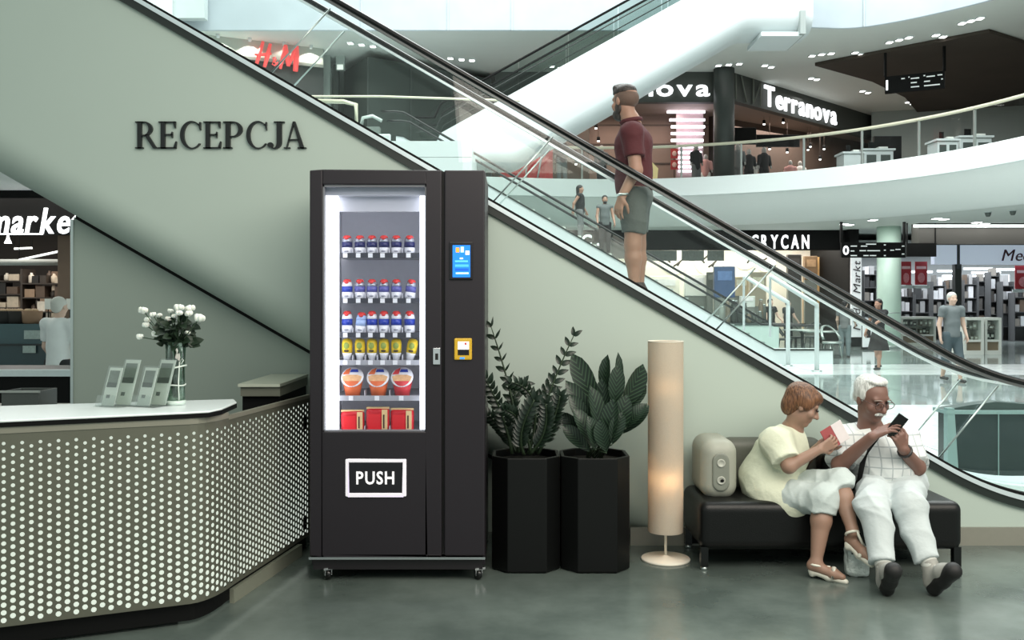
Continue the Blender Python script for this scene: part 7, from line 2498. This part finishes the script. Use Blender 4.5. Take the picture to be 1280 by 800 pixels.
body = list(HP) + [C(neck, 0.056, hat(0, -0.015, -0.05), 0.052), C(neck, 0.065, chest, 0.105), C(chest, 0.115, waist, 0.10), C(shL, 0.05, shR, 0.05),
                   C(shL, 0.050, elL, 0.043), C(elL, 0.043, wrL, 0.028), C(shR, 0.050, elR, 0.043), C(elR, 0.043, wrR, 0.028),
                   C(hL, 0.09, kL, 0.056), C(kL, 0.055, kL.lerp(aL, 0.35), 0.056), C(kL.lerp(aL, 0.35), 0.056, aL, 0.034),
                   C(hR, 0.09, kR, 0.056), C(kR, 0.055, kR.lerp(aR, 0.35), 0.056), C(kR.lerp(aR, 0.35), 0.056, aR, 0.034)]
body += hand_prims(wrL, (-0.25, 0.02, -0.95), (0.55, 0.55, -0.1), 1, (0.25, 0.35, 0.3), 0.95, 0.5)
body += hand_prims(wrR, (-0.3, 0.0, -0.95), (0.5, -0.6, 0), -1, (0.3, 0.4, 0.3), 0.95, 0.5)
sdf_mesh('body', body, skin_r, rider, vox=0.007, k=0.024, off=ro_)
polo = M('polo_red', (76, 28, 34), 0.8, noise=0.06, bump=0.15, bscale=40)
st = [C(neck + Vector((0, 0, -0.035)), 0.072, chest, 0.118), C(chest, 0.126, V(793, 234, rd), 0.124), C(shL, 0.066, shR, 0.066),
      C(shL, 0.070, shL.lerp(elL, 0.8), 0.066, cut=[(shL.lerp(elL, 0.62), elL - shL)]), C(shR, 0.070, shR.lerp(elR, 0.8), 0.066, cut=[(shR.lerp(elR, 0.62), elR - shR)])]
po = sdf_mesh('polo_shirt', st, polo, rider, vox=0.008, k=0.04, off=ro_, folds=0.005, fscale=24, cuts=[(V(0, 245, rd), (0, 0, -1)), (neck + Vector((0, 0, 0.0)), (-0.2, 0, 1))])
MB().tube([neck + Vector((0.066 * math.cos(w), 0.066 * math.sin(w), 0.004 + 0.012 * math.cos(w))) for w in [2 * math.pi * i / 18 for i in range(19)]], 0.016, 6).build('collar', polo, po, off=ro_)
sdf_mesh('shorts', [C(V(794, 240, rd), 0.112, V(795, 248, rd), 0.118), C(hL, 0.100, kL, 0.074, cut=[(hL.lerp(kL, 0.76), kL - hL)]), C(hR, 0.100, kR, 0.074, cut=[(hR.lerp(kR, 0.76), kR - hR)])],
         M('shorts_grey', (88, 95, 93), 0.85, noise=0.1, bump=0.3, bscale=30), rider, vox=0.008, k=0.04, off=ro_, folds=0.007, fscale=24, cuts=[(V(0, 236, rd), (0, 0, 1))])
dh = hair_mat('hair_dark', (26, 22, 20), (64, 54, 48))
fade = M('hair_fade', (96, 76, 66), 0.7, noise=0.15, scale=60)
sdf_mesh('hair', [E(hat(0, -0.008, 0.066), (0.073, 0.092, 0.062), HR_, cut=[(hat(0, 0, 0.058), (0, 0, -1))]), E(hat(0, 0.04, 0.108), (0.056, 0.05, 0.032), HR_)], dh, rider, vox=0.006, k=0.02, off=ro_, folds=0.0025, fscale=50)
sdf_mesh('faded_sides', [E(hat(0, -0.018, 0.02), (0.079, 0.094, 0.075), HR_, cut=[(hat(0, 0.03, 0), fwd), (hat(0, 0, 0.065), (0, 0, 1))])], fade, rider, vox=0.006, k=0.01, off=ro_)
sdf_mesh('beard', [E(hat(0, 0.042, -0.078), (0.055, 0.062, 0.048), HR_, cut=[(hat(0, 0, -0.045), (0, 0, 1))]), E(hat(0.058, 0.01, -0.045), (0.014, 0.03, 0.04), HR_), E(hat(-0.058, 0.01, -0.045), (0.014, 0.03, 0.04), HR_)], dh, rider, vox=0.006, k=0.015, off=ro_)
MB().tube([wrL.lerp(elL, 0.08) + Vector((0.034 * math.cos(w), 0.034 * math.sin(w), 0.004 * math.cos(w))) for w in [2 * math.pi * i / 14 for i in range(15)]], 0.009, 6).build('watch', steel, rider, off=ro_)
for k, a in enumerate((aL, aR)):
    zf = base.z
    sdf_mesh('shoe', [C((a.x + 0.02, a.y, zf + 0.035), 0.036, (a.x - 0.08, a.y + 0.05, zf + 0.034), 0.036), C((a.x - 0.08, a.y + 0.05, zf + 0.034), 0.036, (a.x - 0.14, a.y + 0.09, zf + 0.03), 0.03), C((a.x + 0.02, a.y, zf + 0.04), 0.04, a, 0.04)],
             M('shoe_dark', (60, 50, 46), 0.5), rider, vox=0.008, k=0.02, off=ro_, cuts=[((0, 0, zf), (0, 0, -1))])


# ---------- passers-by further away
def walker(px, ytop, d, z0, h, yaw, label, top_c, low_c, hair_c, skin, shorts=0.0, dress=False, sleeves=0.5, stride=0.0, arms=(0.1, -0.1), beard=False, extra=None, long_hair=False, group=None, vox=0.014):
    X = W(px, 0, d).x
    t = thing('person', label, 'person', (X, d, z0), yaw, group)
    s = h / 1.75

    def p(x, y, z):
        return Vector((x, y, z)) * s
    f_ = Vector((0, -1, 0))
    HPx, hx, HRx = head_prims(p(0, -0.01, 1.625), f_, (0, 0, 1), 1.02 * s)
    shl_, shr_ = p(0.185, 0, 1.42), p(-0.185, 0, 1.42)
    bodyp = list(HPx) + [C(p(0, 0, 1.44), 0.055 * s, p(0, -0.005, 1.54), 0.052 * s), C(p(0, 0, 1.36), 0.12 * s, p(0, 0, 1.0), 0.12 * s), C(shl_, 0.05 * s, shr_, 0.05 * s)]
    arm_pts = []
    for q, sh_ in ((0, shl_), (1, shr_)):
        sg = 1 if q == 0 else -1
        e_ = sh_ + p(0.05 * sg, -0.28 * math.sin(arms[q]) + 0.02, -0.29 * math.cos(arms[q]))
        w_ = e_ + p(0.01 * sg, -0.25 * math.sin(arms[q] + 0.35), -0.24 * math.cos(arms[q] + 0.35))
        bodyp += [C(sh_, 0.05 * s, e_, 0.042 * s), C(e_, 0.041 * s, w_, 0.028 * s)]
        bodyp += hand_prims(w_, (0.05 * sg, -0.25, -0.95), (-sg * 0.9, -0.1, -0.1), sg, (0.25, 0.35, 0.3), s, 0.5)
        arm_pts.append((sh_, e_, w_))
    legs = []
    for q, sg in ((0, 1), (1, -1)):
        st_ = stride * sg
        hp, kn_, an_ = p(0.09 * sg, 0, 0.93), p(0.10 * sg, -0.45 * st_ - 0.02, 0.49), p(0.10 * sg, -0.85 * st_ + (0.05 if st_ < 0 else 0), 0.08 + (0.04 if st_ < 0 else 0))
        legs.append((hp, kn_, an_))
        bodyp += [C(hp, 0.085 * s, kn_, 0.056 * s), C(kn_, 0.055 * s, kn_.lerp(an_, 0.35), 0.056 * s), C(kn_.lerp(an_, 0.35), 0.056 * s, an_, 0.034 * s),
                  C(an_ + p(0, 0.03, -0.05), 0.03 * s, an_ + p(0, -0.14, -0.055), 0.025 * s)]
    sdf_mesh('body', bodyp, skin, t, vox=vox, k=0.03)
    tp = [C(p(0, 0, 1.36), 0.145 * s, p(0, 0, 1.15), 0.14 * s), C(p(0, 0, 1.15), 0.14 * s, p(0, 0, 0.93), 0.15 * s), C(shl_, 0.068 * s, shr_, 0.068 * s)]
    for sh_, e_, w_ in arm_pts:
        if sleeves > 0:
            tp.append(C(sh_, 0.07 * s, e_, 0.062 * s, cut=[(sh_.lerp(e_, max(sleeves, 0.2)), e_ - sh_)]))
    sdf_mesh('top', tp, top_c, t, vox=vox, k=0.04, folds=0.003, fscale=18, cuts=[(p(0, 0, 0.88), (0, 0, -1))])
    if dress:
        sdf_mesh('skirt', [C(p(0, 0, 1.0), 0.14 * s, p(0, 0, 0.42), 0.27 * s)], low_c, t, vox=vox, k=0.03, folds=0.006, fscale=26, cuts=[(p(0, 0, 0.48), (0, 0, -1)), (p(0, 0, 1.0), (0, 0, 1))])
    else:
        lw_ = [C(p(0, 0, 0.97), 0.13 * s, p(0, 0, 0.9), 0.135 * s)]
        for hp, kn_, an_ in legs:
            if shorts:
                lw_.append(C(hp, 0.105 * s, kn_, 0.08 * s))
                lw_.append(C(kn_, 0.08 * s, kn_.lerp(an_, 0.2), 0.078 * s))
            else:
                lw_ += [C(hp, 0.105 * s, kn_, 0.075 * s), C(kn_, 0.075 * s, an_, 0.055 * s)]
        sdf_mesh('bottoms', lw_, low_c, t, vox=vox, k=0.04, folds=0.002, fscale=20, cuts=[(p(0, 0, 0.99), (0, 0, 1))])
    hp_ = [E(hx(0, -0.02, 0.05), (0.084 * s, 0.103 * s, 0.085 * s), HRx, cut=[(hx(0, 0.045, 0.04), (0, -0.75, -0.66))])]
    if long_hair:
        hp_ += [C(hx(0, -0.06, 0.02), 0.075 * s, hx(0, -0.07, -0.16), 0.055 * s)]
    else:
        hp_ += [E(hx(0, -0.06, 0.0), (0.072 * s, 0.05 * s, 0.07 * s), HRx)]
    sdf_mesh('hair', hp_, hair_c, t, vox=vox * 0.8, k=0.02)
    if beard:
        sdf_mesh('beard', [E(hx(0, 0.045, -0.078), (0.055 * s, 0.06 * s, 0.045 * s), HRx, cut=[(hx(0, 0, -0.045), (0, 0, 1))])], hair_c, t, vox=vox * 0.7, k=0.02)
    for hp, kn_, an_ in legs:
        sdf_mesh('shoe', [C(an_ + p(0, 0.03, -0.042), 0.036 * s, an_ + p(0, -0.15, -0.045), 0.032 * s)], M('walker_shoe', (50, 48, 48), 0.5), t, vox=vox * 0.8, k=0.02)
    return t


grey_hair = M('hair_grey', (206, 206, 200), 0.6)
skin_p = skin_mat('skin_pale', (214, 182, 164))
wm = walker(1190, 364, 18.6, 0, 1.80, 0.12, 'person in a grey polo shirt and dark shorts walking across the pale floor', M('polo_grey', (112, 120, 122), 0.8, noise=0.06), M('shorts_slate', (78, 92, 98), 0.8), grey_hair, skin_p, shorts=0.6, stride=0.13, arms=(0.05, -0.12))
walker(1098, 374, 22.1, 0, 1.68, -1.0, 'dark-haired person in a black dress walking past the green column', c_black, M('dress_dark', (38, 36, 36), 0.8, noise=0.5, scale=12), M('hair_black', (24, 22, 22), 0.5), skin_mat('skin_olive', (160, 124, 106)), dress=True, stride=0.16, arms=(0.9, 0.2), long_hair=True)
walker(74, 372, 10.85, 0, 1.66, 2.9, 'white-haired person in a white short-sleeved shirt at the market counter, seen from behind', M('shirt_white', (232, 236, 236), 0.8, noise=0.03), M('trousers_black', (34, 36, 40), 0.8), grey_hair, skin_p, arms=(0.25, 0.2), sleeves=0.75)
xf = W(725, 0, 24.7).x
walker(725, 243, 24.7, zfar(xf) + 0.31, 1.50, 1.35, 'person in a black sleeveless top on the far escalator, side-on', c_black, c_grey, M('hair_black', (24, 22, 22), 0.5), skin_mat('skin_olive', (160, 124, 106)), sleeves=0.0, arms=(0.2, -0.5), long_hair=True)
xf = W(757, 0, 24.7).x
walker(756, 253, 24.7, zfar(xf) + 0.31, 1.62, 0.1, 'bearded person in a grey sleeveless shirt on the far escalator', M('vest_grey', (96, 102, 102), 0.8), c_black, M('hair_black', (24, 22, 22), 0.5), skin_mat('skin_olive', (160, 124, 106)), sleeves=0.0, arms=(0.25, 0.25), beard=True)
walker(1056, 380, 27.0, 0, 1.66, 2.6, 'person in dark trousers standing behind the handrail beside the banner', c_grey, M('trousers_greyblue', (110, 122, 124), 0.8), M('hair_black', (24, 22, 22), 0.5), skin_p, arms=(0.3, 0.6))
walker(963, 372, 30.5, 0, 1.72, 0.5, 'person in a dark jacket standing behind the ice cream counter', c_black, c_black, M('hair_black', (24, 22, 22), 0.5), skin_p, arms=(0.5, 0.3))
walker(985, 376, 31.5, 0, 1.68, 2.0, 'person in charcoal clothes queuing by the ice cream shop', M('coat_charcoal', (52, 56, 56), 0.8), c_black, M('hair_brown2', (70, 52, 42), 0.5), skin_p, arms=(0.2, 0.4))
